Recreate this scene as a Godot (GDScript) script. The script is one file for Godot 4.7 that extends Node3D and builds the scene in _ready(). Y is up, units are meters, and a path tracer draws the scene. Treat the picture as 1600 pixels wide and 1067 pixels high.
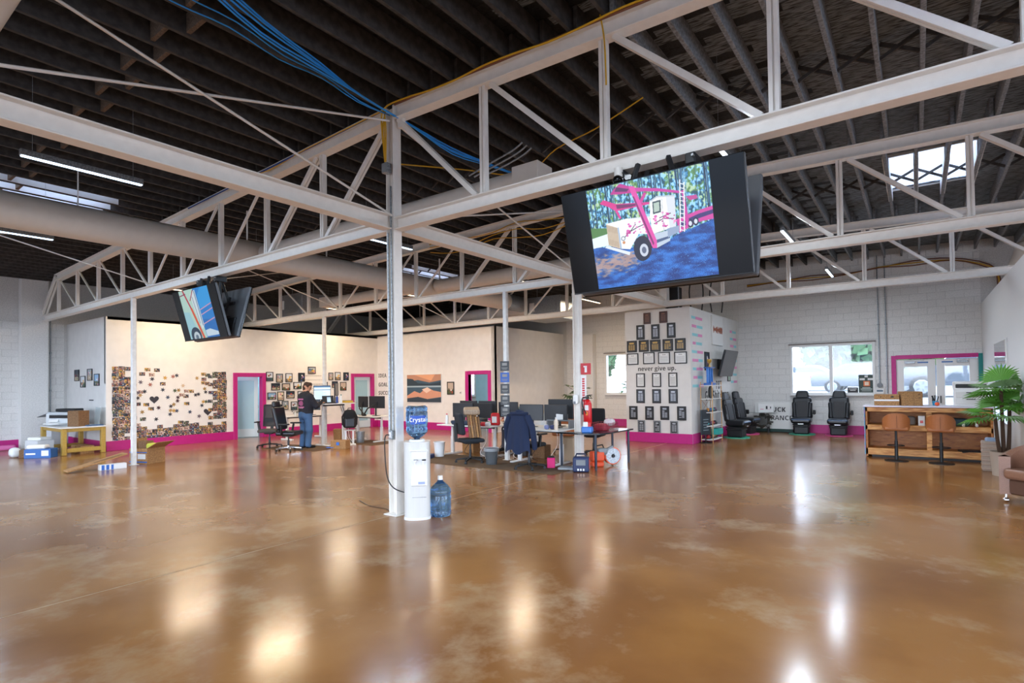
extends Node3D

# ------------------------------------------------------------------ mesh builder
class MB:
	var v := PackedVector3Array()
	var n := PackedVector3Array()
	var u := PackedVector2Array()
	var c := PackedColorArray()
	var col := Color(1, 1, 1)
	var t := Transform3D()

	func tri(a: Vector3, b: Vector3, d: Vector3, na: Vector3, nb: Vector3, nd: Vector3, ua := Vector2.ZERO, ub := Vector2.ZERO, ud := Vector2.ZERO) -> void:
		v.append(t * a); v.append(t * d); v.append(t * b)
		n.append((t.basis * na).normalized()); n.append((t.basis * nd).normalized()); n.append((t.basis * nb).normalized())
		u.append(ua); u.append(ud); u.append(ub)
		c.append(col); c.append(col); c.append(col)

	func ftri(a: Vector3, b: Vector3, d: Vector3) -> void:
		var q := (b - a).cross(d - a).normalized()
		tri(a, b, d, q, q, q)

	# corners counter-clockwise seen from outside; u runs from a to b, v down from d to a
	func quad(a: Vector3, b: Vector3, d: Vector3, e: Vector3) -> void:
		var q := (b - a).cross(d - a).normalized()
		if q == Vector3.ZERO:
			q = (d - a).cross(e - a).normalized()
		tri(a, b, d, q, q, q, Vector2(0, 1), Vector2(1, 1), Vector2(1, 0))
		tri(a, d, e, q, q, q, Vector2(0, 1), Vector2(1, 0), Vector2(0, 0))

	func nquad(a: Vector3, b: Vector3, d: Vector3, e: Vector3, na: Vector3, nb: Vector3, nd: Vector3, ne: Vector3) -> void:
		tri(a, b, d, na, nb, nd, Vector2(0, 1), Vector2(1, 1), Vector2(1, 0))
		tri(a, d, e, na, nd, ne, Vector2(0, 1), Vector2(1, 0), Vector2(0, 0))

	func box(ctr: Vector3, s: Vector3, bev := 0.0, bas := Basis()) -> MB:
		var h := s * 0.5
		var keep := t
		t = t * Transform3D(bas, ctr)
		var e := minf(bev, minf(h.x, minf(h.y, h.z)) * 0.9)
		for ax in 3:
			for sg in [-1.0, 1.0]:
				var nn := Vector3.ZERO; nn[ax] = sg
				var a1 := (ax + 1) % 3
				var a2 := (ax + 2) % 3
				var U := Vector3.ZERO; U[a1] = 1.0
				var W := Vector3.ZERO; W[a2] = 1.0
				# right-handed (U,W,axis); pick a pair so that W is as upright as can be
				if a1 == 1:
					var k := U; U = W; W = k
					if sg > 0: U = -U
				elif sg < 0:
					U = -U
				var hu: float = abs(U.dot(h)) - e
				var hw: float = abs(W.dot(h)) - e
				var o := nn * h[ax]
				quad(o - U * hu - W * hw, o + U * hu - W * hw, o + U * hu + W * hw, o - U * hu + W * hw)
		if e > 0.0:
			for ax in 3:
				var a1 := (ax + 1) % 3
				var a2 := (ax + 2) % 3
				for s1 in [-1.0, 1.0]:
					for s2 in [-1.0, 1.0]:
						var p := Vector3.ZERO; p[a1] = s1 * h[a1]; p[a2] = s2 * (h[a2] - e)
						var q := Vector3.ZERO; q[a1] = s1 * (h[a1] - e); q[a2] = s2 * h[a2]
						var l := Vector3.ZERO; l[ax] = h[ax] - e
						_eq(p, q, l)
			for sx in [-1.0, 1.0]:
				for sy in [-1.0, 1.0]:
					for sz in [-1.0, 1.0]:
						var a := Vector3(sx * h.x, sy * (h.y - e), sz * (h.z - e))
						var b := Vector3(sx * (h.x - e), sy * h.y, sz * (h.z - e))
						var d := Vector3(sx * (h.x - e), sy * (h.y - e), sz * h.z)
						if sx * sy * sz > 0: ftri(a, b, d)
						else: ftri(a, d, b)
		t = keep
		return self

	func _eq(p: Vector3, q: Vector3, l: Vector3) -> void:
		# edge strip between p and q along l, facing outwards
		var m := (p + q).normalized()
		var f := (q - p).cross(l).normalized()
		if f.dot(m) > 0:
			quad(p - l, q - l, q + l, p + l)
		else:
			quad(q - l, p - l, p + l, q + l)

	func quad4(o: Vector3, w: float, h: float) -> MB:
		quad(o + Vector3(-w / 2, -h / 2, 0), o + Vector3(w / 2, -h / 2, 0), o + Vector3(w / 2, h / 2, 0), o + Vector3(-w / 2, h / 2, 0))
		return self

	func bar(a: Vector3, b: Vector3, w: float, h: float, bev := 0.0, up := Vector3.UP) -> MB:
		var z := (b - a)
		var ln := z.length()
		z = z / ln
		if abs(z.dot(up)) > 0.98: up = Vector3.RIGHT
		var x := up.cross(z).normalized()
		var y := z.cross(x)
		box((a + b) * 0.5, Vector3(w, h, ln), bev, Basis(x, y, z))
		return self

	func frame_of(d: Vector3) -> Basis:
		var up := Vector3.UP if abs(d.y) < 0.95 else Vector3.RIGHT
		var x := up.cross(d).normalized()
		return Basis(x, d, x.cross(d))

	func cyl(a: Vector3, b: Vector3, r0: float, r1 := -1.0, seg := 12, caps := true) -> MB:
		if r1 < 0: r1 = r0
		var d := (b - a)
		var ln := d.length()
		d = d / ln
		var f := frame_of(d)
		var sl := (r0 - r1) / ln
		for i in seg:
			var p := TAU * i / seg
			var q := TAU * (i + 1) / seg
			var e0 := f.x * cos(p) - f.z * sin(p)
			var e1 := f.x * cos(q) - f.z * sin(q)
			var n0 := (e0 + d * sl).normalized()
			var n1 := (e1 + d * sl).normalized()
			nquad(a + e0 * r0, a + e1 * r0, b + e1 * r1, b + e0 * r1, n0, n1, n1, n0)
			if caps:
				if r0 > 0.0: tri(a, a + e1 * r0, a + e0 * r0, -d, -d, -d)
				if r1 > 0.0: tri(b, b + e0 * r1, b + e1 * r1, d, d, d)
		return self

	func tube(pts: Array, r: float, seg := 8, r_end := -1.0) -> MB:
		var m := pts.size()
		var fx: Vector3
		var rings := []
		for i in m:
			var d: Vector3 = (pts[mini(i + 1, m - 1)] - pts[maxi(i - 1, 0)]).normalized()
			if i == 0:
				fx = frame_of(d).x
			fx = (fx - d * fx.dot(d)).normalized()
			var fz := fx.cross(d)
			var rr := r if r_end < 0 else lerpf(r, r_end, float(i) / (m - 1))
			var ring := []
			for k in seg:
				var a := TAU * k / seg
				var e := fx * cos(a) - fz * sin(a)
				ring.append([pts[i] + e * rr, e])
			rings.append(ring)
		for i in m - 1:
			for k in seg:
				var A = rings[i][k]
				var B = rings[i][(k + 1) % seg]
				var C = rings[i + 1][(k + 1) % seg]
				var D = rings[i + 1][k]
				nquad(A[0], B[0], C[0], D[0], A[1], B[1], C[1], D[1])
		for k in range(1, seg - 1):
			ftri(rings[0][0][0], rings[0][k + 1][0], rings[0][k][0])
			ftri(rings[m - 1][0][0], rings[m - 1][k][0], rings[m - 1][k + 1][0])
		return self

	# profile of (radius, height) from bottom to top
	func lathe(pr: Array, o := Vector3.ZERO, seg := 20, sx := 1.0, sz := 1.0) -> MB:
		var m := pr.size()
		var ns := []
		for i in m - 1:
			var d: Vector2 = pr[i + 1] - pr[i]
			ns.append(Vector2(d.y, -d.x).normalized())
		for i in m - 1:
			var na: Vector2 = ns[i]
			var nb: Vector2 = ns[i]
			if i > 0 and ns[i].dot(ns[i - 1]) > 0.6: na = (ns[i] + ns[i - 1]).normalized()
			if i < m - 2 and ns[i].dot(ns[i + 1]) > 0.6: nb = (ns[i] + ns[i + 1]).normalized()
			for k in seg:
				var a := TAU * k / seg
				var b := TAU * (k + 1) / seg
				var ea := Vector3(cos(a) * sx, 0, -sin(a) * sz)
				var eb := Vector3(cos(b) * sx, 0, -sin(b) * sz)
				var p: Vector2 = pr[i]
				var q: Vector2 = pr[i + 1]
				var A := o + ea * p.x + Vector3(0, p.y, 0)
				var B := o + eb * p.x + Vector3(0, p.y, 0)
				var C := o + eb * q.x + Vector3(0, q.y, 0)
				var D := o + ea * q.x + Vector3(0, q.y, 0)
				if p.x > 0.0: tri(A, B, C, ea * na.x + Vector3(0, na.y, 0), eb * na.x + Vector3(0, na.y, 0), eb * nb.x + Vector3(0, nb.y, 0))
				if q.x > 0.0: tri(A, C, D, ea * na.x + Vector3(0, na.y, 0), eb * nb.x + Vector3(0, nb.y, 0), ea * nb.x + Vector3(0, nb.y, 0))
		return self

	func ball(o: Vector3, r: Vector3, seg := 12, rows := 7) -> MB:
		for i in rows:
			var a0 := PI * i / rows - PI / 2
			var a1 := PI * (i + 1) / rows - PI / 2
			for k in seg:
				var b0 := TAU * k / seg
				var b1 := TAU * (k + 1) / seg
				var p := [Vector3(cos(a0) * cos(b0), sin(a0), -cos(a0) * sin(b0)), Vector3(cos(a0) * cos(b1), sin(a0), -cos(a0) * sin(b1)), Vector3(cos(a1) * cos(b1), sin(a1), -cos(a1) * sin(b1)), Vector3(cos(a1) * cos(b0), sin(a1), -cos(a1) * sin(b0))]
				if i > 0: tri(o + p[0] * r, o + p[1] * r, o + p[2] * r, p[0] / r, p[1] / r, p[2] / r)
				if i < rows - 1: tri(o + p[0] * r, o + p[2] * r, o + p[3] * r, p[0] / r, p[2] / r, p[3] / r)
		return self

	# polygon in the xy plane (counter-clockwise) pushed along z from z0 to z1
	func prism(poly: PackedVector2Array, z0: float, z1: float) -> MB:
		var ids := Geometry2D.triangulate_polygon(poly)
		var area := 0.0
		for i in poly.size():
			area += poly[i].cross(poly[(i + 1) % poly.size()])
		var p2 := poly.duplicate()
		if area < 0:
			p2.reverse()
			ids = Geometry2D.triangulate_polygon(p2)
		for i in range(0, ids.size(), 3):
			var a := p2[ids[i]]
			var b := p2[ids[i + 1]]
			var d := p2[ids[i + 2]]
			if (b - a).cross(d - a) < 0:
				var k := b; b = d; d = k
			ftri(Vector3(a.x, a.y, z1), Vector3(b.x, b.y, z1), Vector3(d.x, d.y, z1))
			ftri(Vector3(a.x, a.y, z0), Vector3(d.x, d.y, z0), Vector3(b.x, b.y, z0))
		for i in p2.size():
			var a := p2[i]
			var b := p2[(i + 1) % p2.size()]
			quad(Vector3(a.x, a.y, z0), Vector3(b.x, b.y, z0), Vector3(b.x, b.y, z1), Vector3(a.x, a.y, z1))
		return self

	# box with rounded edges of radius r
	func soft(ctr: Vector3, s: Vector3, r: float, bas := Basis(), taper := 0.0, bow := 0.0) -> MB:
		var h := s * 0.5
		r = minf(r, minf(h.x, minf(h.y, h.z)) * 0.98)
		var keep := t
		t = t * Transform3D(bas, ctr)
		var g := [-1.0, -0.6, -0.25, 0.25, 0.6, 1.0]
		for ax in 3:
			var a1 := (ax + 1) % 3
			var a2 := (ax + 2) % 3
			for sg in [-1.0, 1.0]:
				var P := []
				for i in 6:
					var row := []
					for j in 6:
						var raw := Vector3.ZERO
						raw[ax] = sg * h[ax]
						raw[a1] = _sp(g[i], h[a1], r)
						raw[a2] = _sp(g[j], h[a2], r)
						var q := raw.clamp(-(h - Vector3.ONE * r), h - Vector3.ONE * r)
						var d := (raw - q).normalized()
						var pt := q + d * r
						pt = Vector3(pt.x * (1.0 + taper * pt.y / h.y), pt.y, pt.z + bow * (pt.x / h.x) * (pt.x / h.x))
						row.append([pt, d])
					P.append(row)
				for i in 5:
					for j in 5:
						var A = P[i][j]
						var B = P[i + 1][j]
						var C = P[i + 1][j + 1]
						var D = P[i][j + 1]
						if sg > 0: nquad(A[0], B[0], C[0], D[0], A[1], B[1], C[1], D[1])
						else: nquad(A[0], D[0], C[0], B[0], A[1], D[1], C[1], B[1])
		t = keep
		return self

	func _sp(x: float, h: float, r: float) -> float:
		# two samples inside each rounded end, two on the flat
		if abs(x) > 0.9: return signf(x) * h
		if abs(x) > 0.5: return signf(x) * (h - r * 0.45)
		return signf(x) * (h - r)

	func mesh() -> ArrayMesh:
		var m := ArrayMesh.new()
		if v.is_empty(): return m
		var a := []
		a.resize(Mesh.ARRAY_MAX)
		a[Mesh.ARRAY_VERTEX] = v
		a[Mesh.ARRAY_NORMAL] = n
		a[Mesh.ARRAY_TEX_UV] = u
		a[Mesh.ARRAY_COLOR] = c
		m.add_surface_from_arrays(Mesh.PRIMITIVE_TRIANGLES, a)
		return m

# ------------------------------------------------------------------ helpers
var M := {}
var used := {}
var rng := RandomNumberGenerator.new()
var pieces := {}

func mb() -> MB:
	return MB.new()

func numbered(nm: String) -> String:
	if not used.has(nm):
		used[nm] = 0
		return nm
	used[nm] += 1
	return "%s_%03d" % [nm, used[nm]]

func tag(o: Node3D, label: String, cat: String, group := "", kind := "") -> Node3D:
	if label: o.set_meta("label", label)
	if cat: o.set_meta("category", cat)
	if group: o.set_meta("group", group)
	if kind: o.set_meta("kind", kind)
	return o

func thing(nm: String, label: String, cat: String, at := Vector3.ZERO, turn := 0.0, group := "") -> Node3D:
	var o := Node3D.new()
	o.name = numbered(nm)
	add_child(o)
	o.position = at
	o.rotation.y = turn
	tag(o, label, cat, group)
	return o

func put(parent: Node3D, nm: String, b, m: Material, label := "") -> MeshInstance3D:
	var o := MeshInstance3D.new()
	o.name = nm
	o.mesh = b.mesh() if b is MB else b
	o.material_override = m
	parent.add_child(o, true)
	if label: o.set_meta("label", label)
	return o

func solo(nm: String, b, m: Material, label: String, cat: String, at := Vector3.ZERO, turn := 0.0, group := "") -> MeshInstance3D:
	var o := MeshInstance3D.new()
	o.name = numbered(nm)
	o.mesh = b.mesh() if b is MB else b
	o.material_override = m
	add_child(o)
	o.position = at
	o.rotation.y = turn
	tag(o, label, cat, group)
	return o

func struct(nm: String, b, m: Material, label := "") -> MeshInstance3D:
	var o := solo(nm, b, m, label, "", Vector3.ZERO, 0.0, "")
	o.set_meta("kind", "structure")
	return o

func copy_of(o: Node3D, at: Vector3, turn: float, label := "", group := "") -> Node3D:
	var r: Node3D = o.duplicate()
	var base := String(o.name).rstrip("0123456789").trim_suffix("_")
	r.name = numbered(base)
	add_child(r)
	r.position = at
	r.rotation.y = turn
	if label: r.set_meta("label", label)
	if group: r.set_meta("group", group)
	return r

func mat(col: Color, rough := 0.6, metal := 0.0, spec := 0.5) -> StandardMaterial3D:
	var m := StandardMaterial3D.new()
	m.albedo_color = col
	m.roughness = rough
	m.metallic = metal
	m.metallic_specular = spec
	return m

func hx(s: String) -> Color:
	return Color.html(s)

func ntex(sd: int, freq: float, octs: int, cols: Array, offs: Array, size := 512, kind := FastNoiseLite.TYPE_SIMPLEX_SMOOTH, warp := 0.0, gain := 0.5) -> NoiseTexture2D:
	var f := FastNoiseLite.new()
	f.seed = sd
	f.noise_type = kind
	f.frequency = freq
	f.fractal_octaves = octs
	f.fractal_gain = gain
	if warp > 0.0:
		f.domain_warp_enabled = true
		f.domain_warp_amplitude = warp
		f.domain_warp_frequency = freq * 1.5
	var g := Gradient.new()
	g.offsets = PackedFloat32Array(offs)
	g.colors = PackedColorArray(cols)
	var n := NoiseTexture2D.new()
	n.width = size
	n.height = size
	n.seamless = true
	n.noise = f
	n.color_ramp = g
	return n

func tri_tex(m: StandardMaterial3D, tex: Texture2D, metres: float) -> StandardMaterial3D:
	m.albedo_texture = tex
	m.uv1_triplanar = true
	m.uv1_world_triplanar = true
	m.uv1_scale = Vector3.ONE / metres
	return m

var grain_cache := {}

func grained(col: Color, rough: float, sd: int, amount: float, metres: float, freq := 0.02, octs := 4) -> StandardMaterial3D:
	# a few shared grain pictures; the tile size varies from material to material
	var level := 0.02 if amount < 0.04 else 0.05 if amount < 0.07 else 0.1 if amount < 0.13 else 0.25 if amount < 0.35 else 0.45
	var key := "%.2f %d" % [level, 1 if freq > 0.04 else 0]
	if not grain_cache.has(key):
		var lo := Color(1 - level, 1 - level, 1 - level)
		grain_cache[key] = ntex(sd, 0.06 if freq > 0.04 else 0.025, 5, [lo, Color(1, 1, 1)], [0.25, 0.75], 256)
	var m := tri_tex(mat(col, rough), grain_cache[key], metres)
	m.uv1_offset = Vector3(sd * 0.37, sd * 0.61, sd * 0.83)
	return m

func emis(col: Color, power: float) -> StandardMaterial3D:
	var m := mat(col, 0.5)
	m.emission_enabled = true
	m.emission = col
	m.emission_energy_multiplier = power
	return m

func glass(col: Color, alpha: float) -> StandardMaterial3D:
	var m := mat(Color(col.r, col.g, col.b, alpha), 0.03)
	m.transparency = BaseMaterial3D.TRANSPARENCY_ALPHA
	return m

func img_mat(im: Image, rough := 0.5, emit := 0.0) -> StandardMaterial3D:
	var m := mat(Color.WHITE, rough)
	var tx := ImageTexture.create_from_image(im)
	if emit > 0.0:
		m.albedo_color = Color(0.02, 0.02, 0.02)
		m.emission_enabled = true
		m.emission = Color.BLACK
		m.emission_texture = tx
		m.emission_energy_multiplier = emit
	else:
		m.albedo_texture = tx
	return m

func poly(im: Image, pts: Array, col: Color) -> void:
	var w := im.get_width()
	var h := im.get_height()
	var y0 := h
	var y1 := 0
	for p in pts:
		y0 = mini(y0, int(floor(p[1])))
		y1 = maxi(y1, int(ceil(p[1])))
	for y in range(maxi(y0, 0), mini(y1, h)):
		var xs := []
		for i in pts.size():
			var a = pts[i]
			var b = pts[(i + 1) % pts.size()]
			var yy := y + 0.5
			if (a[1] <= yy) != (b[1] <= yy):
				xs.append(a[0] + (yy - a[1]) / (b[1] - a[1]) * (b[0] - a[0]))
		xs.sort()
		for k in range(0, xs.size() - 1, 2):
			var x0 := clampi(roundi(xs[k]), 0, w)
			var x1 := clampi(roundi(xs[k + 1]), 0, w)
			if x1 > x0: im.fill_rect(Rect2i(x0, y, x1 - x0, 1), col)

func line(im: Image, a: Vector2, b: Vector2, wd: float, col: Color) -> void:
	var d := (b - a).normalized().orthogonal() * wd * 0.5
	poly(im, [[a.x + d.x, a.y + d.y], [b.x + d.x, b.y + d.y], [b.x - d.x, b.y - d.y], [a.x - d.x, a.y - d.y]], col)

func disc(im: Image, o: Vector2, r: float, col: Color, sx := 1.0) -> void:
	var p := []
	for i in 20: p.append([o.x + cos(TAU * i / 20) * r * sx, o.y + sin(TAU * i / 20) * r])
	poly(im, p, col)

func lettering(txt: String, height: float, depth := 0.004, bold := true) -> TextMesh:
	var tm := TextMesh.new()
	var f := SystemFont.new()
	f.font_names = PackedStringArray(["Droid Sans"])
	f.font_weight = 700 if bold else 400
	tm.font = f
	tm.font_size = 64
	tm.pixel_size = height / 46.0
	tm.depth = depth
	tm.curve_step = 1.0
	tm.text = txt
	return tm

func area_light(parent: Node3D, at: Vector3, sz: Vector2, col: Color, e: float, bas := Basis(Vector3.RIGHT, -PI / 2)) -> void:
	var l := AreaLight3D.new()
	l.name = "light"
	l.area_size = sz
	l.light_color = col
	l.light_energy = e
	l.area_range = 40.0
	l.area_attenuation = 2.0
	l.shadow_enabled = true
	l.transform = Transform3D(bas, at)
	parent.add_child(l, true)

func _ready() -> void:
	rng.seed = 7
	# ---------------- camera: level two-point view with a lens shift
	var cam := Camera3D.new()
	cam.name = "camera"
	cam.projection = Camera3D.PROJECTION_FRUSTUM
	cam.near = 0.05
	cam.far = 400.0
	cam.size = 2.0 * 0.05 * 533.5 / 860.546
	cam.frustum_offset = Vector2(0, 0.05 * 48.374 / 860.546)
	cam.transform = Transform3D(Basis(Vector3.UP, 0.63346) * Basis(Vector3.RIGHT, 0.01933) * Basis(Vector3.BACK, -0.01406), Vector3(0, 1.66, 0))
	add_child(cam)
	# ---------------- bright overcast sky, exposure
	var env := Environment.new()
	env.background_mode = Environment.BG_SKY
	var sm := ProceduralSkyMaterial.new()
	sm.sky_top_color = Color(0.80, 0.88, 1.0)
	sm.sky_horizon_color = Color(0.90, 0.94, 1.0)
	sm.ground_horizon_color = Color(0.62, 0.64, 0.66)
	sm.ground_bottom_color = Color(0.45, 0.46, 0.47)
	sm.sky_energy_multiplier = SKY
	sm.ground_energy_multiplier = SKY * 0.5
	var sky := Sky.new()
	sky.sky_material = sm
	env.sky = sky
	env.tonemap_mode = Environment.TONE_MAPPER_LINEAR
	env.tonemap_exposure = EXPOSURE
	env.sdfgi_enabled = true
	env.ssao_enabled = true
	env.ssil_enabled = true
	var we := WorldEnvironment.new()
	we.name = "environment"
	we.environment = env
	add_child(we)
	materials()
	# ---------------- the place
	build_floor()
	build_walls()
	build_roof()
	build_trusses()
	build_lamps()
	build_ducts()
	build_outside()
	build_screens()
	build_wall_things()
	build_cooler()
	build_left_desks()
	build_middle_desks()
	build_corner_table()
	build_right_side()
	build_reception()
	build_cables()
	build_people()

const SKY := 2.4
const EXPOSURE := 1.55
const LAMP := 5.8
const XC := -5.42      # column line
const TZ := [-0.08, -4.84, -9.6, -14.36]
const DX := 1.515

func yt(x: float) -> float:
	# upper edge of the top chords: a low gable with its ridge over the columns
	return 5.26 - 0.03 * absf(x - XC)

func materials() -> void:
	M.steel = grained(hx("efeae2"), 0.42, 3, 0.03, 0.9, 0.03)
	M.steel_white = grained(hx("e6e4df"), 0.4, 4, 0.06, 0.9, 0.03)
	M.galv = grained(hx("aeb4b8"), 0.35, 5, 0.25, 0.5, 0.05)
	M.galv.metallic = 0.6
	M.duct = grained(hx("ddd5ca"), 0.5, 6, 0.03, 1.3, 0.02)
	M.joist_daylit = grained(hx("8d9195"), 0.75, 7, 0.25, 0.8, 0.05, 5)  # paler copy of the joist timber, daylight put into its colour
	M.deck_worn_daylit = tri_tex(mat(hx("8a9399"), 0.6), ntex(18, 0.03, 6, [hx("3c3c3c"), hx("c8c8c8"), hx("ffffff")], [0.25, 0.45, 0.8], 512), 1.4)  # weathered grain, with the daylight at right put into the paler tone
	M.deck_worn_daylit.uv1_scale = Vector3(0.35, 1.0, 2.2)
	M.blocking = grained(hx("6e5a49"), 0.8, 8, 0.25, 0.5, 0.05)
	M.joist = grained(hx("474340"), 0.75, 8, 0.25, 0.8, 0.04, 5)
	M.deck = tri_tex(mat(hx("25272a"), 0.62), ntex(9, 0.035, 5, [hx("6e6e6e"), hx("ffffff"), hx("8a8a8a")], [0.3, 0.55, 0.8], 512), 1.4)
	M.deck2 = tri_tex(mat(hx("212326"), 0.66), ntex(10, 0.03, 5, [hx("707070"), hx("ffffff"), hx("909090")], [0.25, 0.5, 0.8], 512), 1.1)
	M.membrane = mat(hx("151515"), 0.9)
	M.drywall = grained(hx("f0ebe4"), 0.75, 11, 0.02, 2.5, 0.01)
	M.drywall_grey = grained(hx("dcdad6"), 0.75, 12, 0.03, 2.5, 0.01)
	M.drywall_blue = grained(hx("a9cbd6"), 0.7, 13, 0.03, 2.5, 0.01)
	M.block = grained(hx("e4e2de"), 0.7, 14, 0.05, 0.7, 0.05, 5)
	M.block2 = grained(hx("e1dfdb"), 0.7, 15, 0.05, 0.6, 0.05, 5)
	M.mortar = grained(hx("d6d4d0"), 0.85, 16, 0.10, 0.5, 0.05)
	M.pink = grained(hx("bf1a7c"), 0.45, 17, 0.03, 0.8)
	M.teal = mat(hx("0f7f7c"), 0.5)
	M.white = mat(hx("e4e3e0"), 0.45)
	M.white_gloss = mat(hx("d0cec9"), 0.25)
	M.black = mat(hx("17181a"), 0.5)
	M.black_gloss = mat(hx("0b0b0c"), 0.15, 0.0, 0.3)
	M.dark_plastic = mat(hx("24262a"), 0.55)
	M.grey_plastic = mat(hx("7d8184"), 0.5)
	M.chrome = mat(hx("d0d2d4"), 0.18, 1.0)
	M.steel_dark = mat(hx("3a3c3f"), 0.4, 0.7)
	M.card = grained(hx("b98a58"), 0.85, 20, 0.14, 0.5, 0.05)
	M.card_dark = grained(hx("8f6a48"), 0.85, 21, 0.16, 0.5, 0.05)
	M.paper = mat(hx("f2f1ec"), 0.8)
	M.blue_cable = mat(hx("2f9df0"), 0.5)
	M.yellow_cable = mat(hx("d6a51c"), 0.5)
	M.brown_cable = mat(hx("7a4a33"), 0.6)
	M.fabric = grained(hx("2a3038"), 0.95, 22, 0.25, 0.06, 0.08)
	M.mesh_black = grained(hx("1b1c1f"), 0.9, 23, 0.3, 0.03, 0.1)
	M.leather = grained(hx("1c1f25"), 0.32, 24, 0.25, 0.12, 0.06)
	M.tan = grained(hx("b06a3a"), 0.42, 25, 0.12, 0.25, 0.05)
	M.brown_leather = grained(hx("8f6650"), 0.35, 26, 0.12, 0.25, 0.05)
	M.rug = grained(hx("6d5237"), 0.95, 27, 0.3, 0.2, 0.08)
	M.red = mat(hx("c4151c"), 0.3)
	M.red_sign = mat(hx("c11824"), 0.4)
	M.navy = grained(hx("1b2a4a"), 0.9, 28, 0.3, 0.08, 0.08)
	M.ply = tri_tex(mat(hx("ffffff"), 0.5), ntex(30, 0.012, 4, [hx("8a4f22"), hx("b06f33"), hx("a5642c"), hx("c48a4c")], [0.15, 0.45, 0.6, 0.9], 512, FastNoiseLite.TYPE_SIMPLEX_SMOOTH, 30.0), 1.3)
	M.ply.uv1_scale = Vector3(0.5, 2.4, 0.9)
	M.pine = tri_tex(mat(hx("ffffff"), 0.5), ntex(31, 0.012, 4, [hx("a9682f"), hx("cf9350"), hx("dba866")], [0.15, 0.55, 0.9], 512, FastNoiseLite.TYPE_SIMPLEX_SMOOTH, 20.0), 1.3)
	M.pine.uv1_scale = Vector3(0.5, 3.0, 1.0)
	M.yellow_wood = grained(hx("b8953f"), 0.5, 32, 0.05, 0.4, 0.04)
	M.green = grained(hx("4f8f32"), 0.5, 33, 0.3, 0.15, 0.06)
	M.green.backlight_enabled = true
	M.green.backlight = Color(0.12, 0.2, 0.05)
	M.palm = grained(hx("6fae3e"), 0.5, 39, 0.25, 0.15, 0.06)
	M.palm.backlight_enabled = true
	M.palm.backlight = Color(0.2, 0.32, 0.08)
	M.green_pale = grained(hx("9dbd86"), 0.55, 34, 0.3, 0.15, 0.06)
	M.green_dark = grained(hx("3c5a34"), 0.6, 35, 0.4, 0.2, 0.06)
	M.tree_a = grained(hx("4f7a4a"), 0.8, 37, 0.45, 1.2, 0.06)
	M.tree_b = grained(hx("7fa060"), 0.8, 38, 0.45, 1.2, 0.06)
	M.bark = grained(hx("5d4330"), 0.9, 36, 0.5, 0.08, 0.08)
	M.fibreglass = mat(hx("f4f6f8"), 0.6)
	M.fibreglass.backlight_enabled = true
	M.fibreglass.backlight = Color(0.95, 0.97, 1.0)
	M.pane = glass(Color(0.93, 0.97, 1.0), 0.06)
	M.blue_plastic = mat(hx("1d5fb5"), 0.4)
	M.gold = mat(hx("caa24a"), 0.35, 0.6)
	# stained, sealed concrete: ochre brown with pale lacy wear
	var f := mat(Color.WHITE, 1.0)
	tri_tex(f, ntex(41, 0.0022, 9, [hx("845429"), hx("9c6a37")], [0.25, 0.75], 2048), 11.0)
	f.detail_enabled = true
	f.detail_blend_mode = BaseMaterial3D.BLEND_MODE_MIX
	f.detail_uv_layer = BaseMaterial3D.DETAIL_UV_1
	f.detail_mask = ntex(42, 0.0035, 9, [Color(0, 0, 0), Color(0.02, 0.02, 0.02), Color(0.34, 0.34, 0.34)], [0.0, 0.54, 0.82], 2048, FastNoiseLite.TYPE_SIMPLEX_SMOOTH, 0.0, 0.68)
	f.detail_albedo = ntex(43, 0.02, 6, [hx("b89a74"), hx("d6c1a2")], [0.2, 0.8], 512)
	f.roughness_texture = ntex(44, 0.004, 7, [Color(0.17, 0.17, 0.17), Color(0.22, 0.22, 0.22)], [0.25, 0.8], 1024)
	f.roughness = 1.0
	f.metallic_specular = 0.5
	M.floor = f

# ------------------------------------------------------------------ shell
func build_floor() -> void:
	var fl := struct("floor", mb().box(Vector3(-6.3, -0.12, -5.0), Vector3(29.2, 0.20, 29.0)), mat(hx("4a3a2a"), 0.9), "stained brown concrete floor with a polished sealed finish")
	for s in [[-20.9, XC - 0.012], [XC + 0.0, 8.3]]:
		put(fl, "slab", mb().box(Vector3((s[0] + s[1]) / 2, -0.02, -5.0), Vector3(s[1] - s[0], 0.04, 29.0), 0.004), M.floor)
	put(fl, "joint_filler", mb().box(Vector3(XC - 0.008, -0.008, -5.0), Vector3(0.009, 0.014, 29.0)), mat(hx("b9a083"), 0.8), "pale joint filler")

func wall_x(nm: String, x0: float, x1: float, z: float, th: float, h: float, openings: Array, m: Material, label: String) -> MeshInstance3D:
	# wall along x whose centre plane is z; openings [x0, x1, y0, y1] sorted by x
	var b := mb()
	var at := x0
	for o in openings:
		if o[0] > at: b.box(Vector3((at + o[0]) / 2, h / 2, z), Vector3(o[0] - at, h, th))
		if o[2] > 0: b.box(Vector3((o[0] + o[1]) / 2, o[2] / 2, z), Vector3(o[1] - o[0], o[2], th))
		if o[3] < h: b.box(Vector3((o[0] + o[1]) / 2, (h + o[3]) / 2, z), Vector3(o[1] - o[0], h - o[3], th))
		at = o[1]
	if x1 > at: b.box(Vector3((at + x1) / 2, h / 2, z), Vector3(x1 - at, h, th))
	return struct(nm, b, m, label)

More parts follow.
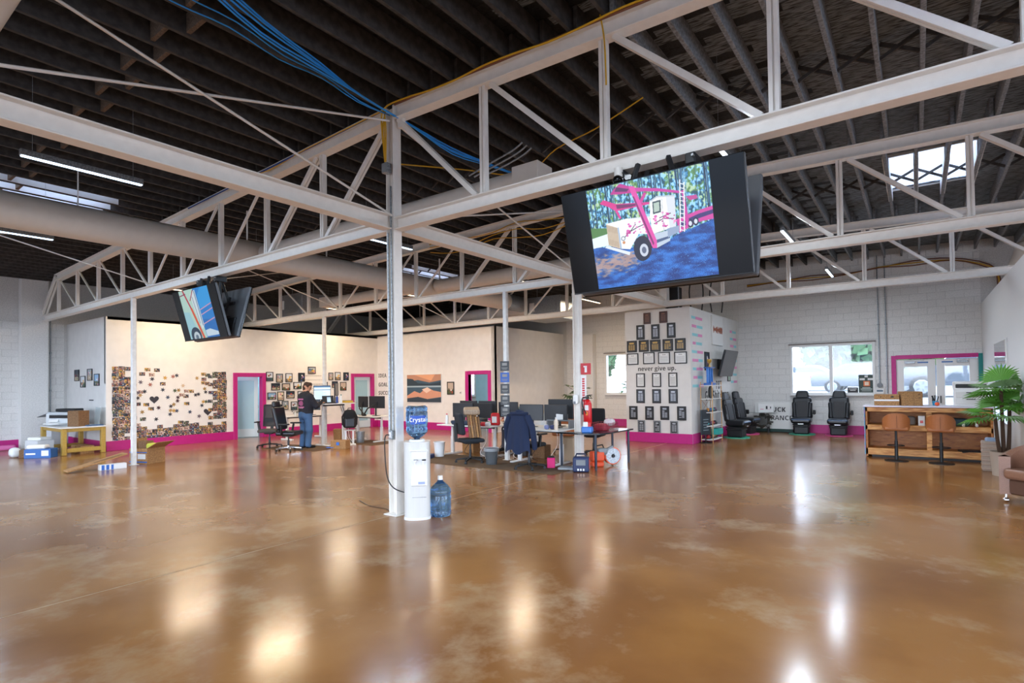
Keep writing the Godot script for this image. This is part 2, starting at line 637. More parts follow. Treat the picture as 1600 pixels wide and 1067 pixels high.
func wall_z(nm: String, z0: float, z1: float, x: float, th: float, h: float, openings: Array, m: Material, label: String) -> MeshInstance3D:
	var b := mb()
	var at := z0
	for o in openings:
		if o[0] > at: b.box(Vector3(x, h / 2, (at + o[0]) / 2), Vector3(th, h, o[0] - at))
		if o[2] > 0: b.box(Vector3(x, o[2] / 2, (o[0] + o[1]) / 2), Vector3(th, o[2], o[1] - o[0]))
		if o[3] < h: b.box(Vector3(x, (h + o[3]) / 2, (o[0] + o[1]) / 2), Vector3(th, h - o[3], o[1] - o[0]))
		at = o[1]
	if z1 > at: b.box(Vector3(x, h / 2, (at + z1) / 2), Vector3(th, h, z1 - at))
	return struct(nm, b, m, label)

func lay_blocks(wall: Node3D, along_x: bool, a0: float, a1: float, h: float, face: float, openings: Array, limit: int, prefer: bool) -> void:
	# painted concrete blocks, 0.4 x 0.2 m, standing 6 mm proud of the joints
	var spots := []
	var rows := int(h / 0.2)
	for r in rows:
		var off := 0.2 if r % 2 else 0.0
		var a := a0 - off
		while a < a1 - 0.02:
			var s := maxf(a, a0)
			var e := minf(a + 0.4, a1)
			a += 0.4
			if e - s < 0.06: continue
			var y := r * 0.2 + 0.1
			var cut := [[s, e]]
			for o in openings:
				if y + 0.09 > o[2] and y - 0.09 < o[3]:
					var nx := []
					for q in cut:
						if q[1] <= o[0] or q[0] >= o[1]:
							nx.append(q)
						else:
							if q[0] < o[0]: nx.append([q[0], o[0]])
							if q[1] > o[1]: nx.append([o[1], q[1]])
					cut = nx
			for q in cut:
				if q[1] - q[0] > 0.05: spots.append([(q[0] + q[1]) / 2, y, q[1] - q[0]])
	if prefer:
		spots.sort_custom(func(p, q): return absf(p[1] - 2.6) * 0.6 + absf(p[0] + 1.5) * 0.3 < absf(q[1] - 2.6) * 0.6 + absf(q[0] + 1.5) * 0.3)
	var rest := mb()
	var cache := {}
	for i in spots.size():
		var p = spots[i]
		var ctr := Vector3(p[0], p[1], face) if along_x else Vector3(face, p[1], p[0])
		var sz := Vector3(p[2] - 0.007, 0.193, 0.03) if along_x else Vector3(0.03, 0.193, p[2] - 0.007)
		if i < limit:
			var key := roundi(p[2] * 100)
			if not cache.has(key): cache[key] = mb().box(Vector3.ZERO, sz, 0.006).mesh()
			var o := put(wall, "block", cache[key], M.block if rng.randf() < 0.7 else M.block2)
			o.position = ctr
		else:
			rest.box(ctr, sz, 0.006)
	if rest.v.size():
		put(wall, "far_blocks", rest, M.block).set_meta("kind", "stuff")

func door_frame_z(nm: String, x: float, z0: float, z1: float, top: float, m: Material, label: String) -> void:
	# frame around an opening in a wall across x (outer z0..z1), facing +x
	var d := thing(nm, label, "")
	d.set_meta("kind", "structure")
	var w := 0.13
	put(d, "jamb", mb().box(Vector3(x, top / 2, z0 + w / 2), Vector3(0.2, top, w), 0.008), m)
	put(d, "jamb", mb().box(Vector3(x, top / 2, z1 - w / 2), Vector3(0.2, top, w), 0.008), m)
	put(d, "head", mb().box(Vector3(x, top - w / 2, (z0 + z1) / 2), Vector3(0.2, w, z1 - z0 - 2 * w), 0.008), m)

func build_walls() -> void:
	# ---- outer shell
	var wl := wall_z("wall_left", -19.3, 9.3, -20.75, 0.3, 5.3, [], M.mortar, "white painted concrete block wall at the far left")
	lay_blocks(wl, false, -5.36, -1.2, 3.8, -20.61, [], 300, false)
	put(wl, "pilaster", mb().box(Vector3(-20.47, 2.6, -4.62), Vector3(0.26, 5.2, 0.62), 0.01), M.block)
	var ops := [[-17.0, -16.1, 1.1, 2.5], [-9.62, -8.55, 1.18, 2.73], [-3.2, -0.96, 1.17, 2.72], [-0.47, 1.32, 0.0, 2.2]]
	var wb := wall_x("wall_back", -20.9, 8.3, -19.27, 0.3, 5.5, ops, M.mortar, "white painted concrete block wall with window and glass doors")
	lay_blocks(wb, true, -4.72, 1.42, 5.2, -19.131, ops, 300, true)
	lay_blocks(wb, true, -11.3, -4.72, 5.2, -19.131, ops, 0, false)
	put(wb, "pilaster", mb().box(Vector3(-10.3, 1.75, -18.98), Vector3(0.62, 3.5, 0.3), 0.01), M.block)
	# unseen walls at right and behind the camera, wide openings added for daylight
	wall_z("wall_right", -19.3, 9.3, 8.15, 0.3, 5.2, [[-12.5, -6.5, 0.0, 3.8], [-4.5, 3.5, 0.0, 3.8]], M.block, "white block wall with wide openings added for daylight, out of view at the right")
	wall_x("wall_front", -20.9, 8.3, 9.15, 0.3, 5.3, [[-19.0, -11.5, 0.0, 4.3], [-10.0, -2.5, 0.0, 4.3], [-1.0, 6.5, 0.0, 4.3]], M.block, "white block wall with wide openings added for daylight behind the viewer")
	# ---- offices
	wall_x("wall_office_side", -20.6, -17.45, -5.48, 0.12, 3.6, [], M.drywall_grey, "pale grey partition at the corner by the printer table")
	wall_z("wall_photo", -14.66, -5.42, -17.46, 0.12, 3.6, [[-14.28, -13.42, 0.0, 2.0], [-9.76, -8.92, 0.0, 2.0]], M.drywall, "cream partition wall carrying the photo collage")
	wall_x("wall_office_front", -17.4, -11.45, -14.66, 0.12, 3.6, [[-12.61, -11.73, 0.0, 1.98]], M.drywall, "white partition wall with the sunset canvas")
	wall_z("wall_office_end", -19.12, -14.6, -11.51, 0.12, 3.6, [], M.drywall_grey, "grey white partition behind the middle desks")
	var lid := mb().box(Vector3(-19.0, 3.56, -12.3), Vector3(3.2, 0.08, 13.7)).box(Vector3(-14.45, 3.56, -16.9), Vector3(5.9, 0.08, 4.4))
	struct("ceiling_office", lid, M.drywall_grey, "flat lids over the office rooms")
	# rooms behind the doors
	var rm := mb()
	rm.box(Vector3(-19.0, 1.8, -8.3), Vector3(3.1, 3.6, 0.1)).box(Vector3(-19.0, 1.8, -10.8), Vector3(3.1, 3.6, 0.1))
	rm.box(Vector3(-20.5, 1.8, -9.55), Vector3(0.1, 3.6, 2.5)).box(Vector3(-19.0, 1.8, -12.4), Vector3(3.1, 3.6, 0.1))
	struct("wall_office_rooms", rm, M.drywall_blue, "pale blue walls of the small rooms behind the doors")
	for L in [[Vector3(-19.0, 3.44, -9.5), "added ceiling panel that brightens the first small office"], [Vector3(-19.0, 3.44, -13.6), "added ceiling panel that brightens the second small office"], [Vector3(-14.3, 3.44, -16.8), "added ceiling panel that brightens the large office"]]:
		var t := thing("added_panel_lamp", L[1], "lamp", L[0])  # lamp added to brighten the room behind the door
		put(t, "frame", mb().box(Vector3(0, 0.02, 0), Vector3(1.24, 0.04, 0.64), 0.006), M.white)
		put(t, "diffuser", mb().box(Vector3(0, -0.004, 0), Vector3(1.18, 0.01, 0.58)), emis(Color(0.9, 0.96, 1.0), 2.0))
		area_light(t, Vector3(0, -0.02, 0), Vector2(1.1, 0.5), Color(0.85, 0.94, 1.0), 4.5)
	# ---- award box
	var bx := mb()
	bx.box(Vector3(-5.665, 1.8, -14.42), Vector3(1.83, 3.6, 0.12)).box(Vector3(-4.81, 1.8, -16.8), Vector3(0.12, 3.6, 4.64)).box(Vector3(-6.52, 1.8, -16.8), Vector3(0.12, 3.6, 4.64)).box(Vector3(-5.665, 3.57, -16.8), Vector3(1.6, 0.06, 4.6))
	struct("wall_award", bx, M.drywall_grey, "free-standing partition box that carries the award plaques")
	# ---- right partition
	wall_z("wall_reception", -19.12, -11.4, 1.48, 0.12, 3.6, [], M.white, "smooth white partition at the right edge")
	# ---- pink skirtings
	var sk := mb()
	sk.box(Vector3(-20.56, 0.13, -2.5), Vector3(0.04, 0.26, 5.6), 0.004)
	struct("baseboard_left", sk, M.pink, "tall pink baseboard")
	sk = mb().box(Vector3(-17.385, 0.13, -7.16), Vector3(0.04, 0.26, 3.48), 0.004).box(Vector3(-17.385, 0.13, -11.6), Vector3(0.04, 0.26, 3.42), 0.004).box(Vector3(-17.385, 0.13, -14.48), Vector3(0.04, 0.26, 0.2), 0.004).box(Vector3(-19.0, 0.13, -5.4), Vector3(3.1, 0.26, 0.04), 0.004)
	struct("baseboard_photo", sk, M.pink, "tall pink baseboard under the collage")
	sk = mb().box(Vector3(-15.06, 0.13, -14.585), Vector3(4.62, 0.26, 0.04), 0.004)
	struct("baseboard_office", sk, M.pink, "tall pink baseboard of the office front")
	sk = mb().box(Vector3(-8.7, 0.13, -19.075), Vector3(5.3, 0.26, 0.04), 0.004).box(Vector3(-2.15, 0.13, -19.075), Vector3(3.2, 0.26, 0.04), 0.004)
	struct("baseboard_back", sk, M.pink, "tall pink baseboard below the window")
	struct("trim_1", mb().box(Vector3(-4.25, 0.07, -19.07), Vector3(1.0, 0.14, 0.05), 0.004), mat(hx("123c34"), 0.5), "dark green skirting behind the low table")
	sk = mb().box(Vector3(-5.665, 0.13, -14.345), Vector3(1.87, 0.26, 0.03), 0.004).box(Vector3(-4.735, 0.13, -16.75), Vector3(0.03, 0.26, 4.64), 0.004)
	struct("baseboard_award", sk, M.pink, "tall pink baseboard around the award box")
	# ---- door frames and leaves
	door_frame_z("door_1", -17.46, -9.88, -8.80, 2.11, M.pink, "pink door frame beside the photo collage")
	door_frame_z("door_2", -17.46, -14.40, -13.30, 2.11, M.pink, "pink door frame near the inner corner")
	var d3 := thing("door_3", "pink door frame in the white partition", "")
	d3.set_meta("kind", "structure")
	for x in [-12.675, -11.665]: put(d3, "jamb", mb().box(Vector3(x, 1.05, -14.66), Vector3(0.13, 2.1, 0.2), 0.008), M.pink)
	put(d3, "head", mb().box(Vector3(-12.17, 2.04, -14.66), Vector3(0.88, 0.13, 0.2), 0.008), M.pink)
	door_leaf(Vector3(-17.58, 0, -9.72), -2.15, "pale glazed door standing ajar behind the first pink frame")
	door_leaf(Vector3(-17.48, 0, -14.26), -PI / 2, "pale blue glazed door closed in the second pink frame")
	# ---- back window, entrance doors, side window
	window_x("window_1", -3.2, -0.96, 1.17, 2.72, -19.16, 1, "white framed window of two wide panes above the driver seats")
	window_x("window_3", -17.0, -16.1, 1.1, 2.5, -19.16, 0, "bright window seen through the third door")
	struct("wall_office_back", mb().box(Vector3(-13.85, 1.75, -19.09), Vector3(4.4, 3.5, 0.04)), M.drywall_blue, "pale blue back wall of the large office")
	window_x("window_2", -9.62, -8.55, 1.18, 2.73, -19.16, 0, "tall white framed window beside the award box")
	var fr := thing("door_4", "magenta frame around the white glass entrance doors", "")
	fr.set_meta("kind", "structure")
	put(fr, "jamb", mb().box(Vector3(-0.52, 1.14, -19.08), Vector3(0.11, 2.28, 0.08), 0.006), M.pink)
	put(fr, "jamb", mb().box(Vector3(1.375, 1.14, -19.08), Vector3(0.09, 2.28, 0.08), 0.006), M.teal, "teal right jamb")
	put(fr, "head", mb().box(Vector3(0.43, 2.235, -19.08), Vector3(1.8, 0.11, 0.08), 0.006), M.pink)
	for s in [[-0.47, 0.42], [0.44, 1.32]]:
		var cx: float = (s[0] + s[1]) / 2
		var w: float = s[1] - s[0]
		var dr := put(fr, "door_leaf", mb().box(Vector3(s[0] + 0.09, 1.08, -19.14), Vector3(0.18, 2.16, 0.06), 0.006).box(Vector3(s[1] - 0.09, 1.08, -19.14), Vector3(0.18, 2.16, 0.06), 0.006).box(Vector3(cx, 2.06, -19.14), Vector3(w - 0.36, 0.2, 0.06), 0.006).box(Vector3(cx, 0.2, -19.14), Vector3(w - 0.36, 0.4, 0.06), 0.006), M.white)
		put(dr, "pane", mb().box(Vector3(cx, 1.18, -19.14), Vector3(w - 0.36, 1.56, 0.01)), M.pane)
		put(dr, "closer", mb().box(Vector3(cx - 0.12 if cx < 0.4 else cx + 0.12, 2.08, -19.08), Vector3(0.24, 0.06, 0.06), 0.006).bar(Vector3(cx, 2.11, -19.06), Vector3(cx + 0.2, 2.13, -19.0), 0.02, 0.01), M.galv)
		put(dr, "sticker", mb().box(Vector3(cx + (0.17 if cx < 0.4 else -0.2), 2.075, -19.106), Vector3(0.24, 0.035, 0.004)), mat(hx("3f74b5"), 0.5), "blue strip sticker")
		put(dr, "handle", mb().tube([Vector3(0.43 + (cx - 0.43) * 0.2, 0.95, -19.06), Vector3(0.43 + (cx - 0.43) * 0.2, 1.15, -19.06)], 0.014), M.steel_dark)

func door_leaf(at: Vector3, turn: float, label: String) -> void:
	var d := thing("office_door", label, "door", at, turn)
	var w := 0.82
	put(d, "stile_frame", mb().box(Vector3(0.06, 1.0, 0), Vector3(0.12, 1.96, 0.045), 0.004).box(Vector3(w - 0.06, 1.0, 0), Vector3(0.12, 1.96, 0.045), 0.004).box(Vector3(w / 2, 1.92, 0), Vector3(w - 0.24, 0.12, 0.045), 0.004).box(Vector3(w / 2, 0.15, 0), Vector3(w - 0.24, 0.26, 0.045), 0.004), mat(hx("d5e8ee"), 0.4))
	put(d, "glass_panel", mb().box(Vector3(w / 2, 1.07, 0), Vector3(w - 0.24, 1.58, 0.012)), mat(hx("a5ccd8"), 0.25))
	var hd := put(d, "handle", mb().box(Vector3(w - 0.06, 0.98, 0.026), Vector3(0.04, 0.14, 0.008), 0.003).tube([Vector3(w - 0.06, 1.0, 0.03), Vector3(w - 0.06, 1.0, 0.07), Vector3(w - 0.17, 1.0, 0.07)], 0.01), M.chrome)
	put(d, "handle", mb().box(Vector3(w - 0.06, 0.98, -0.026), Vector3(0.04, 0.14, 0.008), 0.003).tube([Vector3(w - 0.06, 1.0, -0.03), Vector3(w - 0.06, 1.0, -0.07), Vector3(w - 0.17, 1.0, -0.07)], 0.01), M.chrome)
	for y in [0.25, 1.0, 1.75]: put(d, "hinge", mb().cyl(Vector3(0, y - 0.05, 0.02), Vector3(0, y + 0.05, 0.02), 0.012), M.chrome)

func window_x(nm: String, x0: float, x1: float, y0: float, y1: float, z: float, mullions: int, label: String) -> void:
	var w := thing(nm, label, "")
	w.set_meta("kind", "structure")
	var cx := (x0 + x1) / 2
	var cy := (y0 + y1) / 2
	var t := 0.07
	put(w, "window_frame", mb().box(Vector3(x0 + t / 2, cy, z), Vector3(t, y1 - y0, 0.12), 0.006).box(Vector3(x1 - t / 2, cy, z), Vector3(t, y1 - y0, 0.12), 0.006).box(Vector3(cx, y1 - t / 2, z), Vector3(x1 - x0 - 2 * t, t, 0.12), 0.006).box(Vector3(cx, y0 + t / 2, z), Vector3(x1 - x0 - 2 * t, t, 0.12), 0.006), M.white)
	put(w, "window_sill", mb().box(Vector3(cx, y0 - 0.012, z + 0.05), Vector3(x1 - x0 + 0.04, 0.03, 0.16), 0.005), M.white)
	put(w, "lintel", mb().box(Vector3(cx, y1 + 0.015, z + 0.07), Vector3(x1 - x0 + 0.06, 0.03, 0.05), 0.004), mat(hx("7d6f66"), 0.6), "brown steel lintel edge")
	var n := mullions + 1
	var span := (x1 - x0 - 2 * t) / n
	for i in n:
		put(w, "pane", mb().box(Vector3(x0 + t + span * (i + 0.5), cy, z), Vector3(span, y1 - y0 - 2 * t, 0.012)), M.pane)
		if i > 0: put(w, "mullion", mb().box(Vector3(x0 + t + span * i, cy, z), Vector3(0.09, y1 - y0 - 2 * t, 0.1), 0.006), M.white)

const SKYLIGHTS := [[-13.0, -11.7, -3.9, -1.9], [-13.0, -11.7, -13.3, -11.3], [-0.35, 0.95, -13.1, -11.1], [-0.35, 0.95, -3.9, -1.9], [4.4, 5.7, -8.4, -6.4], [-13.0, -11.7, 4.6, 6.6], [-0.35, 0.95, 4.6, 6.6]]

func build_roof() -> void:
	var ce := Node3D.new()
	ce.name = "ceiling"
	add_child(ce)
	tag(ce, "black painted open timber roof with joists and board deck", "", "", "structure")
	# roof skin above the boards, with the skylight holes
	var skin := mb()
	var xs := [-20.9, XC, 8.3]
	for hf in 2:
		var x0: float = xs[hf]
		var x1: float = xs[hf + 1]
		var zc := [9.3, -19.4]
		var cuts := [[x0, x1]]
		# split the half by z bands given by skylights
		var zz := [9.3, -19.4]
		for s in SKYLIGHTS:
			zz.append(s[2]); zz.append(s[3])
		zz.sort()
		for i in zz.size() - 1:
			if zz[i + 1] - zz[i] < 0.001: continue
			var zm: float = (zz[i] + zz[i + 1]) / 2
			for seg in free_x(x0, x1, zm):
				roof_slab(skin, seg[0], seg[1], zz[i], zz[i + 1], 0.275, 0.08)
	put(ce, "roof_skin", skin, M.membrane)
	# deck boards, running across the joists
	var z := 0.6
	var k := 0
	while z > -19.1:
		for hf in 2:
			var segs := free_x(xs[hf], xs[hf + 1], z - 0.07)
			# right boards: weathered, daylight also put into their paler colour; starts staggered by joist
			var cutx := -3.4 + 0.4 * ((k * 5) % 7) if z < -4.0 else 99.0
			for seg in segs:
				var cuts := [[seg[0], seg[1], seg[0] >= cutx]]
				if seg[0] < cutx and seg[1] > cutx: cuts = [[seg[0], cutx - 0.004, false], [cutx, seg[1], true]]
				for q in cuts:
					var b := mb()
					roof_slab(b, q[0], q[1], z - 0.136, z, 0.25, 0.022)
					put(ce, "deck_board", b, M.deck_worn_daylit if q[2] else M.deck if (k * 7 + hf * 3) % 5 < 3 else M.deck2)
		z -= 0.142
		k += 1
	# joists, one bay at a time, resting on the top chords
	for bay in 4:
		var za: float = TZ[bay] + 0.06
		var zb: float = (TZ[bay + 1] if bay < 3 else -19.12) - 0.06
		var x := -20.3
		var i := 0
		while x < 7.8:
			var xx := x + (0.03 if bay % 2 else -0.03)
			var y := yt(xx)
			var b := mb()
			b.box(Vector3(xx, y + 0.125, (za + zb) / 2), Vector3(0.046, 0.248, za - zb), 0.004)
			put(ce, "joist", b, M.joist_daylit if xx > -2.6 and bay > 0 else M.joist)
			var zm := (za + zb) / 2
			var x2 := xx + 0.4
			if x2 < 7.8:
				if bay == 0:
					put(ce, "blocking", mb().box(Vector3(xx + 0.2, yt(xx + 0.2) + 0.12, zm + (0.09 if i % 2 else -0.09)), Vector3(0.354, 0.2, 0.045), 0.003), M.blocking)
				else:
					var dz := 0.02
					put(ce, "bridging", mb().bar(Vector3(xx + 0.024, yt(xx) + 0.03, zm + dz), Vector3(x2 - 0.024, yt(x2) + 0.22, zm + dz), 0.028, 0.04), M.joist)
					put(ce, "bridging", mb().bar(Vector3(xx + 0.024, yt(xx) + 0.22, zm - dz), Vector3(x2 - 0.024, yt(x2) + 0.03, zm - dz), 0.028, 0.04), M.joist)
			x += 0.4
			i += 1
	# skylights: curb and pane
	var idx := 0
	for s in SKYLIGHTS:
		var sl := Node3D.new()
		sl.name = numbered("skylight")
		add_child(sl)
		tag(sl, "bright roof skylight over the joists", "", "", "structure")
		var y := yt((s[0] + s[1]) / 2)
		var cx: float = (s[0] + s[1]) / 2
		var cz: float = (s[2] + s[3]) / 2
		var w: float = s[1] - s[0]
		var l: float = s[3] - s[2]
		put(sl, "curb", mb().box(Vector3(s[0] - 0.02, y + 0.38, cz), Vector3(0.04, 0.3, l + 0.08)).box(Vector3(s[1] + 0.02, y + 0.38, cz), Vector3(0.04, 0.3, l + 0.08)).box(Vector3(cx, y + 0.38, s[2] - 0.02), Vector3(w, 0.3, 0.04)).box(Vector3(cx, y + 0.38, s[3] + 0.02), Vector3(w, 0.3, 0.04)), M.white)
		put(sl, "pane", mb().box(Vector3(cx, y + 0.275, cz), Vector3(w, 0.006, l)), M.fibreglass)
		# white boards added on the joist sides, standing in for skylight falling there
		var x := -20.3
		while x < 7.8:
			for dz in 2:
				var xx := x + (0.03 if dz else -0.03)
				var zlo: float = s[2]
				var inbay := int(floor((0.08 - cz) / 4.76)) % 2
				if dz != inbay or xx < s[0] - 0.1 or xx > s[1] + 0.1 or cz > 0.0: continue
				for sd in [-1, 1]: put(sl, "lit_joist_side", mb().box(Vector3(xx + sd * 0.03, yt(xx) + 0.132, cz), Vector3(0.01, 0.23, l)), M.white)
			x += 0.4
		idx += 1

func free_x(x0: float, x1: float, z: float) -> Array:
	var cut := [[x0, x1]]
	for s in SKYLIGHTS:
		if z > s[2] and z < s[3]:
			var nx := []
			for q in cut:
				if q[1] <= s[0] or q[0] >= s[1]: nx.append(q)
				else:
					if q[0] < s[0]: nx.append([q[0], s[0]])
					if q[1] > s[1]: nx.append([s[1], q[1]])
			cut = nx
	return cut

func roof_slab(b: MB, x0: float, x1: float, z0: float, z1: float, up: float, th: float) -> void:
	# sloping board between x0 and x1, bottom face at yt + up
	var a := yt(x0) + up
	var d := yt(x1) + up
	var za := minf(z0, z1)
	var zb := maxf(z0, z1)
	var p := [Vector3(x0, a, za), Vector3(x1, d, za), Vector3(x1, d, zb), Vector3(x0, a, zb), Vector3(x0, a + th, za), Vector3(x1, d + th, za), Vector3(x1, d + th, zb), Vector3(x0, a + th, zb)]
	b.quad(p[0], p[1], p[2], p[3])
	b.quad(p[4], p[7], p[6], p[5])
	b.quad(p[3], p[2], p[6], p[7])
	b.quad(p[1], p[0], p[4], p[5])
	b.quad(p[0], p[3], p[7], p[4])
	b.quad(p[2], p[1], p[5], p[6])

# I-section lying along a line from a to b
func ibeam(a: Vector3, b: Vector3, h: float, w: float) -> MB:
	var m := mb()
	var d := (b - a).normalized()
	var up := Vector3.UP
	var x := up.cross(d).normalized()
	var y := d.cross(x)
	var tf := 0.016
	m.bar(a + y * (h - tf / 2), b + y * (h - tf / 2), w, tf, 0.003)
	m.bar(a + y * tf / 2, b + y * tf / 2, w, tf, 0.003)
	m.bar(a + y * h / 2, b + y * h / 2, 0.014, h - 2 * tf)
	return m

func build_trusses() -> void:
	var names := ["over the viewer", "that carries the big screens", "in the middle of the hall", "along the award box"]
	for i in 4:
		var z: float = TZ[i]
		for side in 2:
			var xa := XC - 0.083 if side == 0 else XC + 0.083
			var xe := -20.55 if side == 0 else 7.9
			var dirx := -1.0 if side == 0 else 1.0
			var t := thing("roof_truss", "white steel roof truss %s, %s span of it" % [names[i], "left" if side == 0 else "right"], "truss", Vector3(0, 0, z), 0.0, "white steel roof trusses")
			var xtop := XC + dirx * DX * 9.1 if side == 0 else xe
			put(t, "bottom_chord", ibeam(Vector3(xa, 3.645, 0), Vector3(xe, 3.645, 0), 0.16, 0.15), M.steel)
			put(t, "top_chord", ibeam(Vector3(xa, yt(xa) - 0.18, 0), Vector3(xtop, yt(xtop) - 0.18, 0), 0.18, 0.15), M.steel)
			var n := 9 if side == 0 else 8
			for k in range(1, n + 1):
				var x := XC + dirx * DX * k
				var top := yt(x) - 0.18
				var v := mb()
				for s in [-1, 1]: v.box(Vector3(x + s * 0.024, (3.8 + top) / 2, 0), Vector3(0.034, top - 3.8, 0.07), 0.003)
				v.box(Vector3(x, (3.8 + top) / 2, 0), Vector3(0.02, top - 3.85, 0.024))
				put(t, "vertical", v, M.steel)
				# diagonals rise towards the column up to the middle post, then away from it
				var flip := side == 0 and k > 5
				var xp := XC + dirx * DX * (k - 1)
				var lo := x if not flip else xp
				var hi := xp if not flip else x
				var A := Vector3(lo + (0.1 if hi > lo else -0.1), 3.81, 0)
				var B := Vector3(hi + (-0.12 if hi > lo else 0.12), yt(hi) - 0.19, 0)
				var dg := mb()
				var off := 0.022 if k < 3 or side == 1 else 0.0
				if off > 0.0:
					for s in [-1, 1]: dg.bar(A + Vector3(0, 0, s * 0.024), B + Vector3(0, 0, s * 0.024), 0.036, 0.058, 0.003)
				else:
					dg.bar(A, B, 0.035, 0.045, 0.003)
				put(t, "diagonal", dg, M.steel)
			if side == 0:
				var v := mb()
				for s in [-1, 1]: v.bar(Vector3(xtop - 0.02, yt(xtop) - 0.05, s * 0.035), Vector3(xe + 0.1, 3.8, s * 0.035), 0.05, 0.1, 0.003)
				put(t, "end_strut", v, M.steel)
	# columns: wide-flange posts with the flanges facing along x
	var cn := ["white steel column beside the water cooler", "white steel column with the fire extinguisher", "white steel column behind the award box front", "white steel column above the viewer"]
	var zs := [TZ[1], TZ[2], TZ[3] , TZ[0]]
	for i in 3:
		var t := thing("steel_column", cn[i], "column", Vector3(XC, 0, zs[i]), 0.0, "white steel columns")
		var top := yt(XC)
		if i == 2:
			put(t, "shaft", mb().box(Vector3(0, 4.5, 0), Vector3(0.2, 1.7, 0.2), 0.004), M.steel)
			continue
		put(t, "flange", mb().box(Vector3(0.066, top / 2, 0), Vector3(0.012, top, 0.135), 0.003), M.steel)
		put(t, "flange", mb().box(Vector3(-0.066, top / 2, 0), Vector3(0.012, top, 0.135), 0.003), M.steel)
		put(t, "web", mb().box(Vector3(0, top / 2, 0), Vector3(0.122, top, 0.01)), M.steel)
		put(t, "base_plate", mb().box(Vector3(0, 0.006, 0), Vector3(0.24, 0.012, 0.24), 0.003), M.steel)
		put(t, "gusset", mb().box(Vector3(-0.16, yt(XC) - 0.22, 0), Vector3(0.1, 0.16, 0.05), 0.004).box(Vector3(0.16, yt(XC) - 0.22, 0), Vector3(0.1, 0.16, 0.05), 0.004), M.steel)
	# beams between the columns
	var bl := ["beam from the cooler column towards the viewer", "beam between the cooler column and the extinguisher column", "beam between the extinguisher column and the award box"]
	for i in 3:
		solo("tie_beam", ibeam(Vector3(XC, 3.645, TZ[i] - 0.11), Vector3(XC, 3.645, TZ[i + 1] + 0.11), 0.19, 0.16), M.steel, "white steel tie " + bl[i], "beam", Vector3.ZERO, 0.0, "white tie beams")
	# thin posts that prop the trusses
	for p in [[-13.75, TZ[1], "slim white prop post standing by the photo collage"], [-13.69, TZ[2], "slim white prop post among the left desks"], [-7.17, TZ[2], "slim grey prop post carrying a stack of small signs"]]:
		var t := thing("prop_post", p[2], "post", Vector3(p[0], 0, p[1] + 0.05), 0.0, "slim prop posts")
		put(t, "shaft", mb().box(Vector3(0, 1.82, 0), Vector3(0.09, 3.64, 0.09), 0.01), M.steel_white)
		put(t, "foot_plate", mb().box(Vector3(0, 0.005, 0), Vector3(0.16, 0.01, 0.16), 0.003), M.steel_white)
	# crossed bracing rods between the trusses on the column line
	var bays := ["over the entrance side of the hall", "between the cooler column and the next", "above the award box"]
	for i in 3:
		var z0: float = TZ[i] - 0.08
		var z1: float = TZ[i + 1] + 0.08
		for s in 2:
			var a := Vector3(XC + 0.02 + s * 0.03, 5.03 if s else 3.83, z0)
			var b := Vector3(XC + 0.02 + s * 0.03, 3.83 if s else 5.06, z1)
			solo("brace_rod", mb().tube([a, b], 0.014, 6), M.steel, "thin white brace rod %s, %s" % [bays[i], "falling away" if s else "rising away"], "rod", Vector3.ZERO, 0.0, "crossed brace rods")
	# rods on the left half of the hall
	for q in [[Vector3(-12.95, 3.82, -4.95), Vector3(-12.95, 4.9, -0.2), "thin white brace rod at the left edge, rising towards the viewer"], [Vector3(-13.1, 5.0, -4.75), Vector3(-13.1, 3.9, -0.2), "thin white brace rod at the left edge, falling towards the viewer"],
			[Vector3(-13.0, 5.0, -4.95), Vector3(-13.0, 3.83, -9.5), "thin white brace rod between left truss spans, falling away"], [Vector3(-13.05, 3.83, -4.95), Vector3(-13.05, 5.0, -9.5), "thin white brace rod between left truss spans, rising away"],
			[Vector3(-13.0, 5.0, -9.7), Vector3(-13.0, 3.83, -14.3), "thin white brace rod in the far left bay, falling away"]]:
		solo("brace_rod", mb().tube([q[0], q[1]], 0.012, 6), M.steel, q[2], "rod", Vector3.ZERO, 0.0, "crossed brace rods")

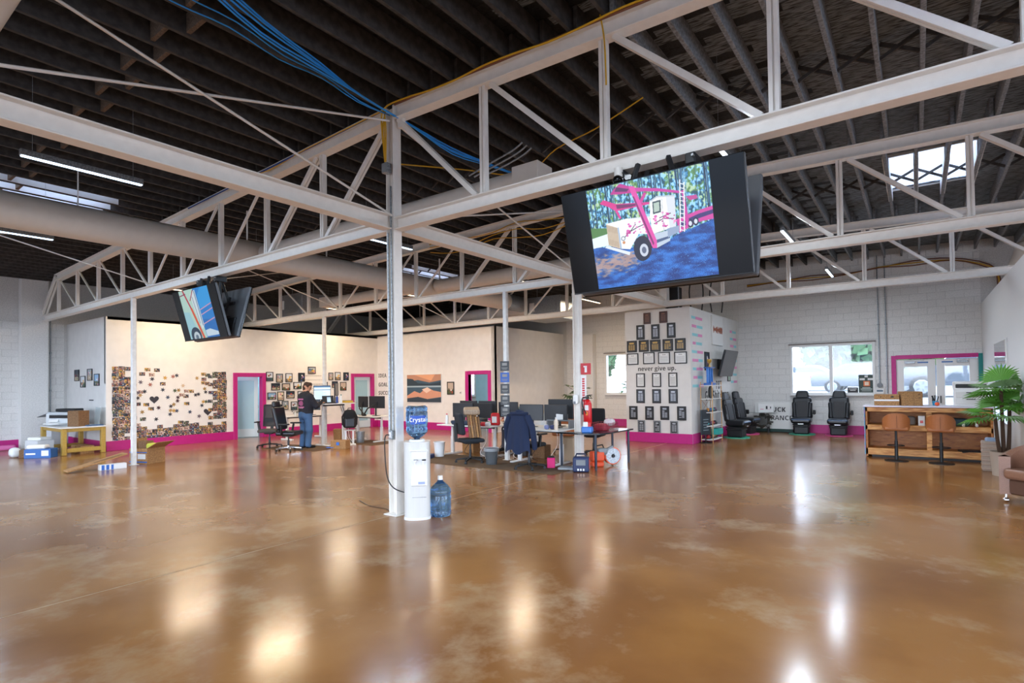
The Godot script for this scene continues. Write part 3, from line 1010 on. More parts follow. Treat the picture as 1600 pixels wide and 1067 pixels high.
func build_lamps() -> void:
	# hung linear lamps, 1.2 m long, in rows along z
	var cool := Color(0.78, 0.89, 1.0)
	var warm := Color(1.0, 0.90, 0.76)
	var soft := Color(0.90, 0.95, 1.0)
	var where := {0: "near the left screen", 1: "", 2: ""}
	var L := [
		[-8.05, -2.3, cool, "cool white tube lamp hung left of the near beam"], [-11.75, -2.3, cool, "cool white tube lamp below the big duct at the left edge"],
		[-7.9, -6.9, cool, "cool white tube lamp seen beside the cooler column"], [-11.8, -7.0, warm, "warm lamp hung under the duct right of the left screens"],
		[-16.1, -11.9, warm, "warm lamp hung above the pink door near the corner"], [-12.0, -11.75, warm, "warm lamp hung in front of the white partition"],
		[-8.2, -11.3, warm, "warm lamp hung above the middle desks"], [-8.5, -16.0, warm, "warm lamp hung left of the award box"],
		[-1.75, -6.9, soft, "soft white lamp peeping over the big screen"], [-1.87, -11.3, soft, "soft white lamp hung before the second truss at right"], [-1.7, -15.8, soft, "soft white lamp hung near the back window"],
		[-16.0, -7.0, warm, "warm lamp hung over the photo collage"], [-1.75, -2.3, soft, "soft white lamp hung above the viewer"], [-16.0, -2.3, cool, "cool lamp hung outside the left edge"],
		[4.6, -2.3, soft, "soft white lamp outside the right edge"], [-8.0, 3.5, cool, "cool lamp behind the viewer"], [-1.75, 3.5, soft, "soft white lamp behind the viewer"], [-14.0, 3.5, cool, "cool lamp far behind the viewer"], [4.6, 3.5, soft, "soft lamp behind the viewer at right"]]
	for q in L:
		var t := thing("linear_lamp", q[3], "lamp", Vector3(q[0], 4.3 if q[0] != -11.75 else 4.2, q[1]), 0.0, "hung linear lamps")
		put(t, "housing", mb().box(Vector3(0, 0.035, 0), Vector3(0.06, 0.07, 1.22), 0.004), M.galv)
		put(t, "diffuser", mb().box(Vector3(0, -0.006, 0), Vector3(0.05, 0.014, 1.2), 0.003), emis(q[2], 3.0))
		for s in [-0.5, 0.5]:
			put(t, "wire", mb().cyl(Vector3(0, 0.07, s), Vector3(0, yt(q[0]) + 0.24 - 4.3, s), 0.0025, -1, 5), M.galv)
		area_light(t, Vector3(0, -0.02, 0), Vector2(0.06, 1.2), q[2], LAMP)

func pipe(a: Vector3, b: Vector3, r: float) -> MB:
	return mb().cyl(a, b, r, r, 28)

func build_ducts() -> void:
	var y := 4.26
	var t := thing("main_duct", "large beige round duct running through the trusses", "duct")
	put(t, "pipe", pipe(Vector3(-10.5, y, 1.5), Vector3(-10.5, y, -14.0), 0.262), M.duct)
	for z in [-1.2, -3.6, -6.0, -8.4, -10.8]: put(t, "collar", mb().cyl(Vector3(-10.5, y, z - 0.02), Vector3(-10.5, y, z + 0.02), 0.268, 0.268, 28, false), M.duct)
	put(t, "end_sleeve", pipe(Vector3(-10.5, y, -14.0), Vector3(-10.5, y, -14.9), 0.25), M.galv, "shiny foil sleeve")
	for z in [-0.6, -1.9, -2.9, -5.6, -7.4, -9.2, -11.0]: put(t, "hanger_strap", mb().box(Vector3(-10.5, (y + 0.25 + yt(-10.5)) / 2, z), Vector3(0.05, yt(-10.5) - y - 0.25, 0.006)), M.steel)
	# branches to the right
	var br := [[-5.8, -10.19, -4.1, 0.15, "beige branch duct ending in a grille beside the first truss"], [-10.6, -10.19, -4.2, 0.17, "beige branch duct beyond the second truss"]]
	for q in br:
		var b := thing("branch_duct", q[4], "duct", Vector3.ZERO, 0.0, "branch ducts")
		put(b, "pipe", pipe(Vector3(q[1], y, q[0]), Vector3(q[2], y, q[0]), q[3]), M.duct)
		put(b, "outlet_box", mb().box(Vector3(q[2] + 0.2, y, q[0]), Vector3(0.4, 0.3, 0.34), 0.008), M.duct)
		put(b, "grille", mb().box(Vector3(q[2] + 0.16, y - 0.152, q[0]), Vector3(0.24, 0.01, 0.2)), mat(hx("6a625a"), 0.6), "dark slotted grille")
	# branches to the left
	for q in [[-10.45, -10.81, -14.6, 0.15, "beige branch duct leading left above the left desks"]]:
		var b := thing("branch_duct", q[4], "duct", Vector3.ZERO, 0.0, "branch ducts")
		put(b, "pipe", pipe(Vector3(q[1], y, q[0]), Vector3(q[2], y, q[0]), q[3]), M.duct)
		put(b, "outlet_box", mb().box(Vector3(q[2] - 0.2, y, q[0]), Vector3(0.4, 0.3, 0.34), 0.008), M.duct)
	# cross duct behind the third truss
	var c := thing("cross_duct", "ribbed beige duct lying across above the office lids", "duct")
	put(c, "pipe", pipe(Vector3(-17.0, 4.12, -15.6), Vector3(-10.5, 4.2, -15.6), 0.22), M.duct)
	for x in [-16.0, -13.8, -11.6]: put(c, "hanger_strap", mb().box(Vector3(x, (4.35 + yt(x) + 0.24) / 2, -15.6), Vector3(0.03, yt(x) + 0.24 - 4.35, 0.006)), M.steel)
	for k in 12: put(c, "rib", mb().cyl(Vector3(-16.6 + k * 0.5, 4.13 + k * 0.0062, -15.6), Vector3(-16.56 + k * 0.5, 4.13 + k * 0.0062, -15.6), 0.228, 0.228, 24, false), M.duct)
	# air handlers
	for q in [[Vector3(-9.75, 4.1, -15.6), 1.1, "grey metal air handler above the middle desks"], [Vector3(-16.2, 4.25, -10.5), 0.9, "grey metal air handler at the end of the left branch duct"]]:
		var h := thing("air_handler", q[2], "air handler", q[0], 0.0, "air handlers")
		put(h, "cabinet", mb().box(Vector3.ZERO, Vector3(1.3, 0.75, q[1]), 0.015), M.galv)
		put(h, "access_panel", mb().box(Vector3(0.2, 0, q[1] / 2 + 0.01), Vector3(0.6, 0.5, 0.02), 0.006), M.galv)
		put(h, "label_plate", mb().box(Vector3(-0.45, 0.05, q[1] / 2 + 0.006), Vector3(0.2, 0.28, 0.012)), M.white)
		for s in [-0.6, 0.6]: put(h, "hanger_rod", mb().cyl(Vector3(s, 0.37, 0), Vector3(s, yt(q[0].x) + 0.25 - q[0].y, 0), 0.008, -1, 6), M.galv)
	# duct crossing overhead at the left corner of the view
	var o := thing("overhead_duct", "beige duct edge cutting the top left corner", "duct")
	put(o, "pipe", pipe(Vector3(-8.0, 4.35, -0.75), Vector3(-1.5, 4.35, -0.75), 0.27), M.duct)
	for x in [-7, -5, -3]: put(o, "hanger_strap", mb().box(Vector3(x, (4.61 + yt(x)) / 2, -0.75), Vector3(0.03, yt(x) - 4.61, 0.006)), M.steel)
	# duct at far right by the partition
	var r := thing("flex_duct", "pale flexible duct bending down at the right edge", "duct")
	put(r, "pipe", mb().tube([Vector3(3.2, 4.55, -15.2), Vector3(2.4, 4.5, -15.6), Vector3(1.95, 4.4, -16.0), Vector3(1.8, 3.9, -16.2), Vector3(1.8, 3.6, -16.2)], 0.19, 16), M.duct)

# ------------------------------------------------------------------ hung screens
func noise(sd: int, freq: float, octs: int) -> FastNoiseLite:
	var n := FastNoiseLite.new()
	n.seed = sd
	n.frequency = freq
	n.fractal_octaves = octs
	return n

func forest(im: Image, h: int, sd: int) -> void:
	# pale sky between leaves, trunks, undergrowth
	var r := RandomNumberGenerator.new()
	r.seed = sd
	var w := im.get_width()
	var a := noise(sd, 0.06, 4)
	var b := noise(sd + 1, 0.018, 3)
	for y in h:
		for x in w:
			var v := a.get_noise_2d(x, y * 0.7)
			var c := hx("9bd3f3") if v > 0.12 else hx("4f9ad0") if v > -0.05 else hx("2b6a8e") if v > -0.2 else hx("1d4a5a")
			if b.get_noise_2d(x, y) > 0.08 and v < 0.1: c = c.lerp(hx("6f9a3a"), 0.65)
			if b.get_noise_2d(x + 300, y) > 0.25 and v > -0.1: c = c.lerp(hx("c9cf6a"), 0.5)
			im.set_pixel(x, y, c)
	for i in 40:
		var x := r.randf_range(0, w)
		var tw := r.randf_range(1.5, 5.5)
		line(im, Vector2(x, 0), Vector2(x + r.randf_range(-6, 6), h), tw, [hx("123456"), hx("1b4a70"), hx("0d2338"), hx("274e5e")][i % 4])
		line(im, Vector2(x + tw * 0.5, 0), Vector2(x + tw * 0.5 + 2, h), 0.9, hx("7fb6d8"))

func truck_image() -> Image:
	var im := Image.create_empty(480, 400, false, Image.FORMAT_RGB8)
	forest(im, 260, 5)
	poly(im, [[0, 150], [70, 160], [70, 200], [0, 200]], hx("4f7d3e"))
	poly(im, [[2, 230], [64, 235], [269, 271], [343, 233], [480, 199], [480, 400], [0, 400], [0, 230]], hx("0f4ea8"))
	var r := RandomNumberGenerator.new()
	r.seed = 3
	var n1 := noise(11, 0.35, 3)
	var n2 := noise(12, 0.012, 3)
	for y in range(195, 400):
		for x in 480:
			if im.get_pixel(x, y).is_equal_approx(hx("0f4ea8")):
				var v := n1.get_noise_2d(x * 0.6, y) * 0.9 + n2.get_noise_2d(x, y * 2.5) * 1.1
				var c := hx("0a2f78").lerp(hx("2f77d2"), clampf(0.45 + v, 0.0, 1.0))
				im.set_pixel(x, y, c)
	poly(im, [[0, 192], [70, 183], [68, 229], [0, 232]], hx("dfeefa"))
	for y in range(255, 365):
		for x in 250:
			var e := (x - 90.0) * 0.12
			var m := 1.0 - absf(y - 300.0 + e) / 46.0 + n2.get_noise_2d(x * 2.0, y * 6.0) * 0.9 - maxf(0.0, x - 150.0) / 90.0
			if m > 0.0 and y > 250 + x * 0.1: im.set_pixel(x, y, im.get_pixel(x, y).lerp(hx("c79c86"), clampf(m, 0.0, 0.8)))
	for i in 140:
		var q := Vector2(r.randf_range(150, 475), r.randf_range(270, 395))
		line(im, q, q + Vector2(r.randf_range(-4, 4), r.randf_range(-3, 3)), 1.2, hx("6aa6ea"))
	poly(im, [[348, 177], [426, 160], [480, 153], [480, 199], [425, 201], [353, 229]], hx("c83f9a"))
	poly(im, [[360, 190], [430, 172], [480, 166], [480, 180], [430, 188], [360, 210]], hx("3a2a6c"))
	for p in [[397, 201], [417, 197]]:
		disc(im, Vector2(p[0], p[1]), 15, hx("1c1a3a"), 0.7)
		disc(im, Vector2(p[0], p[1]), 9, hx("cfd6e8"), 0.7)
	poly(im, [[390, 102], [428, 103], [432, 117], [404, 119]], hx("b8408c"))
	poly(im, [[249, 147], [260, 89], [283, 78], [351, 88], [345, 202], [253, 215]], hx("ecf0f4"))
	poly(im, [[318, 86], [351, 88], [345, 202], [320, 205]], hx("d3d9e2"))
	poly(im, [[69, 143], [159, 138], [249, 147], [242, 213], [198, 205], [157, 258], [116, 250], [68, 229]], hx("e8ecf2"))
	poly(im, [[69, 143], [115, 165], [116, 250], [68, 229]], hx("c9b7a0"))
	line(im, Vector2(117, 166), Vector2(119, 250), 6, hx("9fb4d0"))
	poly(im, [[265, 96], [297, 95], [294, 140], [263, 142]], hx("3d4a50"))
	poly(im, [[269, 102], [291, 101], [289, 134], [268, 136]], hx("aebfb4"))
	poly(im, [[253, 215], [318, 211], [317, 251], [264, 270], [245, 237]], hx("b9c6d8"))
	poly(im, [[258, 240], [318, 232], [318, 240], [262, 252]], hx("44567c"))
	poly(im, [[311, 204], [356, 201], [354, 224], [310, 238]], hx("8fa0bd"))
	for q in [[130, 215, 165, 190], [165, 190, 200, 178], [165, 190, 190, 166], [200, 178, 235, 170], [262, 178, 300, 165], [300, 165, 340, 172], [285, 160, 330, 150]]:
		line(im, Vector2(q[0], q[1]), Vector2(q[2], q[3]), 3, hx("3c2238"))
	for i in 46:
		var a := Vector2(r.randf_range(150, 240), r.randf_range(160, 205)) if i < 24 else Vector2(r.randf_range(262, 345), r.randf_range(140, 195))
		disc(im, a, r.randf_range(2, 5), [hx("d65fae"), hx("e88cc4"), hx("b93c8e")][i % 3], 1.3)
	disc(im, Vector2(207, 262), 48, hx("22182a"), 0.75)
	disc(im, Vector2(203, 268), 44, hx("10142e"), 0.72)
	disc(im, Vector2(212, 270), 25, hx("c3cad8"), 0.7)
	disc(im, Vector2(212, 270), 13, hx("5b647c"), 0.7)
	for k in 7: line(im, Vector2(74 + k * 6, 152 + k * 2.4), Vector2(73 + k * 6, 226 + k * 2.8), 1.6, hx("8f7a66"))
	line(im, Vector2(69, 143), Vector2(115, 165), 3, hx("f2f4f6"))
	disc(im, Vector2(133, 212), 9, hx("77808c"))
	disc(im, Vector2(133, 212), 6, hx("e3e8ee"))
	disc(im, Vector2(134, 228), 6, hx("c98a5a"))
	poly(im, [[260, 89], [283, 78], [351, 88], [350, 93], [284, 84], [262, 94]], hx("b9c2ce"))
	line(im, Vector2(302, 92), Vector2(298, 208), 1.5, hx("9aa6b4"))
	line(im, Vector2(160, 140), Vector2(248, 150), 2, hx("c2ccd6"))
	line(im, Vector2(257, 88), Vector2(254, 110), 4, hx("d9dee4"))
	poly(im, [[59, 228], [156, 269], [151, 281], [51, 236]], hx("d9e0ea"))
	poly(im, [[200, 29], [291, 51], [377, 80], [376, 88], [290, 62], [204, 45]], hx("c2389a"))
	poly(im, [[114, 21], [146, 2], [200, 29], [204, 48], [136, 41], [101, 35]], hx("b72c88"))
	poly(im, [[52, 61], [69, 49], [120, 75], [254, 94], [253, 102], [116, 102], [89, 81]], hx("d02f86"))
	poly(im, [[120, 78], [230, 94], [180, 98], [122, 94]], hx("6d1f5c"))
	poly(im, [[130, 12], [180, 30], [170, 38], [120, 28]], hx("57205a"))
	poly(im, [[107, 85], [118, 87], [136, 133], [127, 134]], hx("d23b8e"))
	poly(im, [[210, 90], [236, 55], [247, 58], [221, 98]], hx("c43a92"))
	poly(im, [[179, 19], [201, 24], [266, 242], [264, 270], [247, 268]], hx("d94aa2"))
	poly(im, [[190, 60], [197, 62], [255, 250], [250, 258]], hx("7a2466"))
	poly(im, [[377, 77], [385, 79], [393, 186], [389, 208], [381, 206]], hx("c2389a"))
	line(im, Vector2(375, 38), Vector2(358, 224), 4, hx("eef2f8"))
	line(im, Vector2(389, 50), Vector2(373, 227), 4, hx("eef2f8"))
	for k in 12: line(im, Vector2(374 - k * 1.4, 52 + k * 15), Vector2(387 - k * 1.3, 58 + k * 15), 3, hx("dfe6f0"))
	return im

func closeup_image() -> Image:
	var im := Image.create_empty(400, 400, false, Image.FORMAT_RGB8)
	im.fill(hx("bfe6dc"))
	poly(im, [[0, 0], [190, 0], [230, 400], [0, 400]], hx("b9ddd0"))
	poly(im, [[0, 170], [80, 180], [150, 400], [0, 400]], hx("9fd0dc"))
	poly(im, [[200, 0], [400, 0], [400, 400], [235, 400]], hx("1a83d6"))
	poly(im, [[300, 0], [400, 0], [400, 130], [240, 170], [240, 60]], hx("2fa2ec"))
	poly(im, [[235, 250], [400, 260], [400, 400], [240, 400]], hx("1671c2"))
	for y in [150, 190, 265]: poly(im, [[235, y + 20], [400, y - 20], [400, y - 12], [235, y + 28]], hx("d59fbe"))
	poly(im, [[150, 40], [225, 10], [235, 300], [200, 330], [160, 180]], hx("dce8ee"))
	line(im, Vector2(212, 20), Vector2(222, 300), 10, hx("5b7fa6"))
	line(im, Vector2(170, 60), Vector2(190, 280), 6, hx("4b6a92"))
	line(im, Vector2(60, 0), Vector2(130, 180), 18, hx("c32a46"))
	line(im, Vector2(120, 150), Vector2(195, 400), 26, hx("e2562f"))
	line(im, Vector2(130, 90), Vector2(200, 10), 9, hx("a3203f"))
	line(im, Vector2(0, 40), Vector2(90, 30), 8, hx("8a2450"))
	disc(im, Vector2(95, 375), 72, hx("16324c"))
	disc(im, Vector2(100, 385), 44, hx("c9d6de"))
	disc(im, Vector2(100, 385), 20, hx("5c7388"))
	poly(im, [[235, 340], [300, 330], [400, 360], [400, 385], [240, 390]], hx("cfe4f2"))
	return im

func hung_screen(xc: float, z: float, w: float, h: float, back: bool, m: Material, label: String) -> void:
	var t := thing("hung_screen", label, "screen", Vector3(xc, 2.98, z), 0.0, "screens hung back to back from the truss")
	t.transform = Transform3D((Basis(Vector3.UP, PI) if back else Basis()) * Basis(Vector3.RIGHT, 0.255), Vector3(xc, 2.98, z + (-0.22 if back else 0.22)))
	put(t, "casing", mb().box(Vector3(0, 0, -0.035), Vector3(w, h, 0.05), 0.012), mat(hx("5d6063"), 0.45), "grey metal back")
	put(t, "glass_front", mb().box(Vector3(0, 0, -0.004), Vector3(w - 0.004, h - 0.004, 0.014), 0.004), M.black_gloss, "black glass front")
	put(t, "picture", mb().quad4(Vector3(0, 0.006, 0.0045), w * 0.672, h * 0.955), m)
	put(t, "chin", mb().box(Vector3(0, -h / 2 + 0.008, 0.004), Vector3(w - 0.01, 0.014, 0.014), 0.003), M.black)
	put(t, "electronics_bulge", mb().box(Vector3(0, -h * 0.28, -0.075), Vector3(w * 0.8, h * 0.34, 0.04), 0.015), M.dark_plastic)
	put(t, "rail", mb().box(Vector3(0, 0.18, -0.075), Vector3(0.9, 0.05, 0.03), 0.004).box(Vector3(0, -0.1, -0.1), Vector3(0.9, 0.05, 0.03), 0.004), M.black)
	for s in [-0.28, 0.28]:
		put(t, "bracket", mb().bar(Vector3(s, -0.3, -0.12), Vector3(s, 0.3, -0.1), 0.04, 0.03, 0.004).bar(Vector3(s, 0.2, -0.1), Vector3(s * 0.5, 0.62, -0.28), 0.04, 0.04, 0.004), M.black)

func build_screens() -> void:
	var a := img_mat(truck_image(), 0.3, 0.75)
	var b := img_mat(closeup_image(), 0.3, 0.5)
	hung_screen(-1.87, TZ[1], 1.66, 0.95, false, a, "large hung screen showing a pink car carrier truck")
	hung_screen(-1.87, TZ[1], 1.66, 0.95, true, a, "grey back of the screen behind the truck picture screen")
	hung_screen(-10.33, TZ[1], 1.62, 0.93, false, b, "left hung screen with a close-up of red and blue machinery")
	hung_screen(-10.33, TZ[1], 1.62, 0.93, true, b, "grey backed screen hung behind the left screen")
	for q in [[-1.87, "the truck screen"], [-10.33, "the left screen"]]:
		for s in [-0.33, 0.33]:
			var t := thing("screen_clamp", "black clamp holding %s to the truss, %s one" % [q[1], "left" if s < 0 else "right"], "clamp", Vector3(q[0] + s, 3.55, TZ[1]), 0.0, "black truss clamps")
			put(t, "clamp_body", mb().box(Vector3(0, 0.04, 0), Vector3(0.09, 0.1, 0.2), 0.01), M.black)
			put(t, "drop_pole", mb().cyl(Vector3(0, 0.03, 0), Vector3(0, -0.4, 0), 0.022), M.black)
			put(t, "bolt", mb().cyl(Vector3(0.03, 0.05, 0.1), Vector3(0.03, 0.05, 0.13), 0.012), M.chrome)
	var cm := thing("small_camera", "small dome camera fixed above the truck screen", "camera", Vector3(-2.2, 3.6, -4.72))
	put(cm, "mount", mb().cyl(Vector3(0, 0.05, 0), Vector3(0, -0.04, 0), 0.04), M.steel)
	put(cm, "lens_ball", mb().ball(Vector3(0, -0.07, 0.02), Vector3.ONE * 0.05), M.black_gloss)

# ------------------------------------------------------------------ pictures, plaques, collage
func snap(sd: int, w: int, h: int) -> Image:
	# a small printed photo: sky, ground and a few blobs
	var r := RandomNumberGenerator.new()
	r.seed = sd
	var im := Image.create_empty(w, h, false, Image.FORMAT_RGB8)
	var skies := [hx("8fb6d6"), hx("d8dde2"), hx("3f78b8"), hx("e6d5b8"), hx("20303f"), hx("9ea7ad"), hx("c7b3a0")]
	var lands := [hx("4b5a3c"), hx("6d5a45"), hx("2b2c30"), hx("8a7a66"), hx("3a4b58"), hx("b7a58c")]
	im.fill(skies[r.randi() % 7])
	im.fill_rect(Rect2i(0, int(h * r.randf_range(0.45, 0.7)), w, h), lands[r.randi() % 6])
	var cs := [hx("c23a2e"), hx("e8b64a"), hx("1b1d22"), hx("f0ece4"), hx("2f5fa6"), hx("d18aa0"), hx("c99a78"), hx("3c6b46"), hx("55473c")]
	for i in 7:
		var o := Vector2(r.randf_range(0.1, 0.9) * w, r.randf_range(0.25, 0.9) * h)
		if i % 2: disc(im, o, r.randf_range(0.06, 0.2) * h, cs[r.randi() % 9], r.randf_range(0.7, 1.6))
		else: im.fill_rect(Rect2i(int(o.x), int(o.y), int(w * r.randf_range(0.08, 0.35)), int(h * r.randf_range(0.06, 0.25))), cs[r.randi() % 9])
	return im

func mosaic(sd: int) -> Image:
	# tiny crowded snapshot
	var r := RandomNumberGenerator.new()
	r.seed = sd
	var im := Image.create_empty(16, 11, false, Image.FORMAT_RGB8)
	var cs := [hx("1e2026"), hx("2c2a30"), hx("3a3f4a"), hx("6d4a40"), hx("b98a74"), hx("d8c4b2"), hx("8a2f34"), hx("34506e"), hx("e9e4dc"), hx("c79a4a"), hx("4c5b40"), hx("7d6f78"), hx("22262e"), hx("a86a5a")]
	im.fill(cs[r.randi() % 14])
	for i in 22: im.fill_rect(Rect2i(r.randi() % 15, r.randi() % 10, r.randi_range(1, 5), r.randi_range(1, 4)), cs[r.randi() % 14])
	return im

func plaque_image(kind: int, sd: int) -> Image:
	# rows of small name plates
	var r := RandomNumberGenerator.new()
	r.seed = sd
	var wide := kind == 2 or kind == 3
	var w := 44 if wide else 32
	var h := 44 if wide else 56
	var im := Image.create_empty(w, h, false, Image.FORMAT_RGB8)
	var back := [hx("3d1f18"), hx("1f2328"), hx("241d14"), hx("d8d8d6"), hx("cfcdc8"), hx("2b3038"), hx("26292d"), hx("1c1d20")]
	var plate := [hx("7a4a35"), hx("c9d0dc"), hx("c9a24c"), hx("eceae6"), hx("ecebe8"), hx("b3bac6"), hx("a7adb5"), hx("a9adb2")]
	im.fill(back[kind])
	im.fill_rect(Rect2i(int(w * 0.2), 4, int(w * 0.6), 8), plate[kind])
	if kind == 3 or kind == 4:
		for y in range(16, h - 4, 4): im.fill_rect(Rect2i(5, y, w - 10, 1), hx("9a9a98"))
		im.fill_rect(Rect2i(int(w * 0.3), 6, int(w * 0.4), 3), hx("8a8a88"))
	else:
		var cols := 3 if kind == 2 else 2
		var cw := int((w - 6) / cols)
		for cx in cols:
			for y in range(16, h - 5, 5):
				if r.randf() < 0.93: im.fill_rect(Rect2i(3 + cx * cw + 1, y, cw - 2, 3), plate[kind])
	return im

func hang_frame(nm: String, label: String, cat: String, at: Vector3, turn: float, w: float, h: float, fm: Material, pm: Material, group: String, border := 0.022, deep := 0.025) -> Node3D:
	var t := thing(nm, label, cat, at, turn, group)
	var f := mb()
	f.box(Vector3(-w / 2 + border / 2, 0, deep / 2), Vector3(border, h, deep), 0.003).box(Vector3(w / 2 - border / 2, 0, deep / 2), Vector3(border, h, deep), 0.003)
	f.box(Vector3(0, h / 2 - border / 2, deep / 2), Vector3(w - 2 * border, border, deep), 0.003).box(Vector3(0, -h / 2 + border / 2, deep / 2), Vector3(w - 2 * border, border, deep), 0.003)
	put(t, "frame", f, fm)
	put(t, "print", mb().box(Vector3(0, 0, deep * 0.3), Vector3(w - 2 * border, h - 2 * border, deep * 0.6)), pm)
	return t

func words(at: Vector3, turn: float, txt: String, h: float, m: Material, label: String, group := "") -> MeshInstance3D:
	return solo("wall_lettering", lettering(txt, h), m, label, "lettering", at, turn, group)

func star(r0: float, r1: float, n: int, th: float) -> MB:
	var p := PackedVector2Array()
	for i in n * 2:
		var a := TAU * i / (n * 2) + 0.3
		var r := r0 if i % 2 == 0 else r1
		p.append(Vector2(cos(a), sin(a)) * r)
	return mb().prism(p, 0, th)

func build_wall_things() -> void:
	var QX := PI / 2      # faces +x
	var fx := -17.4
	# --- snap materials
	var P := []
	for i in 14: P.append(img_mat(snap(100 + i, 40, 32), 0.4))
	var S := []
	for i in 14: S.append(img_mat(mosaic(200 + i), 0.5))
	# --- photo collage: dense border of prints
	var prints := []
	for c in 4:
		for r in 22:
			if c == 3 and (r < 4 or r > 18): continue
			if c == 2 and r in [1, 2, 20]: continue
			prints.append([-5.63 - c * 0.14, 2.21 - r * 0.091, "small photo print in the left strip of the wall collage"])
	for c in 18:
		for r in 5:
			var tallness := [5, 4, 3, 3, 4, 3, 3, 4, 5, 5, 4, 4, 3, 3, 4, 3, 3, 4]
			if r >= tallness[c]: continue
			prints.append([-6.17 - c * 0.138, 0.29 + r * 0.088, "small photo print in the bottom strip of the wall collage"])
	for c in 4:
		for r in 17:
			if c == 3 and r % 3 != 1: continue
			if c == 2 and r % 4 == 2: continue
			prints.append([-8.52 + c * 0.135, 2.08 - r * 0.084, "small photo print in the right strip of the wall collage"])
	var pm := mb().box(Vector3(0, 0, 0.0015), Vector3(0.146, 0.096, 0.003)).mesh()
	for q in prints:
		var o := solo("photo_print", pm, S[rng.randi() % 14], q[2], "photo", Vector3(fx + (prints.find(q) % 5) * 0.0032, q[1] + rng.randf_range(-0.012, 0.012), q[0] + rng.randf_range(-0.014, 0.014)), QX, "prints in the photo collage")
		o.rotation.z = rng.randf_range(-0.05, 0.05)
	# --- scattered cut-outs
	var cut := [[-6.23,1.83,"s"],[-6.47,1.76,"s"],[-6.52,1.92,"s"],[-6.51,2.04,"r"],[-6.27,2.06,"r"],[-6.40,2.18,"r"],[-6.64,2.17,"r"],[-6.85,1.95,"s"],[-7.06,1.99,"s"],[-7.16,2.02,"s"],[-6.79,1.78,"r"],[-6.79,1.61,"s"],[-7.33,1.72,"s"],[-7.72,1.94,"s"],[-7.11,1.58,"s"],[-7.21,1.59,"s"],[-7.30,1.45,"r"],[-7.43,1.56,"r"],[-7.56,1.55,"r"],[-7.41,1.41,"r"],[-7.68,1.44,"s"],[-7.76,1.46,"s"],[-7.91,2.06,"r"],[-8.03,2.03,"r"],[-7.92,1.91,"r"],[-7.91,1.80,"r"],[-8.01,1.78,"r"],[-7.94,1.62,"s"],[-7.97,1.52,"s"],[-6.17,1.54,"s"],[-6.25,1.56,"r"],[-6.33,1.57,"s"],[-6.22,1.47,"s"],[-6.16,1.39,"s"],[-6.57,1.34,"h"],[-6.92,1.39,"s"],[-7.19,1.38,"s"],[-7.18,1.28,"s"],[-6.16,1.22,"r"],[-6.37,1.20,"r"],[-6.49,1.08,"r"],[-6.68,1.10,"s"],[-6.27,1.00,"s"],[-7.00,1.13,"s"],[-7.08,1.18,"s"],[-6.99,1.01,"s"],[-7.08,1.00,"s"],[-7.16,0.99,"s"],[-6.98,0.90,"s"],[-7.43,1.19,"r"],[-7.52,0.94,"s"],[-7.90,1.23,"s"],[-7.86,1.12,"s"],[-7.98,1.23,"s"],[-8.03,0.92,"h"],[-7.78,0.80,"s"],[-8.09,0.75,"s"],[-6.62,0.78,"s"],[-6.29,0.80,"r"]]
	var sm := star(0.07, 0.03, 6, 0.004).mesh()
	var hp := PackedVector2Array()
	for i in 24:
		var a := TAU * i / 24
		hp.append(Vector2(16 * pow(sin(a), 3), 13 * cos(a) - 5 * cos(2 * a) - 2 * cos(3 * a) - cos(4 * a)) * 0.0075)
	var hm := mb().prism(hp, 0, 0.004).mesh()
	for q in cut:
		if q[2] == "s":
			var o := solo("photo_cutout", sm, S[rng.randi() % 14], "small star-shaped photo cut-out scattered inside the collage", "photo", Vector3(fx, q[1], q[0]), QX, "star cut-outs in the collage")
			o.rotation.z = rng.randf() * TAU
		elif q[2] == "r":
			solo("photo_card", pm, S[rng.randi() % 14], "small loose photo card scattered inside the collage", "photo", Vector3(fx, q[1], q[0]), QX, "loose cards in the collage")
		else:
			solo("heart_collage", hm, S[3], "heart-shaped photo cut-out %s in the collage" % ["left of centre" if q[0] > -7 else "at lower right"], "photo", Vector3(fx, q[1], q[0]), QX)
	# --- framed photos on the same wall
	var fr := [[-10.02,1.99,0.25,0.31],[-10.37,1.94,0.24,0.30],[-10.72,1.95,0.25,0.31],[-11.20,1.97,0.25,0.31],[-11.61,2.22,0.31,0.25],[-10.23,1.65,0.31,0.24],[-10.61,1.64,0.30,0.24],[-11.04,1.68,0.31,0.24],[-10.09,1.34,0.30,0.24],[-10.41,1.33,0.24,0.31],[-10.77,1.37,0.31,0.25],[-11.17,1.35,0.25,0.27],[-10.23,0.99,0.25,0.31],[-10.57,1.01,0.24,0.30],[-10.91,0.98,0.24,0.30],[-12.40,2.00,0.20,0.28],[-12.70,2.01,0.25,0.30],[-13.07,2.00,0.24,0.31],[-12.16,1.64,0.20,0.31],[-12.57,1.70,0.25,0.24],[-12.94,1.63,0.28,0.32]]
	var fl := ["first in the top row, just right of the pink door", "second in the top row", "third in the top row", "fourth in the top row, beside the quote", "hung alone above the quote", "first in the second row", "second in the second row, blue scene", "third in the second row", "first in the third row", "second in the third row, upright", "third in the third row", "fourth in the third row, behind the man", "first in the lowest row", "second in the lowest row", "third in the lowest row", "just right of the slim post", "second right of the slim post", "next to the second pink door", "right of the quote, lower row", "above the tall monitor", "beside the monitor arm"]
	for i in fr.size():
		var q = fr[i]
		hang_frame("framed_photo", "black framed photo, " + fl[i], "picture", Vector3(fx, q[1], q[0]), QX, q[2], q[3], M.black, P[i % 14], "framed photos right of the collage")
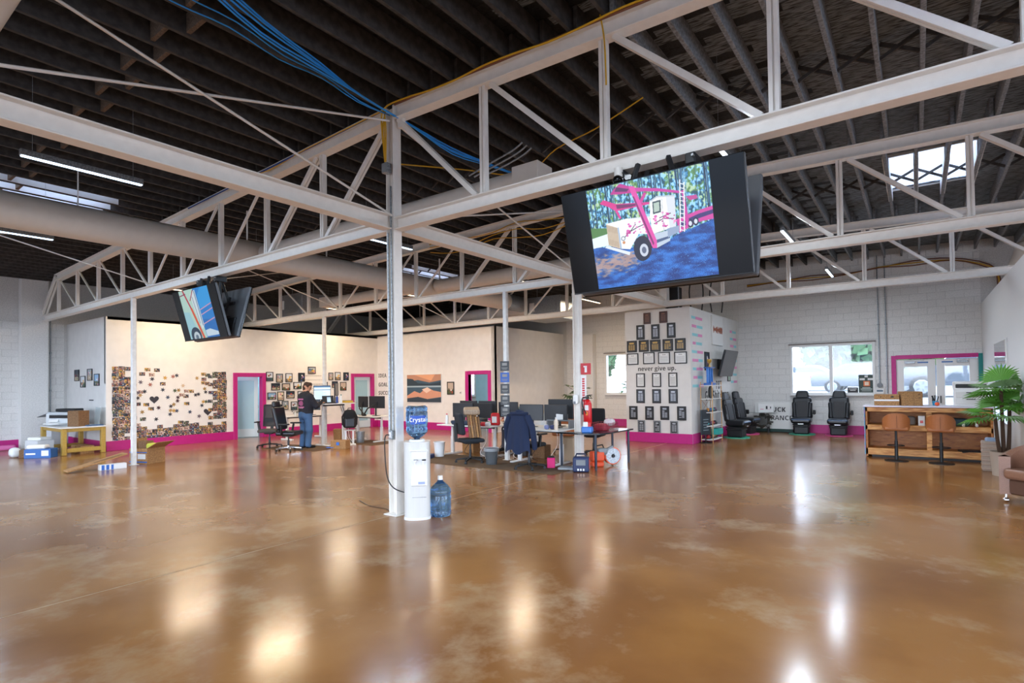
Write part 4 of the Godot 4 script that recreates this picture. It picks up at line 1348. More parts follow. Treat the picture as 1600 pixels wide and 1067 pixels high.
	# quote lines: unreadable thin lettering, modelled as rows of fine strokes
	for k in 7:
		var b := mb()
		var x := -0.36 + 0.04 * (k % 3)
		while x < 0.36:
			var w := rng.randf_range(0.02, 0.05)
			b.box(Vector3(x + w / 2, 0, 0.002), Vector3(w, 0.025 if k in [0, 2] else 0.016, 0.004))
			x += w + 0.018
		solo("quote_line", b, mat(hx("8f8880"), 0.7), "line of small grey wall lettering behind the man, number %d from the top" % (k + 1), "lettering", Vector3(fx, 2.02 - k * 0.15, -11.66), QX, "lines of the wall quote")
	# four small pictures on the grey partition
	for q in [[-19.65, 2.06, 0.26, 0.33, "first from the left, yellow and brown"], [-19.14, 1.87, 0.26, 0.33, "second, hung lower"], [-18.59, 2.06, 0.26, 0.33, "third, highest"], [-18.05, 1.91, 0.26, 0.33, "fourth, nearest the wall corner"]]:
		hang_frame("narrow_picture", "small dark framed picture on the grey partition, " + q[4], "picture", Vector3(q[0], q[1], -5.42), 0.0, q[2] + 0.12, q[3], M.black, P[rng.randi() % 14], "four small pictures by the printer", 0.02)
	solo("wall_note", mb().box(Vector3(0, 0, 0.002), Vector3(0.34, 0.03, 0.004)), M.dark_plastic, "thin dark line of lettering below the four small pictures", "lettering", Vector3(-18.5, 1.35, -5.42))
	# words in the corner
	for q in [["IDEA", 1.94], ["GOAL", 1.58], ["SUCCESS", 1.25]]:
		var o := words(Vector3(-17.36, q[1] + 0.09, -14.598), 0, q[0], 0.15, mat(hx("4a4744"), 0.6), "dark wall word %s near the inner corner" % q[0], "corner wall words")
		o.mesh.horizontal_alignment = HORIZONTAL_ALIGNMENT_LEFT
	# sunset canvas
	var cv := Image.create_empty(180, 104, false, Image.FORMAT_RGB8)
	cv.fill(hx("3f5a6b"))
	poly(cv, [[0, 0], [180, 0], [180, 22], [120, 30], [60, 20], [0, 26]], hx("c08a6e"))
	poly(cv, [[40, 0], [150, 0], [130, 24], [90, 14]], hx("e8a67c"))
	poly(cv, [[0, 14], [30, 16], [60, 32], [120, 36], [180, 28], [180, 42], [0, 42]], hx("2c3d49"))
	poly(cv, [[0, 42], [180, 42], [180, 48], [0, 48]], hx("9fb4bd"))
	poly(cv, [[0, 80], [40, 62], [70, 70], [110, 48], [140, 60], [180, 66], [180, 84], [110, 92], [60, 84], [0, 96]], hx("d99a7d"))
	poly(cv, [[80, 56], [110, 48], [130, 58], [105, 70]], hx("f0cdb8"))
	poly(cv, [[0, 90], [60, 84], [110, 94], [180, 86], [180, 104], [0, 104]], hx("33434f"))
	var c := thing("canvas_print", "wide sunset lake canvas on the white partition", "picture", Vector3(-14.78, 1.51, -14.597))
	put(c, "stretcher", mb().box(Vector3(0, 0, 0.018), Vector3(1.78, 1.03, 0.036), 0.004), M.white)
	put(c, "print", mb().quad4(Vector3(0, 0, 0.0375), 1.775, 1.025), img_mat(cv, 0.6))
	hang_frame("framed_photo", "small dark framed collage right of the sunset canvas", "picture", Vector3(-13.45, 1.51, -14.6), 0, 0.34, 0.46, M.black, P[6], "", 0.035)
	var th := thing("wall_hook", "small white wall hook between frame and pink door", "hook", Vector3(-12.97, 1.35, -14.6))
	put(th, "plate", mb().box(Vector3(0, 0, 0.01), Vector3(0.06, 0.09, 0.02), 0.006), M.white)
	put(th, "hook", mb().tube([Vector3(0, 0.02, 0.02), Vector3(0, -0.02, 0.05), Vector3(0, 0.0, 0.07)], 0.008), M.steel_dark)
	# coat seen through the third door
	var coat := thing("hung_coat", "blue grey coat hung in the room behind the third door", "coat", Vector3(-12.0, 1.0, -15.6))
	put(coat, "coat_body", mb().soft(Vector3(0, 0.1, 0), Vector3(0.55, 0.7, 0.2), 0.09, Basis(), -0.2), grained(hx("5f8f9c"), 0.9, 51, 0.3, 0.2))
	put(coat, "stand", mb().cyl(Vector3(0.0, -1.0, 0), Vector3(0, 0.5, 0), 0.02).cyl(Vector3(0, -1.0, 0), Vector3(0, -0.97, 0), 0.2), M.black)
	# --- plaques on the award box
	var rows := [[0, [[-5.92,3.38,0.20,0.31],[-5.46,3.38,0.22,0.31]], "small brown wooden plaque", ["left", "right"], "in the top pair"],
		[1, [[-6.12,3.01,0.23,0.40],[-5.69,3.00,0.23,0.40],[-5.25,3.01,0.23,0.40]], "black plaque with silver name plates", ["left", "middle", "right"], "in the second row"],
		[2, [[-6.38,2.63,0.29,0.32],[-6.03,2.63,0.28,0.32],[-5.70,2.62,0.29,0.32],[-5.35,2.62,0.28,0.32],[-5.01,2.62,0.28,0.32]], "black framed plaque with gold plates", ["leftmost", "second", "middle", "fourth", "rightmost"], "of the gold row"],
		[3, [[-6.36,2.28,0.33,0.32],[-5.89,2.29,0.33,0.32],[-5.46,2.28,0.33,0.32],[-5.01,2.27,0.34,0.32]], "black framed white certificate", ["leftmost", "second", "third", "rightmost"], "above the lettering"],
		[4, [[-6.14,1.69,0.25,0.38],[-5.68,1.69,0.25,0.38],[-5.23,1.69,0.24,0.38]], "narrow black framed pale certificate", ["left", "middle", "right"], "just below the lettering"],
		[5, [[-6.15,1.25,0.24,0.38],[-5.69,1.25,0.24,0.38],[-5.23,1.25,0.24,0.38]], "dark framed plaque with blue grey plates", ["left", "middle", "right"], "in the sixth row"],
		[6, [[-6.37,0.79,0.24,0.37],[-5.90,0.79,0.24,0.37],[-5.47,0.80,0.24,0.37],[-5.01,0.80,0.24,0.37]], "dark framed plaque with silver plates", ["leftmost", "second", "third", "rightmost"], "of four in the row near the floor"],
		[7, [[-6.14,0.42,0.21,0.34],[-5.69,0.42,0.20,0.34],[-5.22,0.42,0.21,0.34]], "grey rimmed plaque", ["left", "middle", "right"], "in the lowest row above the pink baseboard"]]
	for rw in rows:
		var mt := img_mat(plaque_image(rw[0], 60 + rw[0]), 0.3)
		var mt2 := img_mat(plaque_image(rw[0], 80 + rw[0]), 0.3)
		for i in rw[1].size():
			var q = rw[1][i]
			var fm: Material = M.black if rw[0] != 7 else M.grey_plastic
			if rw[0] == 0: fm = mat(hx("4a241a"), 0.4)
			hang_frame("award_plaque", "%s, %s %s" % [rw[2], rw[3][i], rw[4]], "plaque", Vector3(q[0], q[1], -14.36), 0, q[2], q[3], fm, mt if i % 2 == 0 else mt2, "plaques on the award box", 0.028)
	words(Vector3(-5.68, 2.0, -14.36), 0, "never give up.", 0.115, mat(hx("2f2c2a"), 0.6), "black lettering never give up on the award box")
	# right face of the award box (faces +x)
	var bxf := -4.75
	for k in 9:
		text_bars(Vector3(bxf, 3.34 - k * 0.228, -14.95), QX, 0.95 - 0.05 * (k % 4), [hx("6fc0c8"), hx("d670a8")], "faint teal and pink wall words left of the canvas, row %d from top" % (k + 1), k)
	for k in 8:
		text_bars(Vector3(bxf, 3.2 - k * 0.228, -18.55), QX, 0.75, [hx("6fc0c8"), hx("d670a8")], "faint teal and pink wall words by the back corner, row %d from top" % (k + 1), k + 3)
	var sp := thing("skyline_canvas", "white square canvas with a red and gold band on the box side", "picture", Vector3(bxf + 0.003, 3.12, -16.72), QX)
	put(sp, "canvas", mb().box(Vector3(0, 0, 0.02), Vector3(1.05, 0.86, 0.04), 0.004), M.white)
	var r2 := RandomNumberGenerator.new()
	r2.seed = 12
	var band := mb()
	for k in 40:
		var hgt := r2.randf_range(0.05, 0.22)
		band.box(Vector3(-0.45 + k * 0.023, 0.02, 0.043), Vector3(0.02, hgt, 0.006))
	put(sp, "band", band, tri_tex(mat(Color.WHITE, 0.6), ntex(71, 0.05, 2, [hx("8a2a36"), hx("c98a3a"), hx("5a2a4a")], [0.3, 0.5, 0.7], 128), 0.4), "red gold colour band")
	hang_frame("framed_photo", "tall narrow black frame on the box side above the trophy", "picture", Vector3(bxf, 2.2, -15.72), QX, 0.42, 0.52, M.black, P[3], "", 0.04)
	hang_frame("framed_photo", "small green certificate frame right of the wall screen", "picture", Vector3(bxf, 1.78, -17.92), QX, 0.3, 0.32, M.black, mat(hx("a9bfa9"), 0.5), "", 0.03)
	var ws := thing("wall_screen", "dark wall screen tilted out from the box side", "screen", Vector3(bxf, 2.13, -16.85), QX)
	put(ws, "mount_arm", mb().box(Vector3(0, 0, 0.03), Vector3(0.25, 0.3, 0.06), 0.01).bar(Vector3(0, 0, 0.05), Vector3(0, 0.05, 0.25), 0.06, 0.05), M.black)
	var tilt := Basis(Vector3.RIGHT, 0.26)
	put(ws, "casing", mb().box(Vector3(0, 0.02, 0.28), Vector3(1.35, 0.78, 0.05), 0.01, tilt), M.dark_plastic)
	put(ws, "glass_front", mb().box(Vector3(0, 0.012, 0.31), Vector3(1.33, 0.76, 0.012), 0.003, tilt), mat(hx("3f4144"), 0.12))
	words(Vector3(bxf, 1.52, -16.85), QX, "PBT", 0.24, M.black, "tall black letters PBT on the box side under the screen")
	words(Vector3(bxf, 1.22, -16.75), QX, "Get Shit Done.", 0.26, M.black, "black slogan lettering Get Shit Done on the box side")
	# dark case and hanging leads above the award box
	var bc := thing("black_case", "black upright case on top of the award box", "case", Vector3(-5.3, 3.6, -14.75))
	put(bc, "case_body", mb().box(Vector3(0, 0.3, 0), Vector3(0.34, 0.6, 0.3), 0.01), M.black)
	put(bc, "corner_rail", mb().box(Vector3(-0.18, 0.3, 0.15), Vector3(0.03, 0.6, 0.02)).box(Vector3(0.18, 0.3, 0.15), Vector3(0.03, 0.6, 0.02)), M.galv)
	for i in 4:
		var x := -5.0 + i * 0.16
		solo("hanging_lead", mb().tube(smooth([Vector3(x, yt(x) + 0.2, -15.2 - i * 0.4), Vector3(x + 0.05, 4.6, -15.15 - i * 0.4), Vector3(x - 0.03 + 0.1 * (i % 2), 4.1, -15.2 - i * 0.4), Vector3(x + 0.02, 3.605, -15.2 - i * 0.4)], 4), 0.018, 6), M.black, "black lead hanging from the roof onto the award box, number %d" % (i + 1), "cable", Vector3.ZERO, 0, "leads above the award box")
	# back wall conduit and boxes
	for q in [[-0.86, 5.2, 1.42, "left"], [-0.68, 5.2, 1.22, "right"]]:
		var t := thing("conduit", "grey vertical conduit right of the window, %s of two" % q[3], "conduit", Vector3(q[0], 0, -19.06), 0, "twin conduits")
		put(t, "pipe", mb().cyl(Vector3(0, q[2], 0), Vector3(0, q[1], 0), 0.016), M.galv)
		for y in [2.0, 3.2, 4.4]: put(t, "clip", mb().box(Vector3(0, y, -0.005), Vector3(0.07, 0.025, 0.03), 0.004), M.galv)
	var tm := thing("thermostat", "grey round gauge and box at the end of the conduit", "thermostat", Vector3(-0.86, 1.4, -19.08))
	put(tm, "box", mb().box(Vector3(0, -0.12, 0.03), Vector3(0.2, 0.16, 0.06), 0.01), M.white)
	put(tm, "panel", mb().box(Vector3(0, -0.11, 0.062), Vector3(0.15, 0.05, 0.006)), mat(hx("39566b"), 0.3))
	put(tm, "dial", mb().cyl(Vector3(0, 0.05, 0), Vector3(0, 0.05, 0.06), 0.07, 0.06, 16), M.grey_plastic)
	var cl := thing("conduit", "thin grey conduit beside the left pilaster", "conduit", Vector3(-20.56, 0, -5.02))
	put(cl, "pipe", mb().cyl(Vector3(0.02, 0.3, 0), Vector3(0.02, 3.7, 0), 0.018), M.galv)
	for y in [1.6, 2.7]: put(cl, "coupling", mb().cyl(Vector3(0.02, y, 0), Vector3(0.02, y + 0.06, 0), 0.03), M.galv)
	# posters in the window
	var po := thing("window_poster", "dark green poster with an orange emblem in the window corner", "poster", Vector3(-1.19, 1.5, -19.11))
	put(po, "sheet", mb().box(Vector3(0, 0, 0.004), Vector3(0.38, 0.52, 0.006)), mat(hx("3d4a44"), 0.6))
	put(po, "emblem", mb().box(Vector3(0.01, 0.0, 0.009), Vector3(0.16, 0.15, 0.004)), mat(hx("e0743a"), 0.6), "orange square emblem")
	put(po, "symbol", mb().box(Vector3(0.01, 0.0, 0.012), Vector3(0.1, 0.1, 0.004)), mat(hx("f3d9c0"), 0.6))
	put(po, "heading", mb().box(Vector3(-0.1, 0.13, 0.008), Vector3(0.13, 0.06, 0.003)).box(Vector3(0.1, 0.13, 0.008), Vector3(0.13, 0.06, 0.003)).box(Vector3(0, 0.21, 0.008), Vector3(0.08, 0.05, 0.003)), M.white)
	put(po, "small_print", mb().box(Vector3(0, -0.12, 0.008), Vector3(0.2, 0.02, 0.003)).box(Vector3(0, -0.16, 0.008), Vector3(0.28, 0.02, 0.003)).box(Vector3(0, -0.21, 0.008), Vector3(0.24, 0.014, 0.003)), mat(hx("c4ccc6"), 0.6))
	var p2 := thing("window_poster", "small black notice left of the green poster in the window", "poster", Vector3(-1.53, 1.31, -19.11))
	put(p2, "sheet", mb().box(Vector3(0, 0, 0.004), Vector3(0.27, 0.16, 0.006)), M.black)
	put(p2, "small_print", mb().box(Vector3(0, 0.035, 0.008), Vector3(0.2, 0.016, 0.003)).box(Vector3(0, -0.005, 0.008), Vector3(0.14, 0.016, 0.003)), M.white)
	# glossy panel on the right partition
	var gp := thing("glossy_panel", "mirror-like dark glass panel on the right partition", "panel", Vector3(1.42, 1.55, -15.1), -PI / 2)
	put(gp, "frame", mb().box(Vector3(0, 0, 0.012), Vector3(1.9, 1.7, 0.024), 0.004), M.white)
	put(gp, "glass", mb().box(Vector3(0, 0, 0.028), Vector3(1.84, 1.64, 0.012), 0.003), mat(hx("c9d0d6"), 0.05, 0.85))

func text_bars(at: Vector3, turn: float, w: float, cols: Array, label: String, k: int) -> void:
	# lettering too fine to read: short strokes in two colours
	var t := thing("faint_words", label, "lettering", at, turn, "faint wall words")
	var sp := w * (0.35 + 0.1 * (k % 3))
	for s in 2:
		var b := mb()
		var x := -w / 2 if s == 0 else -w / 2 + sp
		var e := -w / 2 + sp if s == 0 else w / 2
		while x < e - 0.03:
			b.box(Vector3(x + 0.018, 0, 0.002), Vector3(0.03, 0.075, 0.004))
			x += 0.042
		put(t, "first_words" if s == 0 else "last_words", b, mat(cols[(s + k) % 2].lerp(Color.WHITE, 0.25), 0.7))

# ------------------------------------------------------------------ furniture kit
func desk(label: String, at: Vector3, turn: float, w: float, d: float, h: float, group := "white height-adjustable desks") -> Node3D:
	var t := thing("office_desk", label, "desk", at, turn, group)
	put(t, "desktop", mb().box(Vector3(0, h - 0.014, 0), Vector3(w, 0.028, d), 0.006), M.white)
	for s in [-1, 1]:
		var x: float = s * (w / 2 - 0.16)
		put(t, "leg", mb().box(Vector3(x, h * 0.3, 0), Vector3(0.08, h * 0.6 - 0.03, 0.06), 0.005).box(Vector3(x, h * 0.72, 0), Vector3(0.062, h * 0.5, 0.045), 0.005), M.white)
		put(t, "foot", mb().box(Vector3(x, 0.02, 0), Vector3(0.075, 0.04, d * 0.86), 0.01), M.white)
	put(t, "crossbar", mb().box(Vector3(0, h - 0.06, 0), Vector3(w - 0.3, 0.04, 0.08), 0.005), M.steel_dark)
	return t

func monitor(label: String, at: Vector3, turn: float, w: float, h: float, group: String, screen: Material, stand := 0.18) -> Node3D:
	var t := thing("monitor", label, "monitor", at, turn, group)
	put(t, "casing", mb().box(Vector3(0, stand + h / 2, 0), Vector3(w, h, 0.035), 0.008), M.dark_plastic)
	put(t, "display", mb().quad4(Vector3(0, stand + h / 2, 0.0185), w - 0.02, h - 0.024), screen)
	put(t, "neck", mb().box(Vector3(0, (stand + h * 0.4) / 2, -0.045), Vector3(0.05, stand + h * 0.4, 0.03), 0.006).box(Vector3(0, stand + h * 0.4, -0.03), Vector3(0.1, 0.1, 0.03), 0.006), M.black)
	put(t, "stand_base", mb().box(Vector3(0, 0.006, -0.03), Vector3(0.2, 0.012, 0.16), 0.004), M.black)
	return t

func star_base(t: Node3D, m: Material, r := 0.3, hub := 0.1) -> void:
	var b := mb()
	var b2 := mb()
	for i in 5:
		var a := TAU * i / 5 + 0.3
		var e := Vector3(sin(a), 0, cos(a))
		b.bar(Vector3(0, hub, 0), e * r + Vector3(0, 0.07, 0), 0.04, 0.03, 0.006)
		var c := put(t, "caster", mb().cyl(e * r + Vector3(cos(a), 0, -sin(a)) * 0.022 + Vector3(0, 0.028, 0), e * r - Vector3(cos(a), 0, -sin(a)) * 0.022 + Vector3(0, 0.028, 0), 0.028, 0.028, 12).cyl(e * r + Vector3(0, 0.04, 0), e * r + Vector3(0, 0.075, 0), 0.012), M.black)
	b.cyl(Vector3(0, hub - 0.03, 0), Vector3(0, hub + 0.04, 0), 0.035)
	put(t, "star_base", b, m)
	put(t, "gas_lift", mb().cyl(Vector3(0, hub + 0.02, 0), Vector3(0, 0.28, 0), 0.026).cyl(Vector3(0, 0.26, 0), Vector3(0, 0.42, 0), 0.016), M.steel_dark)

func mesh_chair() -> void:
	var t := thing("office_chair", "office chair with grey seat and see-through mesh back by the pink door", "chair", Vector3(-14.25, 0, -8.2), 0.75, "office chairs")
	star_base(t, M.black, 0.32)
	put(t, "seat", mb().soft(Vector3(0, 0.46, 0.02), Vector3(0.5, 0.09, 0.48), 0.04), grained(hx("5b5751"), 0.95, 52, 0.2, 0.05, 0.08))
	put(t, "tilt_mechanism", mb().box(Vector3(0, 0.4, 0), Vector3(0.24, 0.06, 0.24), 0.02), M.black)
	var lean := Basis(Vector3.RIGHT, -0.16)
	var fr := mb()
	var o := Vector3(0, 0.86, -0.27)
	fr.box(o + lean * Vector3(-0.23, 0, 0), Vector3(0.035, 0.6, 0.035), 0.01, lean).box(o + lean * Vector3(0.23, 0, 0), Vector3(0.035, 0.6, 0.035), 0.01, lean)
	fr.box(o + lean * Vector3(0, 0.29, 0), Vector3(0.43, 0.035, 0.035), 0.01, lean).box(o + lean * Vector3(0, -0.29, 0), Vector3(0.43, 0.035, 0.035), 0.01, lean)
	fr.bar(Vector3(0, 0.4, -0.18), o + lean * Vector3(0, -0.28, 0), 0.08, 0.04, 0.01)
	put(t, "back_frame", fr, M.black)
	var net := glass(hx("1c1d22"), 0.75)
	net.roughness = 0.6
	put(t, "mesh_back", mb().box(o, Vector3(0.43, 0.56, 0.008), 0.0, lean), net, "see-through dark mesh")
	put(t, "lumbar_pad", mb().soft(o + lean * Vector3(0, -0.12, -0.03), Vector3(0.42, 0.13, 0.04), 0.02), M.black)
	for s in [-1, 1]:
		put(t, "armrest", mb().bar(Vector3(s * 0.26, 0.42, -0.02), Vector3(s * 0.3, 0.68, -0.02), 0.04, 0.06, 0.01).soft(Vector3(s * 0.31, 0.7, 0.04), Vector3(0.09, 0.035, 0.27), 0.016), M.black)

func exec_chair() -> void:
	var t := thing("office_chair", "black padded office chair with headrest and chrome base behind the man", "chair", Vector3(-13.05, 0, -8.02), 2.1, "office chairs")
	star_base(t, M.chrome, 0.32)
	put(t, "seat", mb().soft(Vector3(0, 0.46, 0.03), Vector3(0.52, 0.11, 0.52), 0.05), M.leather)
	put(t, "tilt_mechanism", mb().box(Vector3(0, 0.39, 0), Vector3(0.2, 0.05, 0.26), 0.015).bar(Vector3(0.1, 0.38, 0.1), Vector3(0.28, 0.36, 0.12), 0.015, 0.015), M.black)
	var lean := Basis(Vector3.RIGHT, -0.2)
	put(t, "backrest", mb().soft(Vector3(0, 0.83, -0.27), Vector3(0.5, 0.6, 0.1), 0.05, lean, 0.08, 0.05), M.leather)
	put(t, "headrest", mb().soft(Vector3(0, 1.2, -0.33), Vector3(0.3, 0.17, 0.1), 0.05, lean), M.leather)
	put(t, "headrest_post", mb().bar(Vector3(0, 1.05, -0.35), Vector3(0, 1.2, -0.38), 0.05, 0.03, 0.01), M.chrome)
	put(t, "back_spine", mb().bar(Vector3(0, 0.4, -0.2), Vector3(0, 0.7, -0.34), 0.07, 0.05, 0.01).bar(Vector3(0, 0.7, -0.34), Vector3(0, 1.1, -0.4), 0.05, 0.04, 0.01), M.black)
	for s in [-1, 1]:
		put(t, "armrest", mb().bar(Vector3(s * 0.27, 0.42, -0.05), Vector3(s * 0.31, 0.68, -0.02), 0.035, 0.07, 0.01).soft(Vector3(s * 0.31, 0.7, 0.04), Vector3(0.1, 0.04, 0.28), 0.018), M.black)

func task_chair(label: String, at: Vector3, turn: float, m: Material) -> Node3D:
	var t := thing("office_chair", label, "chair", at, turn, "office chairs")
	star_base(t, M.black, 0.3)
	put(t, "seat", mb().soft(Vector3(0, 0.47, 0.02), Vector3(0.48, 0.08, 0.47), 0.038), m)
	put(t, "seat_pan", mb().box(Vector3(0, 0.42, 0), Vector3(0.3, 0.03, 0.3), 0.01), M.black)
	put(t, "backrest", mb().soft(Vector3(0, 0.82, -0.25), Vector3(0.44, 0.46, 0.09), 0.044, Basis(Vector3.RIGHT, -0.12), -0.06, 0.03), m)
	put(t, "back_post", mb().bar(Vector3(0, 0.42, -0.1), Vector3(0, 0.46, -0.3), 0.07, 0.02, 0.005).bar(Vector3(0, 0.45, -0.31), Vector3(0, 0.84, -0.32), 0.07, 0.025, 0.006), M.black)
	return t

func bin(label: String, at: Vector3, m: Material, r := 0.13, h := 0.32, bag := false) -> void:
	var t := thing("waste_bin", label, "bin", at, 0.0, "office waste bins")
	put(t, "bucket", mb().lathe([Vector2(0.0, 0.0), Vector2(r * 0.78, 0.0), Vector2(r, h), Vector2(r + 0.012, h), Vector2(r + 0.012, h - 0.015), Vector2(r - 0.006, h), Vector2(r * 0.77, 0.012), Vector2(0, 0.012)], Vector3.ZERO, 18), m)
	if bag:
		var g := glass(hx("dfe4e8"), 0.35)
		g.roughness = 0.5
		put(t, "bag", mb().lathe([Vector2(r * 0.7, 0.05), Vector2(r * 0.97, h - 0.01), Vector2(r + 0.016, h + 0.012), Vector2(r + 0.02, h - 0.05)], Vector3.ZERO, 18), g)
		put(t, "litter", mb().soft(Vector3(0.01, 0.1, 0), Vector3(0.13, 0.12, 0.12), 0.05), grained(hx("c9b46a"), 0.9, 53, 0.4, 0.05))

func carton(nm: String, label: String, at: Vector3, turn: float, s: Vector3, m: Material, group := "", tape := true) -> Node3D:
	var t := thing(nm, label, "box", at, turn, group)
	put(t, "carton_body", mb().box(Vector3(0, s.y / 2, 0), s, 0.006), m)
	if tape:
		put(t, "tape", mb().box(Vector3(0, s.y + 0.0008, 0), Vector3(s.x * 1.0, 0.0016, 0.05)).box(Vector3(0, s.y * 0.85, s.z / 2 + 0.0008), Vector3(0.0001 + s.x * 0.0, 0.0001, 0.0001)), mat(hx("c9b184"), 0.3))
	return t

func bottle(nm: String, label: String, at: Vector3, r: float, h: float, m: Material, capm: Material, group := "") -> void:
	var t := thing(nm, label, "bottle", at, 0.0, group)
	put(t, "body", mb().lathe([Vector2(0, 0), Vector2(r * 0.95, 0), Vector2(r, 0.01), Vector2(r, h * 0.72), Vector2(r * 0.45, h * 0.86), Vector2(r * 0.42, h * 0.9), Vector2(0, h * 0.9)], Vector3.ZERO, 14), m)
	put(t, "cap", mb().cyl(Vector3(0, h * 0.89, 0), Vector3(0, h, 0), r * 0.5, r * 0.48, 12), capm)

func build_left_desks() -> void:
	# standing desk at the column, long side towards +x
	var off := mat(hx("101114"), 0.2)
	var shot := Image.create_empty(64, 44, false, Image.FORMAT_RGB8)
	shot.fill(hx("cfe6f7"))
	shot.fill_rect(Rect2i(0, 0, 64, 5), hx("3b5f86"))
	shot.fill_rect(Rect2i(0, 12, 64, 2), hx("3f5a70"))
	for i in 6: shot.fill_rect(Rect2i(4, 18 + i * 4, 30 + (i * 13) % 24, 1), hx("8fb0c6"))
	desk("tall white standing desk where the man works", Vector3(-13.25, 0, -9.52), PI / 2, 1.0, 0.7, 1.17)
	monitor("lit monitor with a pale page on the standing desk", Vector3(-13.42, 1.17, -9.28), 1.15, 0.46, 0.4, "monitors", img_mat(shot, 0.3, 0.9), 0.1)
	monitor("dark monitor turned sideways on the standing desk", Vector3(-13.42, 1.17, -9.75), 2.3, 0.44, 0.36, "monitors", off, 0.2)
	var lp := thing("laptop", "open black laptop below the lit monitor", "laptop", Vector3(-13.08, 1.17, -9.26), 1.25)
	put(lp, "keyboard_deck", mb().box(Vector3(0, 0.01, 0.05), Vector3(0.32, 0.018, 0.22), 0.004), M.black)
	put(lp, "lid", mb().box(Vector3(0, 0.11, -0.08), Vector3(0.32, 0.21, 0.012), 0.004, Basis(Vector3.RIGHT, -0.25)), M.black)
	put(lp, "display", mb().box(Vector3(0.02, 0.11, -0.072), Vector3(0.1, 0.15, 0.002), 0.0, Basis(Vector3.RIGHT, -0.25)), img_mat(shot, 0.3, 0.8))
	bottle("drink_bottle", "dark blue drink bottle on the standing desk", Vector3(-13.05, 1.17, -9.5), 0.035, 0.22, mat(hx("1c3f8c"), 0.3), M.black)
	bottle("drink_bottle", "white spray bottle on the standing desk", Vector3(-13.03, 1.17, -9.62), 0.035, 0.24, M.white, M.teal)
	var sp := thing("yellow_tray", "yellow tool tray at the end of the standing desk", "tray", Vector3(-13.07, 1.17, -9.84))
	put(sp, "tray", mb().box(Vector3(0, 0.03, 0), Vector3(0.26, 0.06, 0.26), 0.01), mat(hx("c7a13a"), 0.5))
	put(sp, "rim", mb().box(Vector3(0, 0.063, 0), Vector3(0.22, 0.008, 0.22)), M.dark_plastic)
	# desk B right
	desk("low white desk right of the standing desk", Vector3(-13.2, 0, -10.75), 0.0, 1.4, 0.7, 0.75)
	monitor("left of two dark monitors with arms on the right desk", Vector3(-13.55, 0.75, -10.8), PI - 0.1, 0.5, 0.33, "monitors", off, 0.24)
	monitor("right of two dark monitors with arms on the right desk", Vector3(-12.92, 0.75, -10.8), PI + 0.1, 0.62, 0.36, "monitors", off, 0.22)
	var ar := thing("arm_stand", "black V-shaped double monitor arm on the right desk", "stand", Vector3(-13.2, 0.75, -10.55))
	put(ar, "clamp", mb().box(Vector3(0, 0.02, 0), Vector3(0.1, 0.08, 0.1), 0.01), M.black)
	for s in [-1, 1]: put(ar, "arm", mb().tube([Vector3(0, 0.04, 0), Vector3(s * 0.18, 0.22, 0.02), Vector3(s * 0.3, 0.32, -0.1)], 0.02, 8), M.black)
	# desk C behind the man
	desk("white desk half hidden behind the man", Vector3(-15.7, 0, -10.2), PI / 2, 1.5, 0.7, 0.74)
	monitor("dark monitor on the desk behind the man", Vector3(-15.6, 0.74, -10.4), 0.6, 0.56, 0.34, "monitors", off, 0.15)
	var pc := thing("small_plant", "small potted plant on the desk behind the man", "plant", Vector3(-15.45, 0.74, -9.75))
	put(pc, "pot", mb().lathe([Vector2(0, 0), Vector2(0.05, 0), Vector2(0.065, 0.11), Vector2(0.05, 0.11), Vector2(0, 0.1)]), M.white)
	put(pc, "leaves", leaf_ball(Vector3(0, 0.17, 0), 0.09, 40, 0.06, 91), M.green_dark)
	# chairs
	mesh_chair()
	exec_chair()
	# backpack hung on the desk end
	var bp := thing("backpack", "black backpack hung at the end of the standing desk", "backpack", Vector3(-12.78, 0.425, -9.72), 0.95)
	put(bp, "pack_body", mb().soft(Vector3(0, 0.3, 0), Vector3(0.36, 0.52, 0.24), 0.11, Basis(), -0.12), M.mesh_black)
	put(bp, "front_pocket", mb().soft(Vector3(0, 0.2, 0.13), Vector3(0.28, 0.28, 0.1), 0.05), M.leather)
	put(bp, "top_handle", mb().tube([Vector3(-0.06, 0.54, 0), Vector3(-0.04, 0.6, 0), Vector3(0.04, 0.6, 0), Vector3(0.06, 0.54, 0)], 0.012, 6), M.black)
	for s in [-1, 1]: put(bp, "strap", mb().tube([Vector3(s * 0.12, 0.5, -0.1), Vector3(s * 0.2, 0.35, -0.2), Vector3(s * 0.19, 0.12, -0.18)], 0.022, 6), M.black)
	var stl := thing("bag_stool", "white two-post stool under the backpack", "stool", Vector3(-12.8, 0, -9.72), 0.95)
	put(stl, "seat_board", mb().box(Vector3(0, 0.41, 0), Vector3(0.32, 0.02, 0.26), 0.005), M.white)
	for s in [-1, 1]: put(stl, "leg", mb().box(Vector3(s * 0.1, 0.2, 0), Vector3(0.05, 0.4, 0.05), 0.005), M.white)
	put(stl, "foot", mb().box(Vector3(0, 0.012, 0), Vector3(0.34, 0.024, 0.3), 0.005), M.white)
	bin("grey metal waste bin behind the backpack", Vector3(-13.0, 0, -10.25), M.galv)
	carton("floor_carton", "open brown carton with blue print on the floor by the slim post", Vector3(-12.3, 0, -9.05), 0.5, Vector3(0.42, 0.22, 0.28), M.card, "", false)
	var mk := solo("carton_mark", mb().box(Vector3.ZERO, Vector3(0.08, 0.08, 0.004)).box(Vector3(-0.22, -0.1, 0), Vector3(0.2, 0.02, 0.004)), M.blue_plastic, "blue printed mark on the carton by the slim post", "mark", Vector3(-12.225, 0.14, -8.91), 0.5)
	bag_of_paper(Vector3(-13.62, 0.0, -9.95))
